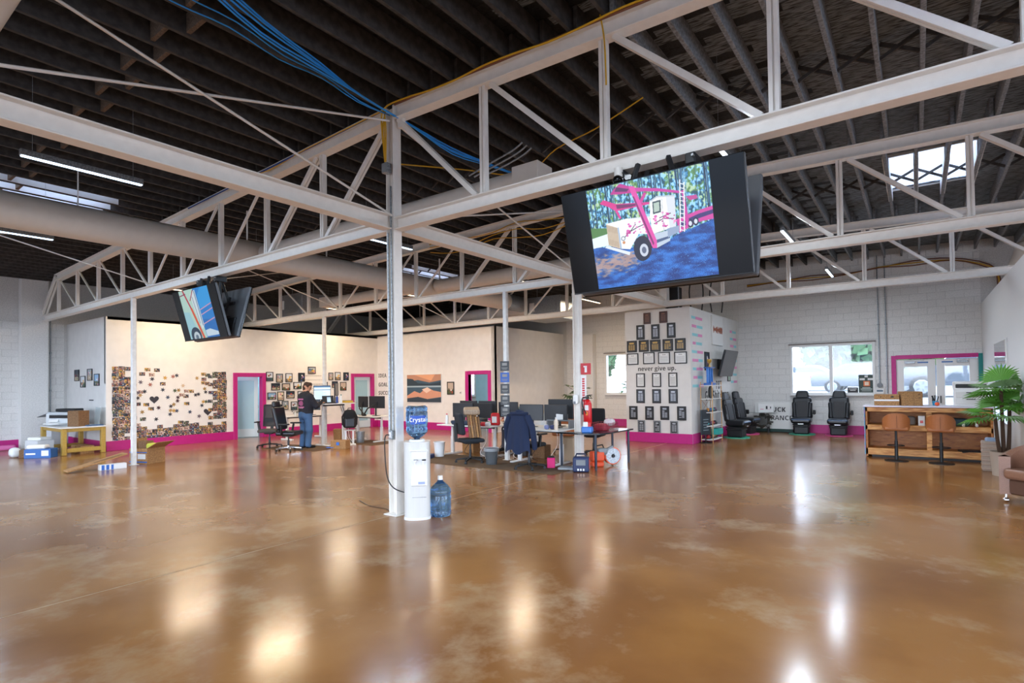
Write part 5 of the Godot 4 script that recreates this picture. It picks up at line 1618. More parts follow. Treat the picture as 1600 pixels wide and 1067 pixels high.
	# mats
	for q in [[Vector3(-13.35, 0.004, -8.6), Vector2(1.9, 1.0), 0.2, "brown floor mat under the man and the black chair"], [Vector3(-12.7, 0.004, -10.4), Vector2(1.3, 1.0), 0.0, "brown floor mat below the right desk"]]:
		solo("floor_mat", mb().box(Vector3.ZERO, Vector3(q[1].x, 0.008, q[1].y), 0.003), M.rug, q[3], "mat", q[0], q[2], "brown floor mats")
	# cables under the desks
	for i in 4:
		var x := -13.15 - i * 0.12
		solo("desk_cable", mb().tube([Vector3(x, 1.1, -9.75 - 0.05 * i), Vector3(x + 0.03, 0.5, -9.95 - 0.05 * i), Vector3(x - 0.04, 0.15, -10.05 - 0.05 * i), Vector3(x + 0.05, 0.012, -10.1 - 0.05 * i)], 0.008, 5), M.white if i % 2 else M.black, "loose cable hanging under the left desks", "cable", Vector3.ZERO, 0, "cables under the left desks")

func bag_of_paper(at: Vector3) -> void:
	solo("paper_bag", mb().soft(Vector3(0, 0.2, 0), Vector3(0.24, 0.4, 0.16), 0.03, Basis(), 0.1), M.card, "brown paper bag standing under the standing desk", "bag", at, 0.4)

func leaf_ball(o: Vector3, r: float, n: int, size: float, sd: int) -> MB:
	var g := RandomNumberGenerator.new()
	g.seed = sd
	var b := mb()
	for i in n:
		var d := Vector3(g.randfn(), g.randfn(), g.randfn()).normalized()
		var p := o + d * r * pow(g.randf(), 0.4)
		var s := d.cross(Vector3(g.randfn(), g.randfn(), g.randfn())).normalized()
		var l := (d + Vector3(0, -0.3, 0) + s * 0.4).normalized() * size
		var w := s * size * 0.28
		b.ftri(p, p + l * 0.5 + w, p + l)
		b.ftri(p, p + l, p + l * 0.5 - w)
	return b

# ------------------------------------------------------------------ water cooler
func build_cooler() -> void:
	var at := Vector3(-5.06, 0, -4.86)
	var t := thing("water_cooler", "white floor-standing water cooler beside the column", "water cooler", at, 0.75)
	var pf := PackedVector2Array()
	for i in 13: pf.append(Vector2(0.155 * cos(PI * i / 12 - PI / 2 + PI / 2), 0))
	var body := mb()
	# rounded front, flat back
	var ring := []
	for i in 15:
		var a := PI * i / 14
		ring.append(Vector2(-0.158 * cos(a), 0.06 + 0.1 * sin(a)))
	ring.append(Vector2(0.158, -0.15)); ring.append(Vector2(-0.158, -0.15))
	var up := PackedVector2Array()
	for p in ring: up.append(Vector2(p.x, -p.y))
	body.t = Transform3D(Basis(Vector3.RIGHT, -PI / 2), Vector3.ZERO)
	body.prism(up, 0.02, 0.95)
	put(t, "cabinet", body, M.white_gloss)
	var base := mb()
	base.t = Transform3D(Basis(Vector3.RIGHT, -PI / 2), Vector3.ZERO)
	var up2 := PackedVector2Array()
	for p in up: up2.append(p * 1.04)
	base.prism(up2, 0.0, 0.03)
	put(t, "plinth", base, M.white)
	put(t, "recess_panel", mb().box(Vector3(0.03, 0.66, 0.152), Vector3(0.2, 0.42, 0.02), 0.008), mat(hx("e0e0de"), 0.4))
	put(t, "top_lip", mb().box(Vector3(0.03, 0.85, 0.165), Vector3(0.22, 0.025, 0.03), 0.008), M.white)
	for s in [-0.02, 0.08]:
		var tp := put(t, "tap", mb().cyl(Vector3(s, 0.72, 0.16), Vector3(s, 0.72, 0.2), 0.014).cyl(Vector3(s, 0.725, 0.195), Vector3(s, 0.68, 0.195), 0.011), M.white)
		put(tp, "lever", mb().box(Vector3(s + 0.012, 0.74, 0.2), Vector3(0.05, 0.016, 0.025), 0.005), M.black if s > 0 else M.chrome)
	put(t, "drip_tray", mb().box(Vector3(0.03, 0.46, 0.17), Vector3(0.2, 0.08, 0.04), 0.012), M.white)
	put(t, "badge", mb().box(Vector3(0.06, 0.46, 0.192), Vector3(0.08, 0.03, 0.004)), mat(hx("9aa6c4"), 0.5))
	put(t, "seam", mb().box(Vector3(0.03, 0.28, 0.158), Vector3(0.17, 0.004, 0.01)), M.grey_plastic)
	put(t, "collar", mb().lathe([Vector2(0.1, 0.95), Vector2(0.09, 0.975), Vector2(0.06, 0.975)], Vector3.ZERO, 20), M.white)
	# bottle on top, upside down
	var wm := mat(Color(0.5, 0.73, 0.96, 0.06), 0.04)
	wm.refraction_enabled = true
	wm.refraction_scale = 0.033
	wm.transparency = BaseMaterial3D.TRANSPARENCY_ALPHA
	var pr := [Vector2(0.0, 0.0), Vector2(0.03, 0.0), Vector2(0.035, 0.04), Vector2(0.1, 0.085), Vector2(0.13, 0.12), Vector2(0.135, 0.15), Vector2(0.128, 0.19), Vector2(0.135, 0.205), Vector2(0.135, 0.37), Vector2(0.128, 0.385), Vector2(0.135, 0.40), Vector2(0.133, 0.43), Vector2(0.11, 0.45), Vector2(0, 0.445)]
	var bt := thing("water_bottle", "blue water bottle upside down on the cooler, with a printed label", "bottle", at + Vector3(0, 0.945, 0), 0.75)
	put(bt, "bottle_shell", mb().lathe(pr, Vector3.ZERO, 24), wm)
	var lab := mb()
	for i in 12:
		var a0 := -0.55 + 1.5 * i / 12.0
		var a1 := -0.55 + 1.5 * (i + 1) / 12.0
		var n0 := Vector3(sin(a0), 0, cos(a0))
		var n1 := Vector3(sin(a1), 0, cos(a1))
		lab.nquad(n0 * 0.1375 + Vector3(0, 0.225, 0), n1 * 0.1375 + Vector3(0, 0.225, 0), n1 * 0.1375 + Vector3(0, 0.33, 0), n0 * 0.1375 + Vector3(0, 0.33, 0), n0, n1, n1, n0)
	put(bt, "label_band", lab, mat(hx("1b4fb0"), 0.4), "blue printed label")
	put(bt, "label_text", bent_text("Crystal", 0.05, 0.1385, 0.2, 0.278), M.white, "white lettering Crystal")
	# spare bottle on the floor
	var sb := thing("water_bottle", "full blue water bottle standing on the floor beside the cooler", "bottle", Vector3(-4.9, 0, -5.1))
	var pr2 := [Vector2(0, 0.0), Vector2(0.12, 0.0), Vector2(0.133, 0.02), Vector2(0.135, 0.06), Vector2(0.128, 0.075), Vector2(0.135, 0.09), Vector2(0.135, 0.25), Vector2(0.128, 0.265), Vector2(0.135, 0.28), Vector2(0.132, 0.33), Vector2(0.1, 0.375), Vector2(0.04, 0.43), Vector2(0.03, 0.45), Vector2(0, 0.455)]
	put(sb, "bottle_shell", mb().lathe(pr2, Vector3.ZERO, 24), wm)
	put(sb, "cap", mb().cyl(Vector3(0, 0.45, 0), Vector3(0, 0.5, 0), 0.034, 0.032, 16), M.white)
	# column outlet, conduit and cooler lead
	var ob := thing("outlet_box", "grey outlet box on the cooler column", "outlet", Vector3(XC - 0.02, 1.02, TZ[1] + 0.06))
	put(ob, "box", mb().box(Vector3(0, 0, 0), Vector3(0.07, 0.12, 0.05), 0.006), M.galv)
	put(ob, "socket", mb().box(Vector3(0, 0, 0.027), Vector3(0.04, 0.07, 0.006), 0.002), M.white)
	put(ob, "conduit_pipe", mb().cyl(Vector3(-0.03, 0.06, 0), Vector3(-0.03, 2.6, 0), 0.012).cyl(Vector3(0.03, 0.06, 0), Vector3(0.03, 3.2, 0), 0.012), M.galv)
	var cd := [Vector3(XC - 0.02, 1.02, TZ[1] + 0.1), Vector3(XC - 0.06, 1.0, TZ[1] + 0.13), Vector3(XC - 0.07, 0.8, TZ[1] + 0.13), Vector3(XC - 0.03, 0.5, TZ[1] + 0.13), Vector3(XC + 0.08, 0.36, TZ[1] + 0.12), Vector3(-5.2, 0.3, -4.8)]
	solo("power_lead", mb().tube(smooth(cd, 5), 0.008, 6), M.black, "black power lead from the column to the cooler", "cable")
	var jb := thing("junction_box", "grey junction box high on the cooler column", "junction box", Vector3(XC - 0.03, 4.45, TZ[1] + 0.09))
	put(jb, "box", mb().box(Vector3.ZERO, Vector3(0.1, 0.13, 0.08), 0.006), M.galv)
	put(jb, "lid", mb().box(Vector3(0, 0, 0.042), Vector3(0.09, 0.12, 0.006), 0.002), M.grey_plastic)

func smooth(p: Array, n: int) -> Array:
	var out := []
	for i in p.size() - 1:
		var a: Vector3 = p[maxi(i - 1, 0)]
		var d: Vector3 = p[mini(i + 2, p.size() - 1)]
		for k in n:
			out.append(p[i].cubic_interpolate(p[i + 1], a, d, float(k) / n))
	out.append(p[-1])
	return out

func bent_text(txt: String, h: float, r: float, turn: float, y: float) -> ArrayMesh:
	var tm := lettering(txt, h, 0.002)
	var out := ArrayMesh.new()
	for s in tm.get_surface_count():
		var a := tm.surface_get_arrays(s)
		var v: PackedVector3Array = a[Mesh.ARRAY_VERTEX]
		var n := PackedVector3Array()
		for i in v.size():
			var ang := v[i].x / r + turn
			var rr := r + v[i].z
			n.append(Vector3(sin(ang), 0, cos(ang)))
			v[i] = Vector3(sin(ang) * rr, v[i].y + y, cos(ang) * rr)
		var b := []
		b.resize(Mesh.ARRAY_MAX)
		b[Mesh.ARRAY_VERTEX] = v
		b[Mesh.ARRAY_NORMAL] = n
		b[Mesh.ARRAY_INDEX] = a[Mesh.ARRAY_INDEX]
		out.add_surface_from_arrays(Mesh.PRIMITIVE_TRIANGLES, b)
	return out

# ------------------------------------------------------------------ printer table at the left wall
func build_corner_table() -> void:
	var t := thing("work_table", "mustard yellow wooden table with a white top by the left wall", "table", Vector3(-18.05, 0, -4.88))
	put(t, "table_top", mb().box(Vector3(0, 0.69, 0), Vector3(1.84, 0.03, 0.96), 0.004), M.white)
	for x in [-0.84, 0.84]:
		for z in [-0.41, 0.41]: put(t, "leg", mb().box(Vector3(x, 0.34, z), Vector3(0.12, 0.67, 0.1), 0.008), M.yellow_wood)
	for z in [-0.41, 0.41]: put(t, "apron", mb().box(Vector3(0, 0.63, z), Vector3(1.56, 0.09, 0.05), 0.006), M.yellow_wood)
	for x in [-0.84, 0.84]:
		put(t, "apron", mb().box(Vector3(x, 0.63, 0), Vector3(0.06, 0.09, 0.72), 0.006), M.yellow_wood)
		put(t, "low_rail", mb().box(Vector3(x, 0.12, 0), Vector3(0.06, 0.1, 0.72), 0.006), M.yellow_wood)
	# printer
	var p := thing("printer", "grey wide-format printer with open tray on the yellow table", "printer", Vector3(-18.42, 0.705, -4.84), 0.45)
	put(p, "chassis", mb().soft(Vector3(0, 0.1, 0), Vector3(0.8, 0.2, 0.46), 0.03), mat(hx("cfd2d3"), 0.4))
	put(p, "scanner_lid", mb().soft(Vector3(0, 0.31, -0.02), Vector3(0.8, 0.09, 0.44), 0.03), mat(hx("bfc3c5"), 0.4))
	put(p, "side_tower", mb().box(Vector3(-0.35, 0.2, 0), Vector3(0.1, 0.22, 0.44), 0.01).box(Vector3(0.35, 0.2, 0), Vector3(0.1, 0.22, 0.44), 0.01), mat(hx("d6d8d8"), 0.4))
	put(p, "paper_bay", mb().box(Vector3(0, 0.2, 0.02), Vector3(0.6, 0.14, 0.4), 0.01), M.black)
	put(p, "document_feeder", mb().box(Vector3(0.05, 0.4, -0.05), Vector3(0.6, 0.08, 0.3), 0.02), M.black)
	put(p, "side_tray", mb().box(Vector3(-0.6, 0.27, 0), Vector3(0.35, 0.012, 0.3), 0.003, Basis(Vector3.BACK, 0.3)), M.grey_plastic)
	put(p, "output_tray", mb().box(Vector3(0.05, 0.06, 0.34), Vector3(0.5, 0.03, 0.24), 0.008), M.white)
	put(p, "control_panel", mb().box(Vector3(-0.1, 0.13, 0.26), Vector3(0.3, 0.08, 0.02), 0.006, Basis(Vector3.RIGHT, -0.4)), M.white)
	carton("table_carton", "brown carton with a white sticker beside the printer", Vector3(-17.5, 0.705, -4.85), 0.45, Vector3(0.34, 0.4, 0.3), M.card_dark, "", false)
	solo("white_binder", mb().box(Vector3(0, 0.19, 0), Vector3(0.1, 0.38, 0.3), 0.01), M.white, "white box file between printer and carton", "binder", Vector3(-17.8, 0.705, -4.85), 0.4)
	solo("paper_stack", mb().box(Vector3(0, 0.015, 0), Vector3(0.2, 0.03, 0.34), 0.004), mat(hx("3f5f86"), 0.6), "flat blue and white papers at the right end of the table", "papers", Vector3(-17.25, 0.705, -5.12), 0.1)
	solo("acrylic_sheet", mb().box(Vector3(0, 0.24, 0), Vector3(0.36, 0.46, 0.01), 0.0, Basis(Vector3.RIGHT, -0.08)), glass(hx("c9d6d8"), 0.45), "tilted clear sheet leaning on the grey partition", "sheet", Vector3(-17.55, 0.705, -5.28))
	# things below and beside the table
	carton("white_carton", "white carton stacked left before the table", Vector3(-18.3, 0, -4.25), 0.2, Vector3(0.6, 0.36, 0.36), mat(hx("d9dadb"), 0.7), "", false)
	carton("white_carton", "pale tall carton beyond the left end of the table", Vector3(-19.5, 0, -4.9), 0.15, Vector3(0.4, 0.62, 0.4), mat(hx("cfd3d6"), 0.7), "", false)
	var bb := carton("blue_box", "blue and white printed box on the floor before the table", Vector3(-17.3, 0, -4.05), 0.85, Vector3(0.56, 0.22, 0.3), mat(hx("2b62a8"), 0.5), "", false)
	put(bb, "print_panel", mb().box(Vector3(-0.14, 0.11, 0.152), Vector3(0.2, 0.04, 0.003)).box(Vector3(0.16, 0.12, 0.152), Vector3(0.15, 0.13, 0.003)), M.white, "white printed panels")
	put(bb, "crumpled_paper", mb().soft(Vector3(-0.06, 0.27, 0), Vector3(0.4, 0.1, 0.24), 0.04), M.paper)
	carton("small_carton", "small brown carton leaning left of the blue box", Vector3(-17.72, 0, -3.88), 0.9, Vector3(0.24, 0.19, 0.2), M.card_dark, "", false)
	solo("plastic_bag", mb().soft(Vector3(0, 0.12, 0), Vector3(0.26, 0.24, 0.22), 0.09, Basis(), -0.2), mat(hx("e4e6e4"), 0.4), "white plastic bag at the left end of the floor boxes", "bag", Vector3(-17.98, 0, -3.7))
	solo("paper_heap", mb().soft(Vector3(0, 0.04, 0), Vector3(0.44, 0.08, 0.3), 0.035), M.paper, "crumpled white papers on the white carton", "papers", Vector3(-18.3, 0.36, -4.25), 0.4)
	for q in [[-17.85, "left"], [-17.45, "right"]]:
		carton("shelf_carton", "small carton on the floor under the table, %s one" % q[1], Vector3(q[0], 0, -4.98), 0.0, Vector3(0.32, 0.2, 0.3), M.card, "", false)
	solo("pink_sheet", mb().soft(Vector3(0, 0.07, 0), Vector3(0.5, 0.14, 0.16), 0.06), mat(hx("e070a8"), 0.6), "pale pink rolled sheet at the foot of the left wall", "roll", Vector3(-20.3, 0, -3.95), 1.4)
	# carton with a sloping panel
	var rb := thing("open_carton", "open brown shipping carton with flaps behind the slim post", "box", Vector3(-13.92, 0, -5.12), 0.35)
	var w := 0.5
	var d := 0.44
	var hh := 0.34
	put(rb, "carton_body", mb().box(Vector3(-w / 2, hh / 2, 0), Vector3(0.012, hh, d)).box(Vector3(w / 2, hh / 2, 0), Vector3(0.012, hh, d)).box(Vector3(0, hh / 2, -d / 2), Vector3(w, hh, 0.012)).box(Vector3(0, hh / 2, d / 2), Vector3(w, hh, 0.012)).box(Vector3(0, 0.006, 0), Vector3(w, 0.012, d)), M.card)
	put(rb, "flap", mb().box(Vector3(w / 2 + 0.14, hh + 0.07, 0), Vector3(0.32, 0.01, d), 0, Basis(Vector3.BACK, 0.45)), M.card)
	put(rb, "flap", mb().box(Vector3(-w / 2, hh + 0.1, -0.02), Vector3(0.01, 0.2, d * 0.8)), M.card)
	put(rb, "stripe", mb().box(Vector3(0, 0.04, d / 2 + 0.007), Vector3(w, 0.025, 0.003)).box(Vector3(0, 0.25, d / 2 + 0.007), Vector3(w, 0.02, 0.003)), M.blue_plastic, "blue tape stripe")
	put(rb, "shipping_label", mb().box(Vector3(0.1, 0.16, d / 2 + 0.008), Vector3(0.22, 0.11, 0.003)), M.white, "white shipping label")
	put(rb, "filler", mb().soft(Vector3(0.05, 0.36, -0.05), Vector3(0.26, 0.14, 0.22), 0.05), mat(hx("c7cc4a"), 0.7))
	var inner := carton("small_carton", "small brown carton standing in the open carton", Vector3(-14.0, 0.1, -5.12), 0.35, Vector3(0.22, 0.38, 0.2), M.card_dark, "", false)
	var fl := thing("cardboard_slab", "flat brown cardboard panel sloping from the carton to the floor", "cardboard", Vector3(-13.55, 0, -4.0))
	var sl := Basis(Vector3.UP, -0.02) * Basis(Vector3.RIGHT, 0.24)
	put(fl, "panel", mb().box(Vector3(-0.08, 0.155, -0.08), Vector3(0.3, 0.03, 1.05), 0.005, sl), M.card)
	put(fl, "printed_line", mb().box(Vector3(0.02, 0.222, -0.25), Vector3(0.04, 0.004, 0.5), 0, sl), M.card_dark, "dark printed line")
	var bx := thing("striped_box", "flat white box with blue stripes under the cardboard panel", "box", Vector3(-13.44, 0, -4.3), 1.5)
	put(bx, "box_body", mb().box(Vector3(0, 0.055, 0), Vector3(0.46, 0.11, 0.16), 0.004), M.white)
	put(bx, "stripe", mb().box(Vector3(-0.18, 0.055, 0.081), Vector3(0.05, 0.1, 0.003)).box(Vector3(-0.1, 0.055, 0.081), Vector3(0.05, 0.1, 0.003)).box(Vector3(-0.02, 0.055, 0.081), Vector3(0.04, 0.1, 0.003)), M.blue_plastic)

# ------------------------------------------------------------------ middle desks
func build_middle_desks() -> void:
	var off := mat(hx("17191c"), 0.35)
	desk("white desk with the boxed-up grey chair", Vector3(-8.3, 0, -9.75), 0.0, 1.6, 0.75, 0.72)
	desk("white desk with the jacket-draped chair", Vector3(-6.32, 0, -9.55), 0.0, 1.35, 0.75, 0.72)
	desk("white desk behind the boxed-up grey chair's desk", Vector3(-8.3, 0, -10.52), 0.0, 1.6, 0.75, 0.72)
	desk("white desk behind the jacket chair's desk", Vector3(-6.4, 0, -10.33), 0.0, 1.35, 0.75, 0.72)
	# monitors seen from the back
	for q in [[-8.78, -9.95, 0.62, 0.34, 0.05, "leftmost switched-off monitor on the left middle desk"], [-8.16, -9.95, 0.56, 0.34, -0.05, "second switched-off monitor on the left middle desk"], [-7.72, -10.35, 0.5, 0.36, PI + 0.2, "third dark monitor, turned away, behind the left middle desk"],
			[-6.66, -9.75, 0.6, 0.34, 0.03, "left switched-off monitor on the jacket chair's desk"], [-6.05, -9.75, 0.58, 0.34, -0.06, "right switched-off monitor on the jacket chair's desk"]]:
		monitor(q[5], Vector3(q[0], 0.72, q[1]), q[4], q[2], q[3], "dark monitors on the middle desks", off, 0.14)
	for q in [[-8.95, -10.35, 0.55, 0.36, PI, "left monitor back on the rear left desk"], [-8.35, -10.35, 0.5, 0.36, PI + 0.1, "right monitor back on the rear left desk"], [-6.2, -10.2, 0.62, 0.42, PI, "large monitor back on the rear right desk"]]:
		monitor(q[5], Vector3(q[0], 0.72, q[1]), q[4], q[2], q[3], "dark monitors on the middle desks", off, 0.16)
	# chairs
	task_chair("grey fabric task chair loaded with folded cardboard", Vector3(-7.62, 0, -8.85), 2.6, M.fabric)
	var cb := thing("folded_cardboard", "bundle of folded brown cardboard standing on the grey chair", "cardboard", Vector3(-7.58, 0.505, -8.92), 2.3)
	for i in 5: put(cb, "sheet", mb().box(Vector3(0.02 * i - 0.04, 0.28 - 0.01 * i, -0.1 + 0.055 * i), Vector3(0.4, 0.5 - 0.02 * i, 0.045), 0.004, Basis(Vector3.RIGHT, -0.12)), M.card if i % 2 else M.card_dark)
	put(cb, "wrapped_parcel", mb().soft(Vector3(-0.02, 0.58, -0.04), Vector3(0.5, 0.12, 0.34), 0.04, Basis(Vector3.BACK, 0.08)), grained(hx("b39a80"), 0.5, 54, 0.2, 0.2), "parcel in pale film")
	var jc := task_chair("black task chair with a navy jacket over its back", Vector3(-6.08, 0, -8.8), 3.0, M.mesh_black)
	for s in [-1, 1]: put(jc, "armrest", mb().bar(Vector3(s * 0.27, 0.44, 0.0), Vector3(s * 0.29, 0.66, 0.02), 0.035, 0.06, 0.01).soft(Vector3(s * 0.29, 0.68, 0.06), Vector3(0.08, 0.035, 0.25), 0.016), M.black)
	jacket(Vector3(-6.08, 0, -8.8), 3.0)
	task_chair("black chair at the far side of the rear desks", Vector3(-5.95, 0, -11.2), 0.2, M.mesh_black)
	var tc := thing("tan_chair", "tan padded chair beyond the rear right desk", "chair", Vector3(-6.72, 0, -11.3), 0.1)
	put(tc, "seat", mb().soft(Vector3(0, 0.46, 0), Vector3(0.55, 0.12, 0.52), 0.05), M.tan)
	put(tc, "backrest", mb().soft(Vector3(0, 0.85, -0.25), Vector3(0.55, 0.6, 0.12), 0.05), M.tan)
	star_base(tc, M.black)
	# bins
	bin("white plastic waste bin under the left middle desk", Vector3(-8.85, 0, -9.2), M.white, 0.13, 0.34)
	var wire := glass(hx("55595c"), 0.7)
	wire.roughness = 0.5
	bin("grey mesh waste bin with a clear bag between the middle chairs", Vector3(-7.05, 0, -8.85), wire, 0.14, 0.33, true)
	solo("blue_tray", mb().box(Vector3(0, 0.05, 0), Vector3(0.4, 0.1, 0.3), 0.015), mat(hx("1d2f5c"), 0.5), "dark blue tray on the floor behind the cooler", "tray", Vector3(-8.95, 0, -8.8), 0.3)
	var pk := thing("pink_box", "small pink and black box on the floor beside the jacket chair", "box", Vector3(-5.78, 0, -9.12), 0.5)
	put(pk, "box_body", mb().box(Vector3(0, 0.1, 0), Vector3(0.15, 0.2, 0.14), 0.006), mat(hx("d4156e"), 0.5))
	put(pk, "lid", mb().box(Vector3(0, 0.215, 0), Vector3(0.12, 0.03, 0.1), 0.008), M.black)
	# desk clutter
	solo("cloth_heap", mb().soft(Vector3(0, 0.05, 0), Vector3(0.55, 0.1, 0.3), 0.045, Basis(), 0.1), grained(hx("3c4a60"), 0.9, 55, 0.4, 0.1), "blue grey cloth heap on the left middle desk", "cloth", Vector3(-8.42, 0.72, -9.55))
	solo("tool_heap", mb().soft(Vector3(-0.1, 0.06, 0), Vector3(0.3, 0.12, 0.22), 0.05).soft(Vector3(0.12, 0.05, 0.04), Vector3(0.26, 0.1, 0.2), 0.04).soft(Vector3(0.0, 0.12, -0.04), Vector3(0.2, 0.08, 0.2), 0.03), M.dark_plastic, "dark heap of headsets and gear on the left middle desk", "gear", Vector3(-7.9, 0.72, -9.55))
	for q in [[-8.05, -9.42, "c4222c", 0.06], [-7.62, -9.45, "d8dcde", 0.05], [-7.72, -9.42, "b8202a", 0.07], [-7.88, -9.42, "3b6ea5", 0.05]]:
		solo("small_pouch", mb().soft(Vector3(0, 0.045, 0), Vector3(0.13, 0.09, 0.1), 0.035), mat(hx(q[2]), 0.6), "small coloured pouch in the gear heap of the left middle desk", "pouch", Vector3(q[0], 0.72, q[1]), 0, "pouches in the gear heap")
	bottle("sauce_bottle", "red capped bottle at the left end of the middle desks", Vector3(-9.0, 0.72, -9.62), 0.04, 0.24, M.white, M.red)
	bottle("sauce_bottle", "amber bottle on the left middle desk", Vector3(-8.62, 0.72, -9.66), 0.035, 0.22, mat(hx("c98a2a"), 0.3), M.white)
	solo("desk_carton", mb().box(Vector3(0, 0.12, 0), Vector3(0.2, 0.24, 0.16), 0.006), M.card, "small upright carton on the left middle desk", "box", Vector3(-8.42, 0.72, -9.9), 0.2)
	bottle("sauce_bottle", "clear bottle beside the small carton on the left desk", Vector3(-8.22, 0.72, -9.8), 0.04, 0.2, glass(hx("dfe8ee"), 0.4), M.white)
	var bg := thing("snack_bag", "red and white snack bag on the gap between middle desks", "bag", Vector3(-7.62, 0.72, -9.72), 0.2)
	put(bg, "bag_body", mb().soft(Vector3(0, 0.14, 0), Vector3(0.22, 0.28, 0.1), 0.045, Basis(), -0.1), M.red)
	put(bg, "print_patch", mb().soft(Vector3(0, 0.13, 0.048), Vector3(0.12, 0.14, 0.014), 0.006), M.white, "pale printed patch")
	var spk := thing("desk_speaker", "grey green box speaker on a stand between the desks", "speaker", Vector3(-7.62, 0.72, -10.66), 0.4)
	put(spk, "cabinet", mb().box(Vector3(0, 0.19, 0), Vector3(0.22, 0.38, 0.2), 0.01), mat(hx("8f9a92"), 0.5))
	put(spk, "cone", mb().lathe([Vector2(0.0, 0.0), Vector2(0.03, 0.004), Vector2(0.075, 0.02), Vector2(0.08, 0.012)], Vector3.ZERO, 16), M.dark_plastic)
	spk.get_child(1).transform = Transform3D(Basis(Vector3.RIGHT, PI / 2), Vector3(0, 0.25, 0.1))
	solo("paper_tray", mb().box(Vector3(0, 0.12, 0), Vector3(0.26, 0.24, 0.2), 0.006), M.white, "white stack of trays beside the speaker", "tray", Vector3(-6.9, 0.72, -10.4))
	solo("microphone", mb().cyl(Vector3(0, 0, 0), Vector3(0, 0.015, 0), 0.06).cyl(Vector3(0, 0.015, 0), Vector3(0.02, 0.2, 0), 0.008).ball(Vector3(0.02, 0.25, 0), Vector3(0.03, 0.06, 0.03)), M.black, "black desk microphone beside the snack bag", "microphone", Vector3(-7.82, 0.72, -9.82))
	solo("red_folder", mb().box(Vector3(0, 0.01, 0), Vector3(0.3, 0.02, 0.22), 0.004), M.red, "red folder lying left on the jacket chair's desk", "folder", Vector3(-6.8, 0.72, -9.35), 0.3)
	bottle("lotion_bottle", "cream coloured pump bottle at the right end of the middle desks", Vector3(-5.78, 0.72, -9.32), 0.04, 0.25, mat(hx("ead9c4"), 0.5), M.white)
	for q in [[-6.02, -9.35, "7d86b4"], [-5.92, -9.4, "3c4a7a"], [-6.1, -9.45, "d8dce4"], [-5.98, -9.5, "2b2d33"]]:
		solo("desk_trinket", mb().soft(Vector3(0, 0.045, 0), Vector3(0.09, 0.09, 0.08), 0.03), mat(hx(q[2]), 0.5), "small trinket left of the cream pump bottle", "trinket", Vector3(q[0], 0.72, q[1]), 0, "trinkets near the pump bottle")
	solo("desk_shelf", mb().box(Vector3(0, 0.16, 0), Vector3(0.55, 0.02, 0.24), 0.004).box(Vector3(-0.26, 0.08, 0), Vector3(0.02, 0.16, 0.24)).box(Vector3(0.26, 0.08, 0), Vector3(0.02, 0.16, 0.24)), M.grey_plastic, "grey desk riser at the right end of the middle desks", "riser", Vector3(-5.95, 0.72, -9.78))
	solo("tissue_box", mb().box(Vector3(0, 0.06, 0), Vector3(0.22, 0.12, 0.12), 0.008), M.white, "white tissue box on the desk riser", "box", Vector3(-5.92, 0.89, -9.78))
	# sculpted clutter below the desks
	for q in [[-8.75, -10.2, M.card, 0.3, "carton under the left middle desk"], [-7.35, -10.4, M.dark_plastic, 0.25, "dark computer case under the left middle desk"], [-6.75, -10.25, M.card_dark, 0.28, "carton under the gap of the middle desks"], [-5.95, -10.1, mat(hx("b9a184"), 0.8), 0.5, "tan carton under the right middle desk"]]:
		carton("under_desk_box", q[4], Vector3(q[0], 0, q[1]), 0.1, Vector3(0.32, q[3], 0.3), q[2], "boxes under the middle desks", false)
	for i in 6:
		var x := -8.6 + i * 0.48
		solo("desk_cable", mb().tube(smooth([Vector3(x, 0.685, -10.0), Vector3(x + 0.06, 0.35, -9.95), Vector3(x - 0.1, 0.06, -9.9), Vector3(x + 0.2, 0.015, -9.7)], 4), 0.007, 5), M.white if i % 2 else M.black, "loose cable hanging under the middle desks", "cable", Vector3.ZERO, 0, "cables under the middle desks")
	for q in [[Vector3(-7.9, 0.004, -9.0), Vector2(2.0, 1.3), "brown floor mat under the grey chair"], [Vector3(-6.1, 0.004, -8.95), Vector2(1.6, 1.1), "brown floor mat under the jacket chair"]]:
		solo("floor_mat", mb().box(Vector3.ZERO, Vector3(q[1].x, 0.008, q[1].y), 0.003), M.rug, q[2], "mat", q[0], 0.0, "brown floor mats")
	# signs on the slim post
	for i in 5:
		var cc: Color = [hx("26282a"), hx("2456a8"), hx("26282a"), hx("26282a"), hx("26282a")][i]
		var sg := thing("post_sign", "%s small sign on the slim post, number %d from the top" % ["blue" if i == 1 else "black", i + 1], "sign", Vector3(-7.17, 2.03 - i * 0.245, TZ[2] + 0.098), 0.35, "small signs on the slim post")
		put(sg, "plate", mb().box(Vector3(0, 0, 0.008), Vector3(0.2, 0.21, 0.014), 0.003), mat(cc, 0.4))
		put(sg, "motif", mb().box(Vector3(0, 0.04, 0.017), Vector3(0.11, 0.06, 0.004)).box(Vector3(0, -0.04, 0.017), Vector3(0.14, 0.012, 0.004)).box(Vector3(0, -0.065, 0.017), Vector3(0.1, 0.01, 0.004)), mat(hx("8d8a84"), 0.5))
	# table with the black top around the column
	var pt := PackedVector2Array()
	for p in [[-5.72, 9.22], [-5.2, 9.16], [-4.98, 9.2], [-4.82, 9.32], [-4.74, 9.52], [-4.72, 10.62], [-5.22, 10.62], [-5.22, 9.42], [-5.72, 9.42]]: pt.append(Vector2(p[0], p[1]))
	var tb := thing("black_table", "black topped table with round steel legs around the extinguisher column", "table")
	var top := mb()
	top.t = Transform3D(Basis(Vector3.RIGHT, -PI / 2), Vector3.ZERO)
	top.prism(pt, 0.665, 0.69)
	put(tb, "table_top", top, mat(hx("1d2024"), 0.22))
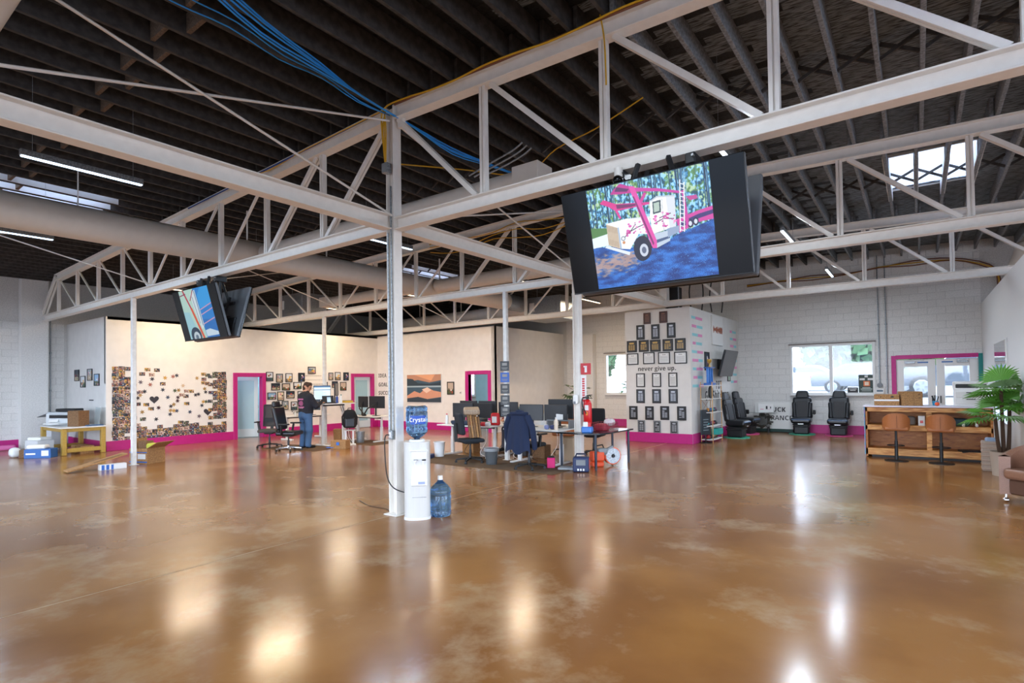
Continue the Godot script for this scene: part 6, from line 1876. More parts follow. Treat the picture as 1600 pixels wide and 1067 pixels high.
	for p in [[-5.66, -9.32], [-4.9, -9.3], [-4.8, -10.54], [-5.16, -10.54]]:
		put(tb, "leg", mb().cyl(Vector3(p[0], 0, p[1]), Vector3(p[0], 0.665, p[1]), 0.024, -1, 12), mat(hx("1f2a3a"), 0.4))
	# basket, tub, cooler bag, saw
	var bk := thing("wire_basket", "dark red wire basket full of packets on the black table", "basket", Vector3(-4.98, 0.69, -9.85), 0.1)
	var wr := mb()
	for i in 9:
		for z in [-0.19, 0.19]: wr.bar(Vector3(-0.2 + i * 0.05, 0.0, z), Vector3(-0.2 + i * 0.05, 0.17, z), 0.006, 0.006)
		for x in [-0.2, 0.2]: wr.bar(Vector3(x, 0.0, -0.19 + i * 0.0475), Vector3(x, 0.17, -0.19 + i * 0.0475), 0.006, 0.006)
	for y in [0.004, 0.06, 0.115, 0.17]:
		for z in [-0.19, 0.19]: wr.bar(Vector3(-0.2, y, z), Vector3(0.2, y, z), 0.007, 0.007)
		for x in [-0.2, 0.2]: wr.bar(Vector3(x, y, -0.19), Vector3(x, y, 0.19), 0.007, 0.007)
	wr.box(Vector3(0, 0.004, 0), Vector3(0.4, 0.006, 0.38))
	put(bk, "wire_frame", wr, mat(hx("7a1a2a"), 0.4))
	put(bk, "packets", mb().soft(Vector3(-0.05, 0.08, 0.02), Vector3(0.26, 0.14, 0.28), 0.05), mat(hx("a83040"), 0.6))
	put(bk, "film", mb().soft(Vector3(0.08, 0.17, -0.05), Vector3(0.2, 0.14, 0.2), 0.06), glass(hx("e6e2e2"), 0.6))
	var tu := thing("candy_tub", "blue tub with red and white packets on the black table", "tub", Vector3(-5.1, 0.69, -9.35), 0.2)
	put(tu, "tub", mb().box(Vector3(0, 0.06, 0), Vector3(0.2, 0.12, 0.16), 0.02), mat(hx("3f78c4"), 0.35))
	put(tu, "packets", mb().soft(Vector3(0, 0.15, 0), Vector3(0.16, 0.14, 0.1), 0.04), M.red)
	put(tu, "white_packet", mb().soft(Vector3(-0.02, 0.16, 0.04), Vector3(0.1, 0.1, 0.05), 0.02), M.white)
	var cg := thing("cooler_bag", "navy and red battery pack with a silver panel on the floor under the table", "battery pack", Vector3(-5.05, 0, -9.0), 0.45)
	put(cg, "case", mb().soft(Vector3(0, 0.14, 0), Vector3(0.3, 0.28, 0.2), 0.035), mat(hx("1b2b52"), 0.45))
	put(cg, "handle", mb().tube([Vector3(-0.1, 0.27, 0), Vector3(-0.08, 0.33, 0), Vector3(0.08, 0.33, 0), Vector3(0.1, 0.27, 0)], 0.016, 8), mat(hx("16233f"), 0.5))
	put(cg, "panel", mb().box(Vector3(0, 0.18, 0.102), Vector3(0.17, 0.1, 0.006), 0.002), M.grey_plastic)
	put(cg, "red_side", mb().box(Vector3(0.152, 0.16, 0), Vector3(0.012, 0.2, 0.12), 0.004), M.red)
	put(cg, "lettering", mb().box(Vector3(-0.05, 0.05, 0.102), Vector3(0.03, 0.04, 0.004)).box(Vector3(0.0, 0.05, 0.102), Vector3(0.03, 0.04, 0.004)).box(Vector3(0.05, 0.05, 0.102), Vector3(0.03, 0.04, 0.004)), M.white)
	var sw := thing("cutoff_saw", "orange and grey cut-off saw on the floor under the table", "saw", Vector3(-5.0, 0, -9.85), 0.9)
	put(sw, "engine", mb().soft(Vector3(-0.16, 0.2, 0), Vector3(0.26, 0.2, 0.2), 0.04), mat(hx("d84a1e"), 0.4))
	put(sw, "cover", mb().soft(Vector3(-0.06, 0.3, 0), Vector3(0.2, 0.12, 0.18), 0.04), M.grey_plastic)
	put(sw, "blade_guard", mb().cyl(Vector3(0.16, 0.2, -0.05), Vector3(0.16, 0.2, 0.05), 0.17, 0.17, 24), mat(hx("e0562a"), 0.4))
	put(sw, "blade", mb().cyl(Vector3(0.16, 0.2, 0.055), Vector3(0.16, 0.2, 0.062), 0.15, 0.15, 24), M.galv)
	put(sw, "hub", mb().cyl(Vector3(0.16, 0.2, 0.06), Vector3(0.16, 0.2, 0.09), 0.04, 0.03, 12), M.dark_plastic)
	put(sw, "arm", mb().bar(Vector3(-0.08, 0.24, 0.04), Vector3(0.18, 0.36, 0.02), 0.06, 0.1, 0.01), M.grey_plastic)
	put(sw, "handle", mb().tube([Vector3(-0.18, 0.28, 0), Vector3(-0.18, 0.4, 0), Vector3(-0.04, 0.42, 0), Vector3(0.0, 0.32, 0)], 0.016, 8), M.black)
	put(sw, "foot", mb().box(Vector3(-0.16, 0.05, 0), Vector3(0.24, 0.1, 0.16), 0.02), mat(hx("d84a1e"), 0.4))
	solo("grey_rag", mb().soft(Vector3(0, 0.025, 0), Vector3(0.3, 0.05, 0.24), 0.02), mat(hx("9fa3a6"), 0.9), "grey rag on the floor left of the battery pack", "cloth", Vector3(-5.42, 0, -9.1), 0.3)
	# extinguisher on the column
	var ex := thing("fire_extinguisher", "red fire extinguisher hung on the column", "fire extinguisher", Vector3(XC + 0.21, 0.83, TZ[2] + 0.02))
	put(ex, "cylinder", mb().lathe([Vector2(0, 0), Vector2(0.07, 0), Vector2(0.082, 0.02), Vector2(0.082, 0.4), Vector2(0.06, 0.46), Vector2(0.03, 0.49), Vector2(0.0, 0.49)], Vector3.ZERO, 18), M.red)
	put(ex, "valve", mb().cyl(Vector3(0, 0.48, 0), Vector3(0, 0.54, 0), 0.024).bar(Vector3(-0.04, 0.55, 0), Vector3(0.1, 0.58, 0), 0.03, 0.012).bar(Vector3(-0.02, 0.52, 0), Vector3(0.1, 0.51, 0), 0.03, 0.012), M.black)
	put(ex, "hose", mb().tube(smooth([Vector3(-0.02, 0.53, 0.02), Vector3(-0.09, 0.5, 0.05), Vector3(-0.06, 0.35, 0.085), Vector3(0.02, 0.22, 0.09)], 4), 0.012, 8), M.black)
	put(ex, "label_plate", mb().box(Vector3(0.02, 0.33, 0.079), Vector3(0.08, 0.1, 0.008), 0.002), M.white)
	put(ex, "tag", mb().box(Vector3(0.03, 0.22, 0.09), Vector3(0.04, 0.07, 0.004)), mat(hx("e88a1e"), 0.5), "orange inspection tag")
	put(ex, "bracket", mb().box(Vector3(-0.09, 0.25, 0), Vector3(0.04, 0.12, 0.06), 0.006), M.black)
	var es := thing("extinguisher_sign", "red flag sign with a white emblem high on the column", "sign", Vector3(XC + 0.19, 1.92, TZ[2] + 0.03), 0.3)
	put(es, "plate", mb().box(Vector3.ZERO, Vector3(0.2, 0.22, 0.008), 0.002), M.red_sign)
	put(es, "emblem", mb().box(Vector3(0.0, -0.02, 0.006), Vector3(0.045, 0.1, 0.004)).box(Vector3(-0.01, 0.045, 0.006), Vector3(0.07, 0.025, 0.004)), M.white)
	var e2 := thing("extinguisher_sign", "tall red and white arrow sign below the flag sign", "sign", Vector3(XC + 0.13, 1.52, TZ[2] + 0.03), 0.6)
	put(e2, "plate", mb().box(Vector3(0, 0, 0.004), Vector3(0.12, 0.56, 0.006), 0.002), M.white)
	var vt := mb()
	for i in 9: vt.box(Vector3(0, 0.2 - i * 0.045, 0.009), Vector3(0.05, 0.03, 0.004))
	put(e2, "letters", vt, M.red_sign)
	put(e2, "arrow", mb().prism(PackedVector2Array([Vector2(-0.04, -0.2), Vector2(0, -0.26), Vector2(0.04, -0.2)]), 0.007, 0.011), M.red_sign)
	var sd := thing("soap_dispenser", "white oval dispenser on the column", "dispenser", Vector3(XC + 0.0, 1.32, TZ[2] + 0.09))
	put(sd, "shell", mb().soft(Vector3(0, 0, 0.03), Vector3(0.1, 0.2, 0.09), 0.04), M.white)
	put(sd, "button", mb().soft(Vector3(0, -0.06, 0.07), Vector3(0.05, 0.05, 0.03), 0.012), M.grey_plastic)
	# plants at the back
	big_leaf_plant("tall_plant", "leafy green money tree beside the tall window", Vector3(-7.35, 0, -16.6), 1.75, M.green, 201)
	big_leaf_plant("tall_plant", "dusty olive green plant behind the middle desks", Vector3(-8.3, 0, -14.6), 1.5, M.green_dark, 202)

func jacket(at: Vector3, turn: float) -> void:
	var t := thing("jacket", "navy jacket draped over the back of a chair", "jacket", at, turn)
	# cloth shell hanging in folds over the back rest
	var b := mb()
	var nu := 28
	var nv := 14
	var P := []
	for i in nu + 1:
		var row := []
		var u := float(i) / nu
		var a := lerpf(-1.35, 1.35, u)
		for j in nv + 1:
			var w := float(j) / nv
			var y := lerpf(1.09, 0.36 + 0.04 * sin(a * 5.0), w)
			var half := lerpf(0.2, 0.33, pow(w, 0.6))
			var dep := lerpf(0.06, 0.13, w) + 0.018 * sin(a * 9.0 + w * 2.0) * w
			row.append(Vector3(sin(a) * half * 1.02, y, -0.26 - cos(a) * dep - 0.03 * w))
		P.append(row)
	for i in nu:
		for j in nv:
			var n: Vector3 = (P[i][j + 1] - P[i][j]).cross(P[i + 1][j] - P[i][j]).normalized()
			b.quad(P[i][j], P[i][j + 1], P[i + 1][j + 1], P[i + 1][j])
	b.soft(Vector3(0, 1.08, -0.27), Vector3(0.4, 0.07, 0.14), 0.033)
	put(t, "cloth", b, M.navy)
	for s in [-1, 1]: put(t, "sleeve", mb().tube([Vector3(s * 0.22, 1.03, -0.28), Vector3(s * 0.33, 0.85, -0.27), Vector3(s * 0.35, 0.6, -0.24), Vector3(s * 0.33, 0.42, -0.2)], 0.07, 10, 0.05), M.navy)
	put(t, "collar", mb().tube([Vector3(-0.1, 1.1, -0.24), Vector3(0, 1.13, -0.3), Vector3(0.1, 1.1, -0.24)], 0.03, 8), M.navy)

func big_leaf_plant(nm: String, label: String, at: Vector3, h: float, m: Material, sd: int) -> void:
	var g := RandomNumberGenerator.new()
	g.seed = sd
	var t := thing(nm, label, "plant", at)
	put(t, "pot", mb().lathe([Vector2(0, 0), Vector2(0.16, 0), Vector2(0.2, 0.32), Vector2(0.17, 0.32), Vector2(0.16, 0.28), Vector2(0, 0.28)]), M.white)
	for k in 3: put(t, "stem", mb().tube(smooth([Vector3(0, 0.25, 0), Vector3(0.05 * (k - 1), h * 0.5, 0.03), Vector3(0.14 * (k - 1), h * 0.85, 0.05 * (k - 1))], 3), 0.016, 6), M.bark)
	for k in 14:
		var a := TAU * k / 14.0 + g.randf() * 0.4
		var el := g.randf_range(-0.1, 0.7)
		var base := Vector3(0.1 * cos(a), h * g.randf_range(0.72, 0.95), 0.1 * sin(a))
		var b := mb()
		# a hand of five leaflets
		for f in 5:
			var aa := a + (f - 2) * 0.45
			var d := Vector3(cos(aa) * cos(el), sin(el) - 0.25 * absf(f - 2) * 0.3, sin(aa) * cos(el)).normalized()
			var tip := base + Vector3(cos(a), sin(el), sin(a)) * 0.16
			var s := d.cross(Vector3.UP).normalized() * 0.045
			var mid := tip + d * 0.13
			var end := tip + d * 0.25 + Vector3(0, -0.09, 0)
			b.ftri(tip, mid + s, mid)
			b.ftri(tip, mid, mid - s)
			b.ftri(mid, mid + s, end)
			b.ftri(mid, end, mid - s)
		b.tube([base, base + Vector3(cos(a), sin(el), sin(a)) * 0.16], 0.005, 4)
		put(t, "leaf_hand", b, m)

# ------------------------------------------------------------------ right side: shelf, driver seats, low table
func driver_seat(label: String, at: Vector3, turn: float, discm: Material) -> void:
	var t := thing("driver_seat", label, "seat", at, turn, "truck driver seats")
	put(t, "floor_disc", mb().cyl(Vector3(0, 0, 0), Vector3(0, 0.02, 0), 0.36, 0.36, 28), discm, "coloured round base plate")
	put(t, "pedestal", mb().box(Vector3(0, 0.17, 0), Vector3(0.4, 0.3, 0.42), 0.03), M.black)
	put(t, "bellows", mb().box(Vector3(0, 0.24, 0), Vector3(0.44, 0.04, 0.46), 0.015).box(Vector3(0, 0.3, 0), Vector3(0.46, 0.03, 0.48), 0.012), M.dark_plastic)
	put(t, "seat_cushion", mb().soft(Vector3(0, 0.42, 0.05), Vector3(0.54, 0.17, 0.56), 0.07), M.leather)
	put(t, "cushion_piping", mb().soft(Vector3(0, 0.45, 0.3), Vector3(0.5, 0.05, 0.06), 0.024), mat(hx("3d5576"), 0.35), "blue grey front edge")
	var lean := Basis(Vector3.RIGHT, -0.17)
	put(t, "backrest", mb().soft(Vector3(0, 0.78, -0.26), Vector3(0.54, 0.66, 0.16), 0.075, lean, -0.06, 0.04), M.leather)
	put(t, "centre_panel", mb().soft(Vector3(0, 0.74, -0.165), Vector3(0.28, 0.5, 0.04), 0.018, lean), grained(hx("39383a"), 0.6, 61, 0.2, 0.06))
	for s in [-1, 1]: put(t, "bolster", mb().soft(Vector3(s * 0.21, 0.72, -0.18), Vector3(0.12, 0.5, 0.12), 0.055, lean * Basis(Vector3.BACK, -s * 0.06)), M.leather)
	put(t, "headrest", mb().soft(Vector3(0, 1.16, -0.33), Vector3(0.36, 0.3, 0.13), 0.06, lean, -0.18), M.leather)
	put(t, "control_pod", mb().box(Vector3(0.33, 0.66, -0.12), Vector3(0.07, 0.14, 0.12), 0.02).bar(Vector3(0.28, 0.62, -0.2), Vector3(0.34, 0.64, -0.14), 0.03, 0.03), M.black)
	put(t, "lever", mb().box(Vector3(0, 0.33, 0.31), Vector3(0.16, 0.025, 0.03), 0.008), M.chrome)

func build_right_side() -> void:
	var green := mat(hx("3aa98a"), 0.4)
	var rose := mat(hx("d04a86"), 0.4)
	driver_seat("black driver seat on a green base, nearest the shelf", Vector3(-4.22, 0, -16.65), PI / 2 - 0.12, green)
	driver_seat("black driver seat on a pink base, second from the shelf", Vector3(-4.24, 0, -17.95), PI / 2 - 0.15, rose)
	driver_seat("black driver seat on a green base under the window", Vector3(-2.82, 0, -18.55), 0.05, green)
	driver_seat("black driver seat on a pink base under the window", Vector3(-1.86, 0, -18.55), 0.0, rose)
	# shelf
	var t := thing("display_shelf", "slim gold and white open shelf beside the award box", "shelf", Vector3(-4.52, 0, -15.3), PI / 2)
	var gold := mat(hx("b88a52"), 0.35, 0.6)
	for x in [-0.42, 0.42]:
		for z in [-0.15, 0.15]: put(t, "upright", mb().cyl(Vector3(x, 0, z), Vector3(x, 1.62, z), 0.012, -1, 8), gold)
	for i in 5: put(t, "shelf_board", mb().box(Vector3(0, 0.08 + i * 0.36, 0), Vector3(0.86, 0.02, 0.32), 0.003), M.white)
	for y in [0.08, 0.44, 0.8]:
		put(t, "cross_brace", mb().bar(Vector3(-0.4, y, -0.15), Vector3(0.4, y + 0.36, -0.15), 0.006, 0.006).bar(Vector3(0.4, y, -0.15), Vector3(-0.4, y + 0.36, -0.15), 0.006, 0.006), gold)
	var cs := [hx("a8242c"), hx("1c5f9e"), hx("1b1c1f"), hx("2f9a9c"), hx("e8e4dc"), hx("6a3a5a"), hx("c98a3a")]
	for lv in 3:
		for k in 4:
			var cc: Color = cs[(lv * 3 + k * 2) % 7]
			var car := thing("model_car", "small model vehicle on the display shelf", "model", Vector3(-4.52, 0.09 + lv * 0.36, -15.0 - k * 0.2), PI / 2, "models on the display shelf")
			put(car, "body", mb().soft(Vector3(0, 0.045, 0), Vector3(0.17, 0.05, 0.08), 0.02).soft(Vector3(-0.01, 0.08, 0), Vector3(0.09, 0.05, 0.07), 0.02), mat(cc, 0.3))
			put(car, "wheels", mb().cyl(Vector3(-0.05, 0.02, -0.045), Vector3(-0.05, 0.02, 0.045), 0.02).cyl(Vector3(0.05, 0.02, -0.045), Vector3(0.05, 0.02, 0.045), 0.02), M.black)
	solo("teal_box", mb().box(Vector3(0, 0.1, 0), Vector3(0.4, 0.16, 0.2), 0.006), mat(hx("2aa39a"), 0.5), "teal box on the lowest shelf board", "box", Vector3(-4.42, 0.17, -15.45), PI / 2)
	var tr := thing("trophy", "tall trophy with blue columns and gold top on the shelf", "trophy", Vector3(-4.52, 1.53, -15.2), PI / 2)
	put(tr, "base", mb().box(Vector3(0, 0.03, 0), Vector3(0.44, 0.06, 0.2), 0.006), mat(hx("1c5fb0"), 0.3))
	for x in [-0.18, 0.0, 0.18]: put(tr, "pillar", mb().box(Vector3(x, 0.26, 0), Vector3(0.06, 0.4, 0.06), 0.01), mat(hx("2372c8"), 0.25))
	put(tr, "deck", mb().box(Vector3(0, 0.475, 0), Vector3(0.44, 0.03, 0.18), 0.006), mat(hx("1c5fb0"), 0.3))
	put(tr, "cup", mb().lathe([Vector2(0.04, 0.49), Vector2(0.015, 0.53), Vector2(0.015, 0.58), Vector2(0.06, 0.64), Vector2(0.06, 0.7), Vector2(0, 0.69)], Vector3.ZERO, 14), M.gold)
	solo("round_plaque", mb().cyl(Vector3(0, 0.17, -0.02), Vector3(0, 0.17, 0.02), 0.17, 0.17, 24), M.black, "dark oval ornament on the upper shelf board", "ornament", Vector3(-4.5, 1.17, -15.2), PI / 2)
	# easel sign
	var ea := thing("floor_sign", "dark upright sign board on a stand at the box corner", "sign", Vector3(-4.55, 0, -14.85), 1.15)
	put(ea, "board", mb().box(Vector3(0, 0.55, 0), Vector3(0.36, 0.66, 0.025), 0.006), mat(hx("243038"), 0.35))
	var lt := mb()
	for k in 5: lt.box(Vector3(0, 0.62 - k * 0.07, 0.014), Vector3(0.2 - 0.03 * (k % 2), 0.02, 0.003))
	put(ea, "lettering", lt, mat(hx("8fa0a4"), 0.6))
	put(ea, "post", mb().cyl(Vector3(0, 0.01, 0), Vector3(0, 0.24, 0), 0.012), M.black)
	put(ea, "foot", mb().cyl(Vector3(0, 0, 0), Vector3(0, 0.014, 0), 0.16, 0.16, 20), M.black)
	# glass table on an engine block
	var gt := thing("engine_table", "low glass table on a dark machine-part base", "table", Vector3(-3.98, 0, -18.68), 0.05)
	put(gt, "glass_top", mb().box(Vector3(0, 0.62, 0), Vector3(0.85, 0.014, 0.46), 0.004), glass(hx("b9c9c4"), 0.3))
	var en := mb()
	var g := RandomNumberGenerator.new()
	g.seed = 9
	for k in 26:
		var p := Vector3(g.randf_range(-0.26, 0.26), g.randf_range(0.2, 0.56), g.randf_range(-0.14, 0.14))
		if k % 2: en.cyl(p, p + Vector3(g.randf_range(-0.12, 0.12), g.randf_range(-0.1, 0.05), g.randf_range(-0.1, 0.1)), g.randf_range(0.02, 0.05))
		else: en.soft(p, Vector3(g.randf_range(0.06, 0.16), g.randf_range(0.05, 0.14), g.randf_range(0.06, 0.16)), 0.02)
	en.box(Vector3(0, 0.36, 0), Vector3(0.4, 0.3, 0.2), 0.02)
	put(gt, "engine_base", en, grained(hx("55534c"), 0.4, 62, 0.45, 0.1))
	for x in [-0.2, 0.2]:
		for z in [-0.1, 0.1]: put(gt, "leg", mb().cyl(Vector3(x, 0, z), Vector3(x, 0.24, z), 0.02, -1, 8), M.steel_dark)
	var fl := thing("picture_card", "white card with dark and red sketches on the glass table", "card", Vector3(-3.84, 0.63, -18.7), 0.1)
	put(fl, "card", mb().box(Vector3(0, 0.13, 0), Vector3(0.44, 0.26, 0.02), 0.002, Basis(Vector3.RIGHT, -0.12)), M.white)
	put(fl, "sketch", mb().box(Vector3(0.02, 0.15, 0.012), Vector3(0.05, 0.1, 0.004)).box(Vector3(0.13, 0.15, 0.012), Vector3(0.03, 0.06, 0.004)), M.dark_plastic)
	put(fl, "red_marks", mb().box(Vector3(-0.12, 0.09, 0.013), Vector3(0.1, 0.03, 0.004)).box(Vector3(0.1, 0.08, 0.013), Vector3(0.12, 0.03, 0.004)), mat(hx("d86a8a"), 0.6))
	# truck entrance board
	var te := thing("entrance_board", "white board with black letters TRUCK ENTRANCE leaning on the back wall", "sign", Vector3(-3.72, 0.0, -18.92))
	var bb := Basis(Vector3.RIGHT, -0.08)
	put(te, "board", mb().box(Vector3(0.06, 0.52, 0), Vector3(1.1, 0.84, 0.02), 0.003, bb), mat(hx("e4e3df"), 0.5))
	var l1 := put(te, "letters", lettering("TRUCK", 0.14), M.black)
	l1.transform = Transform3D(bb, Vector3(0.1, 0.71, 0.03))
	var l2 := put(te, "letters", lettering("ENTRANCE", 0.14), M.black)
	l2.transform = Transform3D(bb, Vector3(0.1, 0.45, 0.014))
	put(te, "footing", mb().box(Vector3(0.06, 0.06, 0.03), Vector3(1.1, 0.1, 0.06), 0.006), mat(hx("123c34"), 0.5))

# ------------------------------------------------------------------ reception counter
func build_reception() -> void:
	var t := thing("reception_counter", "wooden reception counter with open shelves facing the room", "counter", Vector3(0.13, 0, -14.2))
	var W := 2.06
	put(t, "top_board", mb().box(Vector3(0, 1.065, 0), Vector3(W + 0.08, 0.03, 0.74), 0.005), mat(hx("d9d2dc"), 0.35))
	put(t, "front_rail", mb().box(Vector3(0, 1.0, 0.3), Vector3(W, 0.09, 0.04), 0.005), M.pine)
	put(t, "back_panel", mb().box(Vector3(0, 0.53, -0.32), Vector3(W, 1.02, 0.02)), M.ply)
	put(t, "shelf", mb().box(Vector3(0, 0.66, 0.0), Vector3(W, 0.03, 0.62), 0.004).box(Vector3(0, 0.62, 0.3), Vector3(W, 0.1, 0.04), 0.005), M.pine)
	put(t, "bottom_shelf", mb().box(Vector3(0, 0.16, 0.0), Vector3(W, 0.03, 0.62), 0.004).box(Vector3(0, 0.12, 0.3), Vector3(W, 0.14, 0.04), 0.005), M.pine)
	put(t, "toe_kick", mb().box(Vector3(0, 0.025, 0.2), Vector3(W - 0.2, 0.05, 0.04)), M.black)
	put(t, "post", mb().box(Vector3(0.05, 0.53, 0.22), Vector3(0.09, 0.94, 0.1), 0.005), M.pine)
	put(t, "end_board", mb().box(Vector3(W / 2 - 0.02, 0.53, 0), Vector3(0.04, 1.04, 0.64), 0.004).box(Vector3(-W / 2 + 0.02, 0.53, 0), Vector3(0.04, 1.04, 0.64), 0.004), M.ply)
	put(t, "end_panel", mb().box(Vector3(-W / 2 - 0.012, 0.55, 0), Vector3(0.02, 1.0, 0.7), 0.003), tri_tex(mat(Color.WHITE, 0.45), ntex(77, 0.02, 3, [hx("4f9fb4"), hx("7f8fb8"), hx("b07cb0"), hx("4aa0b0")], [0.25, 0.45, 0.6, 0.8], 256), 0.6), "teal and violet painted end")
	# things on and in the counter
	var y := 1.08
	var c1 := carton("counter_carton", "flat brown carton with white tape on the counter, left one", Vector3(-0.52, y, -14.15), 0.0, Vector3(0.44, 0.23, 0.3), M.card, "", false)
	put(c1, "tape_band", mb().box(Vector3(0, 0.11, 0.152), Vector3(0.44, 0.035, 0.003)), M.white)
	put(c1, "mark", mb().box(Vector3(0.1, 0.18, 0.152), Vector3(0.05, 0.03, 0.003)).box(Vector3(-0.1, 0.18, 0.152), Vector3(0.02, 0.02, 0.003)), M.dark_plastic)
	var c2 := carton("counter_carton", "taller brown carton with printed handling marks on the counter", Vector3(-0.12, y, -14.15), 0.25, Vector3(0.36, 0.29, 0.3), M.card, "", false)
	put(c2, "seam", mb().box(Vector3(0.03, 0.145, 0.152), Vector3(0.006, 0.29, 0.002)), M.card_dark)
	put(c2, "mark", mb().box(Vector3(0.12, 0.23, 0.152), Vector3(0.04, 0.03, 0.002)).box(Vector3(0.12, 0.16, 0.152), Vector3(0.04, 0.03, 0.002)), M.card_dark)
	var cp := thing("copier", "white office copier with a black scanner lid on the counter", "copier", Vector3(0.84, y, -14.12))
	put(cp, "cabinet", mb().box(Vector3(0, 0.18, 0), Vector3(0.5, 0.36, 0.46), 0.015), M.white)
	put(cp, "drawer", mb().box(Vector3(0, 0.1, 0.235), Vector3(0.46, 0.11, 0.012), 0.004).box(Vector3(0, 0.23, 0.235), Vector3(0.46, 0.11, 0.012), 0.004), M.white_gloss)
	put(cp, "grip", mb().box(Vector3(0, 0.14, 0.243), Vector3(0.14, 0.016, 0.008)).box(Vector3(0, 0.27, 0.243), Vector3(0.14, 0.016, 0.008)), M.dark_plastic)
	put(cp, "output_gap", mb().box(Vector3(0.0, 0.395, 0.0), Vector3(0.48, 0.08, 0.42), 0.01), M.black)
	put(cp, "scanner_lid", mb().soft(Vector3(0, 0.46, -0.01), Vector3(0.52, 0.06, 0.44), 0.02), M.white)
	put(cp, "side_column", mb().box(Vector3(-0.24, 0.39, 0), Vector3(0.04, 0.1, 0.42), 0.006).box(Vector3(0.24, 0.39, -0.1), Vector3(0.04, 0.1, 0.24), 0.006), M.white)
	var tp := thing("pen_caddy", "black and bright pen caddy between carton and copier", "caddy", Vector3(0.3, y, -14.2))
	put(tp, "cup", mb().cyl(Vector3(0, 0, 0), Vector3(0, 0.09, 0), 0.05, 0.055, 12), mat(hx("2f8fb8"), 0.4))
	put(tp, "pens", mb().bar(Vector3(0, 0.05, 0), Vector3(-0.06, 0.2, 0.02), 0.02, 0.02).bar(Vector3(0.01, 0.05, 0), Vector3(0.05, 0.19, 0), 0.02, 0.02).bar(Vector3(-0.01, 0.05, 0.01), Vector3(-0.01, 0.21, 0.03), 0.03, 0.02), M.black)
	solo("orange_ball", mb().ball(Vector3(0, 0.04, 0), Vector3.ONE * 0.04), mat(hx("e0562a"), 0.4), "small orange ball beside the pen caddy", "ball", Vector3(0.32, y, -14.02))
	solo("grey_pouch", mb().soft(Vector3(0, 0.09, 0), Vector3(0.28, 0.18, 0.2), 0.04), mat(hx("6f665f"), 0.8), "grey pouch on the counter shelf between the stools", "pouch", Vector3(-0.18, 0.675, -14.1))
	var cn := thing("picture_card", "upright white card with a red heart on the counter shelf", "card", Vector3(0.06, 0.675, -14.0))
	put(cn, "card", mb().box(Vector3(0, 0.1, 0), Vector3(0.11, 0.2, 0.06), 0.004), M.white)
	put(cn, "red_mark", mb().box(Vector3(0, 0.08, 0.031), Vector3(0.05, 0.05, 0.003)), M.red)
	solo("dark_bag", mb().soft(Vector3(0, 0.08, 0), Vector3(0.4, 0.16, 0.26), 0.06), mat(hx("1f3a48"), 0.6), "dark teal bag on the counter shelf at right", "bag", Vector3(0.62, 0.675, -14.1), 0.1)
	var hp := thing("headset", "white wired headset beside the dark bag", "headset", Vector3(0.82, 0.675, -13.98))
	put(hp, "band", mb().tube(smooth([Vector3(-0.1, 0.02, 0), Vector3(-0.06, 0.13, 0), Vector3(0.06, 0.13, 0), Vector3(0.1, 0.02, 0)], 4), 0.008, 6), M.white)
	put(hp, "ear_pad", mb().ball(Vector3(-0.1, 0.03, 0), Vector3(0.025, 0.035, 0.035)).ball(Vector3(0.1, 0.03, 0), Vector3(0.025, 0.035, 0.035)), M.white)
	solo("black_tray", mb().box(Vector3(0, 0.02, 0), Vector3(0.4, 0.04, 0.3), 0.01), M.black, "flat black tray on the bottom counter shelf", "tray", Vector3(0.85, 0.175, -14.05), 0.2)
	# stools
	var st := thing("bar_stool", "tan leather bar stool in front of the counter, left one", "stool", Vector3(-0.36, 0, -13.45), PI + 0.1, "tan bar stools")
	put(st, "foot_plate", mb().lathe([Vector2(0, 0), Vector2(0.2, 0.0), Vector2(0.2, 0.012), Vector2(0.06, 0.03), Vector2(0, 0.03)], Vector3.ZERO, 28), M.black)
	put(st, "column", mb().cyl(Vector3(0, 0.02, 0), Vector3(0, 0.4, 0), 0.03).cyl(Vector3(0, 0.4, 0), Vector3(0, 0.62, 0), 0.02), M.black)
	put(st, "foot_ring", mb().tube(ring_pts(Vector3(0, 0.3, 0.08), 0.14), 0.01, 6), M.black)
	put(st, "seat", mb().soft(Vector3(0, 0.65, 0.03), Vector3(0.42, 0.09, 0.4), 0.042), M.tan)
	var bk := mb()
	# rounded shell back
	var nu := 18
	var nv := 8
	var Q := []
	for i in nu + 1:
		var row := []
		var a := lerpf(-1.25, 1.25, float(i) / nu)
		var edge := cos(a * 1.1)
		for j in nv + 1:
			var w := float(j) / nv
			var lowy := 0.66
			var top := 0.72 + 0.24 * pow(maxf(edge, 0.0), 0.55)
			row.append(Vector3(sin(a) * 0.24, lerpf(lowy, top, w), 0.0 - cos(a) * 0.2 - 0.03 * w))
		Q.append(row)
	for i in nu:
		for j in nv:
			bk.quad(Q[i + 1][j], Q[i][j], Q[i][j + 1], Q[i + 1][j + 1])
			var o := Vector3(0, 0, 0.035)
			bk.quad(Q[i][j] + o, Q[i + 1][j] + o, Q[i + 1][j + 1] + o, Q[i][j + 1] + o)
		var o2 := Vector3(0, 0, 0.035)
		bk.quad(Q[i][nv], Q[i][nv] + o2, Q[i + 1][nv] + o2, Q[i + 1][nv])
	put(st, "back_shell", bk, M.tan)
	put(st, "seam", mb().bar(Vector3(0, 0.67, -0.203), Vector3(0, 0.9, -0.228), 0.006, 0.006), mat(hx("6d3f22"), 0.6))
	copy_of(st, Vector3(0.35, 0, -13.4), PI - 0.05, "tan leather bar stool in front of the counter, right one", "tan bar stools")
	# armchair on casters
	var ac := thing("tub_armchair", "brown leather tub armchair on casters cut by the right edge", "armchair", Vector3(1.25, 0, -9.72), -0.75)
	var sh := mb()
	var K := []
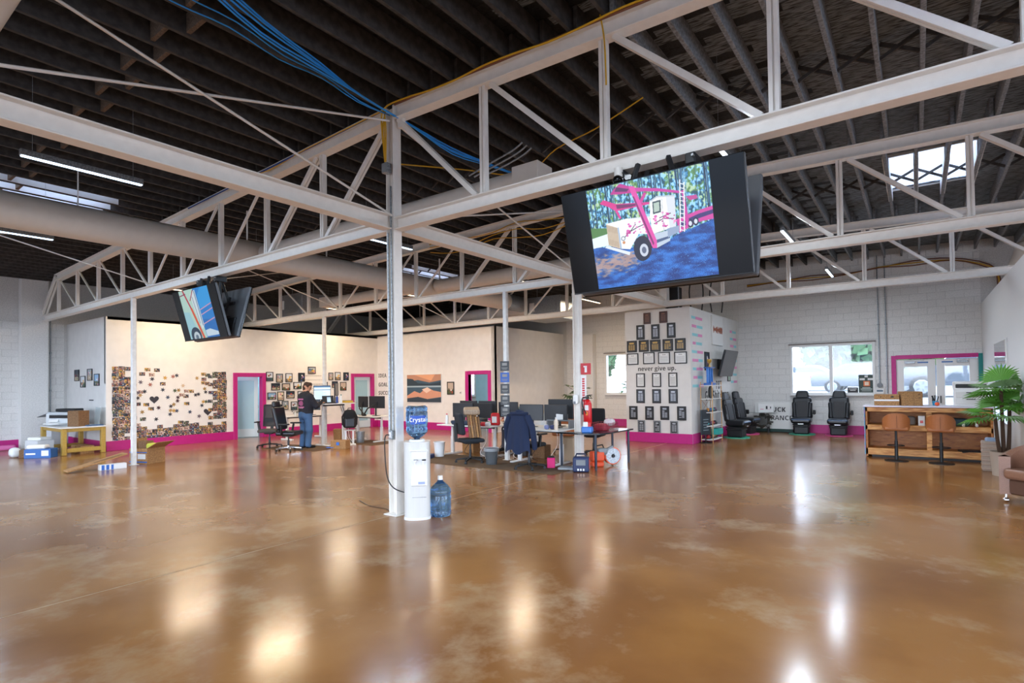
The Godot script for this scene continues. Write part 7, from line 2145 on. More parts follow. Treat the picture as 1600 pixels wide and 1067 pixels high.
	for i in 25:
		var a := lerpf(-2.3, 2.3, i / 24.0)
		var k2 := clampf((cos(a) + 0.35) / 1.35, 0.0, 1.0)
		var top := lerpf(0.6, 0.78, k2)
		K.append([Vector3(sin(a), 0, -cos(a)), top])
	for i in 24:
		for s in [[0.4, 1.0], [0.28, -1.0]]:
			var r: float = s[0]
			var A: Vector3 = K[i][0] * r
			var B: Vector3 = K[i + 1][0] * r
			var p := [A + Vector3(0, 0.1, 0), B + Vector3(0, 0.1, 0), B + Vector3(0, K[i + 1][1], 0), A + Vector3(0, K[i][1], 0)]
			var n0: Vector3 = K[i][0] * s[1]
			var n1: Vector3 = K[i + 1][0] * s[1]
			if s[1] > 0: sh.nquad(p[1], p[0], p[3], p[2], n1, n0, n0, n1)
			else: sh.nquad(p[0], p[1], p[2], p[3], n0, n1, n1, n0)
		var ya := Vector3(0, K[i][1], 0)
		var yb := Vector3(0, K[i + 1][1], 0)
		var oo := Vector3(0, 0.025, 0)
		sh.quad(K[i + 1][0] * 0.4 + yb, K[i][0] * 0.4 + ya, K[i][0] * 0.34 + ya + oo, K[i + 1][0] * 0.34 + yb + oo)
		sh.quad(K[i + 1][0] * 0.34 + yb + oo, K[i][0] * 0.34 + ya + oo, K[i][0] * 0.28 + ya, K[i + 1][0] * 0.28 + yb)
		sh.quad(K[i][0] * 0.4 + Vector3(0, 0.1, 0), K[i + 1][0] * 0.4 + Vector3(0, 0.1, 0), K[i + 1][0] * 0.28 + Vector3(0, 0.1, 0), K[i][0] * 0.28 + Vector3(0, 0.1, 0))
	for e in [0, 24]:
		var d: Vector3 = K[e][0]
		sh.quad(d * 0.28 + Vector3(0, 0.1, 0), d * 0.4 + Vector3(0, 0.1, 0), d * 0.4 + Vector3(0, K[e][1], 0), d * 0.28 + Vector3(0, K[e][1], 0))
	put(ac, "tub_shell", sh, M.brown_leather)
	put(ac, "seat_cushion", mb().soft(Vector3(0, 0.38, 0.03), Vector3(0.5, 0.14, 0.5), 0.05), M.brown_leather)
	put(ac, "seat_base", mb().box(Vector3(0, 0.21, 0.0), Vector3(0.44, 0.2, 0.44), 0.02), mat(hx("5a3d2e"), 0.5))
	for x in [-0.24, 0.24]:
		for z in [-0.2, 0.24]: put(ac, "caster", mb().ball(Vector3(x, 0.035, z), Vector3.ONE * 0.035, 10, 6).cyl(Vector3(x, 0.05, z), Vector3(x, 0.11, z), 0.012), M.chrome)
	palm()

func ring_pts(o: Vector3, r: float) -> Array:
	var p := []
	for i in 21: p.append(o + Vector3(cos(TAU * i / 20) * r, 0, sin(TAU * i / 20) * r))
	return p

func palm() -> void:
	var t := thing("fan_palm", "potted fan palm with broad green fronds at the right", "plant", Vector3(1.16, 0, -12.3))
	var pot := thing("woven_pot", "pale woven basket pot before the counter end", "pot", Vector3(1.02, 0, -12.85))
	put(pot, "basket", mb().box(Vector3(0, 0.26, 0), Vector3(0.24, 0.52, 0.24), 0.01), grained(hx("d8c2b0"), 0.85, 63, 0.45, 0.05, 0.09))
	for k in 7: put(pot, "woven_band", mb().box(Vector3(0, 0.04 + k * 0.074, 0), Vector3(0.252, 0.03, 0.252), 0.008), grained(hx("cbb09c"), 0.85, 64, 0.25, 0.05, 0.09))
	put(pot, "contents", mb().soft(Vector3(0.02, 0.54, 0), Vector3(0.18, 0.08, 0.16), 0.03), mat(hx("8fa0b8"), 0.5))
	put(t, "pot", mb().lathe([Vector2(0, 0), Vector2(0.17, 0), Vector2(0.2, 0.4), Vector2(0.18, 0.4), Vector2(0.17, 0.36), Vector2(0, 0.36)], Vector3.ZERO, 20), grained(hx("cbb8a6"), 0.8, 65, 0.25, 0.08, 0.09))
	var g := RandomNumberGenerator.new()
	g.seed = 31
	var heads := [[Vector3(-0.03, 1.42, 0.05), 11], [Vector3(-0.12, 1.0, 0.12), 8], [Vector3(0.08, 1.15, -0.05), 8]]
	for h in heads:
		var top: Vector3 = h[0]
		put(t, "trunk", mb().tube(smooth([Vector3(top.x * 0.5, 0.34, top.z * 0.5), Vector3(top.x * 0.8, top.y * 0.6, top.z * 0.6), top], 4), 0.032, 10, 0.024), M.bark)
		for k in h[1]:
			var a: float = TAU * k / h[1] + g.randf() * 0.5
			var el := g.randf_range(-0.35, 1.1)
			var d := Vector3(cos(a) * cos(el), sin(el), sin(a) * cos(el))
			frond(t, top, top + d * g.randf_range(0.12, 0.22), d, g.randf_range(0.3, 0.42), M.palm if g.randf() < 0.7 else M.green_pale)

func frond(t: Node3D, root: Vector3, hub: Vector3, d: Vector3, r: float, m: Material) -> void:
	var b := mb()
	b.tube([root, hub], 0.007, 5)
	var side := d.cross(Vector3.UP)
	side = side.normalized() if side.length() > 0.05 else Vector3.RIGHT
	var nrm := side.cross(d).normalized()
	var n := 21
	for i in n:
		var a := lerpf(-1.75, 1.75, float(i) / (n - 1))
		var e := (d * cos(a) + side * sin(a)).normalized()
		var w := (d * -sin(a) + side * cos(a)).normalized() * r * 0.05
		var mid := hub + e * r * 0.55 + nrm * 0.012
		var tip := hub + e * r * (1.0 - 0.1 * absf(a)) - Vector3(0, r * 0.12, 0)
		mid.x = minf(mid.x, 0.22)
		tip.x = minf(tip.x, 0.23)
		b.ftri(hub, mid + w, mid - nrm * 0.01)
		b.ftri(hub, mid - nrm * 0.01, mid - w)
		b.ftri(mid + w, tip, mid - nrm * 0.01)
		b.ftri(mid - nrm * 0.01, tip, mid - w)
	put(t, "frond", b, m)

# ------------------------------------------------------------------ cables at the roof
func build_cables() -> void:
	var g := RandomNumberGenerator.new()
	g.seed = 17
	# blue data cables slung along the joists over the first truss
	for i in 5:
		var x0 := -4.55 - i * 0.05
		var pts := []
		for k in 9:
			var w := k / 8.0
			var sag := 0.09 * sin(w * PI * 2.0) * sin(w * PI * 2.0)
			pts.append(Vector3(lerpf(x0 + 0.25, XC + 0.06 + i * 0.02, minf(w * 2.0, 1.0)) + g.randf_range(-0.02, 0.02), 5.17 - sag * (1.0 + 0.2 * i) - 0.012 * i, lerpf(-1.2, -7.4, w)))
		solo("data_cable", mb().tube(smooth(pts, 3), 0.009, 5), M.blue_cable, "blue data cable in the thick bundle under the joists", "cable", Vector3.ZERO, 0, "bundle of blue cables")
	for i in 2:
		var pts := []
		for k in 7:
			var w := k / 6.0
			pts.append(Vector3(lerpf(-5.05 - i * 0.2, XC - 0.02, w), 5.16 - 0.05 * absf(sin(w * PI * 3.0)), lerpf(-1.6, -4.8, w)))
		solo("data_cable", mb().tube(smooth(pts, 3), 0.007, 5), M.blue_cable, "single blue cable %s left of the bundle" % ["nearer" if i == 0 else "farther"], "cable")
	# yellow cables along the first top chord and down the column
	var yl := [Vector3(-1.2, 5.05, -4.7)]
	for k in 9: yl.append(Vector3(-1.7 - k * 0.42, yt(-1.7 - k * 0.42) - 0.035 + 0.02 * sin(k * 1.7), -4.72))
	yl.append(Vector3(XC - 0.02, 5.2, -4.7))
	yl.append(Vector3(XC - 0.05, 4.9, -4.7))
	yl.append(Vector3(XC - 0.03, 4.54, -4.74))
	solo("power_cable", mb().tube(smooth(yl, 4), 0.011, 6), M.yellow_cable, "yellow cable lying on the first truss and dropping down the column", "cable")
	for i in 3: solo("power_cable", mb().tube(smooth([Vector3(XC - 0.01 - i * 0.02, 5.2, -4.73), Vector3(XC - 0.04 + i * 0.03, 4.95, -4.7), Vector3(XC - 0.04 + i * 0.01, 4.53, -4.73)], 5), 0.009, 6), M.yellow_cable, "yellow cable drop at the column head", "cable", Vector3.ZERO, 0, "yellow drops at the column")
	var br := []
	for k in 10: br.append(Vector3(-1.5 - k * 0.42, yt(-1.5 - k * 0.42) - 0.03, -4.74))
	solo("power_cable", mb().tube(smooth(br, 2), 0.012, 6), M.brown_cable, "brown cable lying beside the yellow one on the first truss", "cable")
	solo("power_cable", mb().tube(smooth([Vector3(-2.6, 5.1, -6.3), Vector3(-3.4, 5.06, -6.6), Vector3(-4.2, 5.1, -6.9), Vector3(-5.0, 5.0, -7.2), Vector3(-5.5, 4.9, -6.2), Vector3(-5.5, 4.6, -5.0)], 5), 0.009, 6), M.yellow_cable, "yellow cable slung under the joists right of the column", "cable")
	solo("power_cable", mb().tube(smooth([Vector3(-2.38, 5.2, -4.76), Vector3(-2.33, 4.9, -4.74), Vector3(-2.33, 4.5, -4.76)], 5), 0.008, 6), M.yellow_cable, "yellow cable end hanging on the truss vertical", "cable")
	for i in 3:
		var p := []
		for k in 7: p.append(Vector3(-9.4 + k * 0.65, 5.02 - 0.12 * i + 0.07 * sin(k * 1.9 + i), -9.5 - 0.02 * i))
		solo("power_cable", mb().tube(smooth(p, 3), 0.01, 6), M.yellow_cable, "yellow cable slung along the middle truss, strand %d" % (i + 1), "cable", Vector3.ZERO, 0, "yellow strands of the middle truss")
	solo("power_cable", mb().tube(smooth([Vector3(-8.9, 5.1, -0.9), Vector3(-8.8, 5.08, -2.4), Vector3(-8.7, 5.05, -4.0), Vector3(-8.5, 5.1, -4.72), Vector3(-7.2, 5.15, -4.72), Vector3(XC - 0.1, 5.2, -4.72)], 4), 0.008, 6), M.yellow_cable, "yellow cable running left over the first truss", "cable")
	solo("data_cable", mb().tube(smooth([Vector3(-11.0, 5.04, -4.735), Vector3(-9.0, 5.1, -4.735), Vector3(-7.0, 5.16, -4.735), Vector3(XC - 0.1, 5.21, -4.735)], 5), 0.012, 6), mat(hx("1f3f8c"), 0.5), "dark blue cable lying on the left span of the first truss", "cable")
	# brown feed along the back wall top
	for i in 3:
		var p := [Vector3(-4.4, 4.75 - 0.03 * i, -19.03)]
		for k in 6: p.append(Vector3(-3.4 + k * 0.85, 4.75 - 0.03 * i + 0.05 * sin(k * 2.0 + i) + k * 0.03, -19.03 + i * 0.014))
		p.append(Vector3(1.6, 4.6 - 0.05 * i, -19.02))
		p.append(Vector3(1.75 + 0.03 * i, 4.2, -19.02))
		p.append(Vector3(1.75 + 0.03 * i, 3.0, -19.02))
		solo("power_cable", mb().tube(smooth(p, 3), 0.016, 6), M.brown_cable if i != 1 else M.yellow_cable, "%s cable strung along the top of the back wall" % ["upper brown", "yellow", "lower brown"][i], "cable", Vector3.ZERO, 0, "cables on the back wall")
	# conduits by the column head
	for i in 3: solo("conduit_bend", mb().tube(smooth([Vector3(-5.3 + i * 0.0, 4.75 + i * 0.02, -6.2 - i * 0.12), Vector3(-5.0, 4.95, -6.4 - i * 0.12), Vector3(-4.75, 5.1, -6.55 - i * 0.12), Vector3(-4.6, 5.2, -6.6 - i * 0.12)], 4), 0.014, 6), M.galv, "grey conduit bend under the joists right of the column, number %d" % (i + 1), "conduit", Vector3.ZERO, 0, "conduit bends near the column")
	# rod hangers along the joists
	solo("floor_lead", mb().tube(smooth([Vector3(-5.52, 0.005, -4.82), Vector3(-5.75, 0.005, -4.95), Vector3(-6.1, 0.005, -4.95), Vector3(-6.5, 0.005, -5.1)], 5), 0.004, 5), M.black, "thin black lead on the floor left of the column", "cable")

# ------------------------------------------------------------------ outside the windows
func vehicle(nm: String, label: String, at: Vector3, turn: float, side: Array, glasspoly: Array, w: float, paint: Material, wheels: Array, wr: float) -> Node3D:
	var t := thing(nm, label, "car", at, turn)
	var p := PackedVector2Array()
	var cy := 0.0
	for q in side: p.append(Vector2(q[0], q[1]))
	var b := mb()
	b.prism(p, -w / 2 + 0.1, w / 2 - 0.1)
	var p2 := PackedVector2Array()
	for q in p: p2.append(Vector2(q.x * 0.985, q.y * 0.97 + 0.02))
	b.prism(p2, -w / 2, w / 2)
	put(t, "body", b, paint)
	var gp := PackedVector2Array()
	for q in glasspoly: gp.append(Vector2(q[0], q[1]))
	put(t, "side_windows", mb().prism(gp, -w / 2 - 0.006, w / 2 + 0.006), mat(hx("3c4c58"), 0.12))
	for x in wheels:
		for s in [-1, 1]:
			var wh := put(t, "wheel", mb().cyl(Vector3(x, wr, s * (w / 2 - 0.2)), Vector3(x, wr, s * (w / 2 + 0.012)), wr, wr, 24), M.black)
			put(wh, "hub_cap", mb().cyl(Vector3(x, wr, s * (w / 2 + 0.005)), Vector3(x, wr, s * (w / 2 + 0.03)), wr * 0.7, wr * 0.6, 10), mat(hx("8a8f94"), 0.4))
			var sp := mb()
			for k in 5:
				var a := TAU * k / 5
				sp.bar(Vector3(x + cos(a + 0.63) * wr * 0.25, wr + sin(a + 0.63) * wr * 0.25, s * (w / 2 + 0.034)), Vector3(x + cos(a + 0.63) * wr * 0.55, wr + sin(a + 0.63) * wr * 0.55, s * (w / 2 + 0.034)), 0.09, 0.006, 0, Vector3(0, 0, 1).cross(Vector3(cos(a), sin(a), 0)))
			put(wh, "spoke_gap", sp, M.black)
	return t

func build_outside() -> void:
	# rising asphalt yard
	var gr := mb()
	gr.quad(Vector3(-80, -0.15, -19.35), Vector3(60, -0.15, -19.35), Vector3(60, 0.9, -26), Vector3(-80, 0.9, -26))
	gr.quad(Vector3(-80, 0.9, -26), Vector3(60, 0.9, -26), Vector3(60, 1.4, -90), Vector3(-80, 1.4, -90))
	gr.quad(Vector3(8.4, -0.15, 40), Vector3(60, -0.15, 40), Vector3(60, -0.15, -19.35), Vector3(8.4, -0.15, -19.35))
	gr.quad(Vector3(-80, -0.15, 60), Vector3(60, -0.15, 60), Vector3(60, -0.15, 9.4), Vector3(-80, -0.15, 9.4))
	var o := struct("ground_outside", gr, grained(hx("9b9d9f"), 0.9, 81, 0.25, 2.0), "pale asphalt yard outside")
	var silver := mat(hx("5a6168"), 0.25, 0.2)
	var sedan := [[-2.35, 0.35], [-2.4, 0.75], [-2.3, 0.98], [-1.7, 1.05], [-0.9, 1.42], [0.35, 1.45], [1.15, 1.05], [2.1, 0.9], [2.35, 0.65], [2.35, 0.32]]
	var sg := [[-1.45, 1.06], [-0.85, 1.36], [0.3, 1.38], [0.95, 1.04]]
	var c1 := vehicle("sedan_car", "silver sedan parked outside the wide window", Vector3(-1.85, 0.945, -31.5), 0.0, sedan, sg, 1.8, silver, [-1.45, 1.4], 0.33)
	put(c1, "tail_light", mb().box(Vector3(-2.3, 0.82, 0.72), Vector3(0.22, 0.14, 0.34), 0.03), M.red)
	vehicle("sedan_car", "white sedan parked behind the silver one", Vector3(-4.9, 0.98, -36.0), 0.0, sedan, sg, 1.8, mat(hx("a9adb0"), 0.25), [-1.45, 1.4], 0.33)
	var suv := [[-2.4, 0.45], [-2.42, 1.0], [-2.3, 1.1], [-2.05, 1.75], [0.3, 1.8], [1.0, 1.2], [2.2, 1.08], [2.4, 0.8], [2.4, 0.42]]
	var ug := [[-1.95, 1.14], [-1.8, 1.64], [0.22, 1.68], [0.8, 1.16]]
	vehicle("utility_car", "grey utility car parked outside the glass doors, left one", Vector3(1.6, 0.91, -27.0), PI, suv, ug, 1.9, mat(hx("4a535d"), 0.3, 0.2), [-1.5, 1.45], 0.4)
	vehicle("utility_car", "pale grey utility car outside the right glass door", Vector3(7.5, 0.925, -29.5), 0.0, suv, ug, 1.9, mat(hx("666f78"), 0.3, 0.2), [-1.5, 1.45], 0.4)
	var tk := thing("box_truck", "white truck with teal chassis behind the sedan", "truck", Vector3(-3.0, 1.17, -60.0), 0.0)
	tk.scale = Vector3.ONE * 0.75
	put(tk, "cargo_body", mb().box(Vector3(1.5, 2.2, 0), Vector3(5.0, 2.2, 2.3), 0.08), M.white)
	put(tk, "cab", mb().prism(PackedVector2Array([Vector2(-3.0, 0.7), Vector2(-1.2, 0.7), Vector2(-1.2, 2.6), Vector2(-2.3, 2.6), Vector2(-2.9, 1.7)]), -1.1, 1.1), M.white)
	put(tk, "cab_window", mb().prism(PackedVector2Array([Vector2(-2.75, 1.75), Vector2(-1.5, 1.75), Vector2(-1.5, 2.4), Vector2(-2.25, 2.4)]), -1.12, 1.12), mat(hx("42525c"), 0.15))
	put(tk, "chassis", mb().box(Vector3(0.6, 0.8, 0), Vector3(6.6, 0.35, 1.6), 0.04), mat(hx("4aa6b0"), 0.5))
	for x in [-2.2, 2.4]: put(tk, "wheel", mb().cyl(Vector3(x, 0.5, -1.1), Vector3(x, 0.5, 1.1), 0.5, 0.5, 20), M.black)
	var bx := thing("yard_cabinet", "cream utility cabinet outside the left window pane", "cabinet", Vector3(-3.58, 0.42, -23.0))
	put(bx, "cabinet_body", mb().box(Vector3(0, 0.62, 0), Vector3(0.55, 1.24, 0.5), 0.02), mat(hx("efe7d2"), 0.6))
	put(bx, "lock", mb().box(Vector3(0.2, 0.6, 0.256), Vector3(0.05, 0.1, 0.012), 0.004), M.dark_plastic)
	# trees beyond the yard
	var g := RandomNumberGenerator.new()
	g.seed = 5
	for i in 17:
		var x := -38.0 + i * 3.5 + g.randf_range(-0.3, 0.3)
		var z := -46.0 - 5.0 * (i % 2) - g.randf_range(0, 2)
		var hgt := g.randf_range(8.5, 13.0)
		tree(Vector3(x, 1.1, z), hgt, 400 + i, i)

func tree(at: Vector3, h: float, sd: int, k: int) -> void:
	var g := RandomNumberGenerator.new()
	g.seed = sd
	var t := thing("yard_tree", "%s tree in the row beyond the yard, number %d from the left" % [["dark green", "light green"][k % 2], k + 1], "tree", at, 0.0, "trees beyond the yard")
	put(t, "trunk", mb().cyl(Vector3(0, -0.4, 0), Vector3(0, h * 0.6, 0), 0.16, 0.09, 8), M.bark)
	var b := mb()
	for i in 1000:
		var d := Vector3(g.randfn(), g.randfn() * 1.1, g.randfn()).normalized() * pow(g.randf(), 0.35)
		var p := Vector3(d.x * 1.9, h * 0.52 + d.y * h * 0.48, d.z * 1.9)
		var s := Vector3(g.randfn(), g.randfn(), g.randfn()).normalized() * g.randf_range(0.3, 0.6)
		var u := s.cross(Vector3(g.randfn(), g.randfn(), g.randfn())).normalized() * g.randf_range(0.25, 0.45)
		b.ftri(p - s, p + u, p + s)
		b.ftri(p - s, p + s, p - u)
	put(t, "crown", b, M.tree_a if k % 2 == 0 else M.tree_b)

# ------------------------------------------------------------------ people: smooth-joined capsules meshed as surface nets
func cap_d(p: Vector3, a: Vector3, b: Vector3, ra: float, rb: float) -> float:
	var ab := b - a
	var q := clampf((p - a).dot(ab) / maxf(ab.length_squared(), 0.000001), 0.0, 1.0)
	return p.distance_to(a + ab * q) - lerpf(ra, rb, q)

# bones: [a, b, ra, rb, colour]; returns the MB with vertex colours
func nets(out: MB, bones: Array, cell: float, k: float) -> void:
	var lo := Vector3.INF
	var hi := -Vector3.INF
	for q in bones:
		var r := maxf(q[2], q[3]) + cell * 3.0 + k
		for e in 2:
			lo = lo.min(q[e] - Vector3.ONE * r)
			hi = hi.max(q[e] + Vector3.ONE * r)
	var n := Vector3i(((hi - lo) / cell).ceil()) + Vector3i.ONE
	var F := PackedFloat32Array()
	F.resize(n.x * n.y * n.z)
	F.fill(0.5)
	var C := PackedInt32Array()
	C.resize(F.size())
	var D := PackedFloat32Array()
	D.resize(F.size())
	D.fill(9.0)
	for bi in bones.size():
		var q = bones[bi]
		var a: Vector3 = q[0]
		var b: Vector3 = q[1]
		var r := maxf(q[2], q[3]) + cell * 2.0 + k
		var i0 := Vector3i(((a.min(b) - Vector3.ONE * r - lo) / cell).floor()).max(Vector3i.ZERO)
		var i1 := Vector3i(((a.max(b) + Vector3.ONE * r - lo) / cell).ceil()).min(n - Vector3i.ONE)
		for x in range(i0.x, i1.x + 1):
			for y in range(i0.y, i1.y + 1):
				for z in range(i0.z, i1.z + 1):
					var d := cap_d(lo + Vector3(x, y, z) * cell, a, b, q[2], q[3])
					var id := (x * n.y + y) * n.z + z
					if d < D[id]:
						D[id] = d
						C[id] = bi
					var f := F[id]
					var h := maxf(k - absf(f - d), 0.0) / k
					F[id] = minf(f, d) - h * h * k * 0.25
	var sx := n.y * n.z
	var sy := n.z
	var V := {}
	var N := {}
	for x in n.x - 1:
		for y in n.y - 1:
			for z in n.z - 1:
				var id := x * sx + y * sy + z
				var inside := 0
				var f8 := [F[id], F[id + 1], F[id + sy], F[id + sy + 1], F[id + sx], F[id + sx + 1], F[id + sx + sy], F[id + sx + sy + 1]]
				for f in f8:
					if f < 0.0: inside += 1
				if inside == 0 or inside == 8: continue
				var acc := Vector3.ZERO
				var m := 0
				for e in [[0, 1], [2, 3], [4, 5], [6, 7], [0, 2], [1, 3], [4, 6], [5, 7], [0, 4], [1, 5], [2, 6], [3, 7]]:
					var fa: float = f8[e[0]]
					var fb: float = f8[e[1]]
					if (fa < 0.0) != (fb < 0.0):
						var tt := fa / (fa - fb)
						var pa := Vector3((e[0] >> 2) & 1, (e[0] >> 1) & 1, e[0] & 1)
						var pb := Vector3((e[1] >> 2) & 1, (e[1] >> 1) & 1, e[1] & 1)
						acc += pa.lerp(pb, tt)
						m += 1
				V[id] = lo + (Vector3(x, y, z) + acc / m) * cell
				N[id] = Vector3(f8[4] + f8[5] + f8[6] + f8[7] - f8[0] - f8[1] - f8[2] - f8[3], f8[2] + f8[3] + f8[6] + f8[7] - f8[0] - f8[1] - f8[4] - f8[5], f8[1] + f8[3] + f8[5] + f8[7] - f8[0] - f8[2] - f8[4] - f8[6]).normalized()
	var st := [sx, sy, 1]
	for id in V:
		for ax in 3:
			var o: int = id + st[ax]
			if (F[id] < 0.0) == (F[o] < 0.0): continue
			var s1: int = st[(ax + 1) % 3]
			var s2: int = st[(ax + 2) % 3]
			var q := [id, id - s1, id - s1 - s2, id - s2]
			if not (V.has(q[1]) and V.has(q[2]) and V.has(q[3])): continue
			if F[id] >= 0.0: q.reverse()
			out.col = bones[C[id]][4]
			# inside at id: outward is along +ax
			out.tri(V[q[0]], V[q[1]], V[q[2]], N[q[0]], N[q[1]], N[q[2]])
			out.tri(V[q[0]], V[q[2]], V[q[3]], N[q[0]], N[q[2]], N[q[3]])

func hand_bones(wrist: Vector3, f: Vector3, nrm: Vector3, side: float, skin: Color, curl: float) -> Array:
	# f: finger direction, nrm: back of the hand, side: +1 thumb towards f x nrm
	var out := []
	var s := f.cross(nrm).normalized() * side
	for i in 4:
		var off := s * (0.028 - i * 0.019)
		var k := wrist + f * 0.095 + off
		out.append([wrist + off * 0.6, k, 0.016, 0.0125, skin])
		var ln: float = [0.072, 0.08, 0.074, 0.058][i]
		var m1 := k + (f * cos(curl) - nrm * sin(curl)) * ln * 0.55
		out.append([k, m1, 0.0105, 0.0095, skin])
		out.append([m1, m1 + (f * cos(curl * 2.2) - nrm * sin(curl * 2.2)) * ln * 0.5, 0.0095, 0.008, skin])
	var tb := wrist + f * 0.025 + s * 0.032
	var t1 := tb + (f * 0.7 + s * 0.6 - nrm * 0.3).normalized() * 0.042
	out.append([wrist + f * 0.01 + s * 0.01, tb, 0.016, 0.014, skin])
	out.append([tb, t1, 0.0125, 0.011, skin])
	out.append([t1, t1 + (f * 0.9 + s * 0.15 - nrm * 0.3).normalized() * 0.032, 0.011, 0.009, skin])
	return out

func head_bones(o: Vector3, bas: Basis, skin: Color, hair: Color) -> Array:
	var L := []
	var raw := [
		[Vector3(0, 0.03, -0.02), Vector3(0, 0.035, 0.02), 0.088, 0.085, skin],
		[Vector3(0, -0.04, 0.03), Vector3(0, -0.075, 0.055), 0.062, 0.04, skin],
		[Vector3(0, 0.0, 0.075), Vector3(0, -0.025, 0.108), 0.012, 0.016, skin],
		[Vector3(-0.04, -0.02, 0.05), Vector3(-0.035, -0.05, 0.05), 0.03, 0.025, skin],
		[Vector3(0.04, -0.02, 0.05), Vector3(0.035, -0.05, 0.05), 0.03, 0.025, skin],
		[Vector3(-0.088, 0.0, -0.005), Vector3(-0.09, -0.03, 0.0), 0.016, 0.012, skin],
		[Vector3(0.088, 0.0, -0.005), Vector3(0.09, -0.03, 0.0), 0.016, 0.012, skin],
		[Vector3(-0.02, -0.062, 0.088), Vector3(0.02, -0.062, 0.088), 0.01, 0.01, skin.darkened(0.25)],
		[Vector3(0, 0.06, -0.03), Vector3(0, 0.085, 0.035), 0.088, 0.066, hair],
		[Vector3(0, -0.01, -0.055), Vector3(0, -0.06, -0.05), 0.07, 0.055, hair],
		[Vector3(-0.07, 0.04, 0.0), Vector3(-0.05, 0.1, 0.03), 0.035, 0.04, hair],
		[Vector3(0.07, 0.04, 0.0), Vector3(0.05, 0.1, 0.03), 0.035, 0.04, hair],
		[Vector3(-0.03, 0.12, 0.05), Vector3(0.03, 0.115, 0.06), 0.03, 0.03, hair],
		[Vector3(0, -0.12, -0.03), Vector3(0, -0.06, -0.01), 0.058, 0.055, skin]]
	for q in raw: L.append([o + bas * q[0], o + bas * q[1], q[2], q[3], q[4]])
	return L

func person(label: String, at: Vector3, turn: float, body: Array, head: Vector3, hb: Basis, hands: Array, skin: Color, hair: Color) -> Node3D:
	var t := thing("person", label, "person", at, turn)
	var b := mb()
	nets(b, body, 0.016, 0.05)
	nets(b, head_bones(head, hb, skin, hair), 0.006, 0.018)
	for h in hands: nets(b, hand_bones(h[0], h[1], h[2], h[3], skin, h[4]), 0.0045, 0.008)
	var m := mat(Color.WHITE, 0.85)
	m.vertex_color_use_as_albedo = true
	put(t, "body", b, m)
	return t

func lin(s: String) -> Color:
	return hx(s).srgb_to_linear()

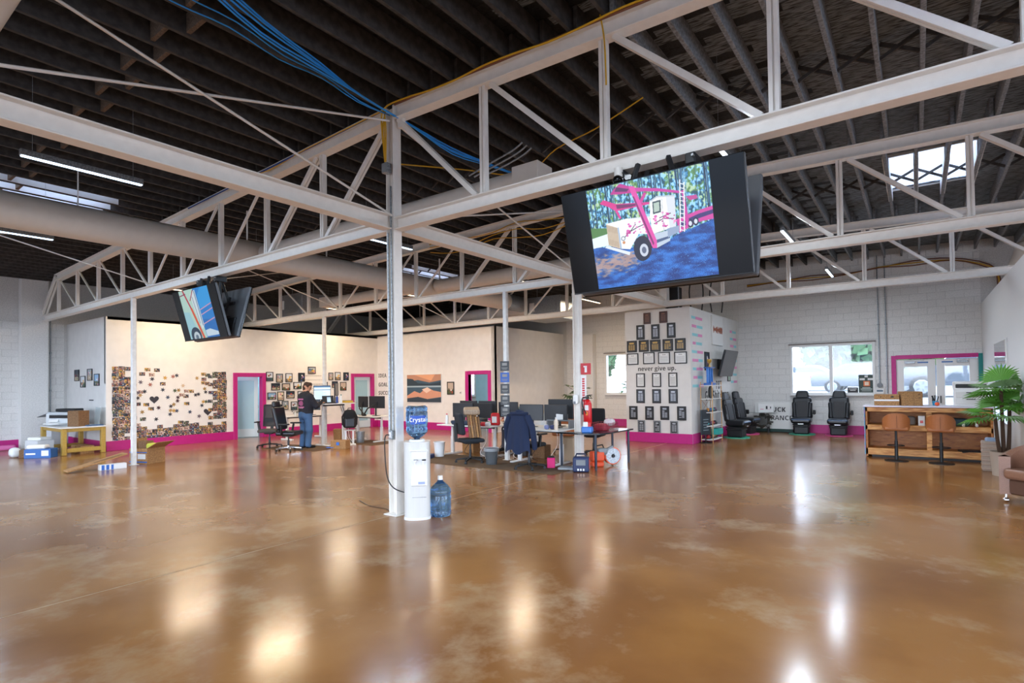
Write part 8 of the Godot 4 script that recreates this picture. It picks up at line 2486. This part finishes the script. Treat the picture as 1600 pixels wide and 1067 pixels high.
func build_people() -> void:
	var skin := lin("c99579")
	var hair := lin("3b2a20")
	var hood := lin("1d2029")
	var jean := lin("46658c")
	var shoe := lin("1a1a1c")
	var B := []
	for s in [-1.0, 1.0]:
		var hip := Vector3(s * 0.095, 0.9, 0)
		var knee := Vector3(s * 0.115, 0.48, 0.02)
		var ank := Vector3(s * 0.12, 0.1, -0.02)
		B.append([hip, knee, 0.115, 0.09, jean])
		B.append([knee, ank, 0.088, 0.076, jean])
		B.append([ank + Vector3(0, -0.045, -0.02), Vector3(s * 0.14, 0.04, 0.15), 0.045, 0.04, shoe])
		B.append([Vector3(s * 0.06, 0.92, -0.03), Vector3(s * 0.07, 0.86, -0.05), 0.11, 0.1, jean])
		B.append([Vector3(s * 0.075, 1.0, 0.01), Vector3(s * 0.1, 1.3, -0.015), 0.145, 0.135, hood])
		B.append([Vector3(s * 0.06, 1.34, -0.03), Vector3(s * 0.17, 1.385, -0.01), 0.09, 0.08, hood])
		var sho := Vector3(s * 0.19, 1.37, 0.0)
		var elb := Vector3(s * 0.29, 1.12, 0.12)
		var wri := Vector3(s * 0.17, 1.205, 0.36)
		B.append([sho, elb, 0.085, 0.07, hood])
		B.append([elb, wri, 0.068, 0.048, hood])
	B.append([Vector3(0, 1.02, 0.04), Vector3(0, 1.2, 0.06), 0.13, 0.13, hood])
	B.append([Vector3(-0.14, 0.955, 0), Vector3(0.14, 0.955, 0), 0.05, 0.05, hood])
	B.append([Vector3(-0.08, 1.44, -0.05), Vector3(0.08, 1.44, -0.05), 0.06, 0.06, hood])
	B.append([Vector3(0, 1.36, -0.01), Vector3(0, 1.53, 0.03), 0.075, 0.058, skin])
	B.append([Vector3(-0.05, 1.46, 0.02), Vector3(0.05, 1.46, 0.02), 0.06, 0.06, hood])
	var hd := Vector3(0, 1.62, 0.055)
	var hbas := Basis(Vector3.UP, -0.75) * Basis(Vector3.RIGHT, 0.3)
	var hands := []
	for s in [-1.0, 1.0]:
		hands.append([Vector3(s * 0.165, 1.205, 0.375), Vector3(-s * 0.35, -0.02, 0.94).normalized(), Vector3(0, 1, 0.02).normalized(), s, 0.25])
	var man := person("man in a dark hoodie and blue jeans standing at the tall desk", Vector3(-13.2, 0, -8.62), 3.2, B, hd, hbas, hands, skin, hair)
	# glasses
	var gl := mb()
	for s in [-1, 1]: gl.tube(ring_xy(hd + hbas * Vector3(s * 0.034, 0.005, 0.098), 0.022, hbas), 0.003, 5)
	for s in [-1, 1]: gl.tube([hd + hbas * Vector3(s * 0.056, 0.008, 0.096), hd + hbas * Vector3(s * 0.092, 0.005, 0.0)], 0.003, 5)
	put(man, "glasses", gl, M.black)
	# print on the back: pink emblem, laid 3 mm off the cloth
	var pr := Image.create_empty(48, 64, false, Image.FORMAT_RGBA8)
	pr.fill(Color(0.9, 0.4, 0.6, 0))
	var pk := hx("c56a9c")
	pr.fill_rect(Rect2i(4, 3, 40, 8), pk)
	disc(pr, Vector2(24, 32), 15, pk, 1.1)
	for i in 9: line(pr, Vector2(24, 32), Vector2(24 + cos(i * 0.7) * 19, 32 + sin(i * 0.7) * 18), 2.5, pk)
	pr.fill_rect(Rect2i(2, 52, 44, 5), pk)
	pr.fill_rect(Rect2i(8, 59, 32, 3), hx("d9b0c4"))
	for y in range(0, 64):
		for x in range(0, 48):
			if (x * 7 + y * 13) % 11 < 3 and y > 14 and y < 50: pr.set_pixel(x, y, Color(0.2, 0.1, 0.15, 0))
	var pm := img_mat(pr, 0.8)
	pm.transparency = BaseMaterial3D.TRANSPARENCY_ALPHA_SCISSOR
	pm.alpha_scissor_threshold = 0.5
	var g := mb()
	var R := []
	for i in 9:
		var row := []
		for j in 9:
			var x := lerpf(-0.13, 0.13, i / 8.0)
			var y := lerpf(1.06, 1.34, j / 8.0)
			var z := -0.45
			for k in 24:
				var d := 9.0
				for q in B: 
					var e := cap_d(Vector3(x, y, z), q[0], q[1], q[2], q[3])
					var h := maxf(0.05 - absf(d - e), 0.0) / 0.05
					d = minf(d, e) - h * h * 0.0125
				if d < 0.006: break
				z += maxf(d - 0.004, 0.002)
			row.append(Vector3(x, y, z))
		R.append(row)
	for i in 8:
		for j in 8:
			var u0 := 1.0 - i / 8.0
			var u1 := 1.0 - (i + 1) / 8.0
			var v0 := 1.0 - j / 8.0
			var v1 := 1.0 - (j + 1) / 8.0
			var nn := Vector3(0, 0, -1)
			g.tri(R[i + 1][j], R[i][j], R[i][j + 1], nn, nn, nn, Vector2(u1, v0), Vector2(u0, v0), Vector2(u0, v1))
			g.tri(R[i + 1][j], R[i][j + 1], R[i + 1][j + 1], nn, nn, nn, Vector2(u1, v0), Vector2(u0, v1), Vector2(u1, v1))
	put(man, "back_print", g, pm, "pink printed emblem")
	# seated colleague behind the middle desks, bent over the desk
	var grey := lin("4a4850")
	var red := lin("7a2028")
	var S := []
	for s in [-1.0, 1.0]:
		S.append([Vector3(s * 0.1, 0.5, 0.0), Vector3(s * 0.19, 0.53, 0.42), 0.095, 0.075, grey])
		S.append([Vector3(s * 0.19, 0.53, 0.42), Vector3(s * 0.2, 0.1, 0.46), 0.074, 0.058, grey])
		S.append([Vector3(s * 0.2, 0.05, 0.44), Vector3(s * 0.22, 0.04, 0.62), 0.045, 0.04, shoe])
		S.append([Vector3(s * 0.08, 0.56, 0.0), Vector3(s * 0.1, 0.86, 0.13), 0.12, 0.11, red])
		S.append([Vector3(s * 0.17, 0.88, 0.15), Vector3(s * 0.26, 0.76, 0.34), 0.07, 0.055, red])
		S.append([Vector3(s * 0.26, 0.76, 0.34), Vector3(s * 0.14, 0.77, 0.52), 0.052, 0.04, red])
	S.append([Vector3(-0.14, 0.9, 0.14), Vector3(0.14, 0.9, 0.14), 0.075, 0.075, red])
	S.append([Vector3(0, 0.9, 0.16), Vector3(0, 0.98, 0.24), 0.065, 0.055, skin])
	var h2 := []
	for s in [-1.0, 1.0]: h2.append([Vector3(s * 0.135, 0.775, 0.535), Vector3(-s * 0.3, 0, 0.95).normalized(), Vector3(0, 1, 0), s, 0.2])
	person("seated person in grey trousers and red top hidden behind the monitors", Vector3(-8.0, 0, -11.22), 0.05, S, Vector3(0, 1.03, 0.3), Basis(Vector3.RIGHT, 0.6), h2, skin, hair)
	task_chair("dark chair of the seated person behind the monitors", Vector3(-8.0, 0, -11.27), 0.05, M.mesh_black)

func ring_xy(o: Vector3, r: float, bas: Basis) -> Array:
	var p := []
	for i in 13: p.append(o + bas * Vector3(cos(TAU * i / 12) * r, sin(TAU * i / 12) * r, 0))
	return p
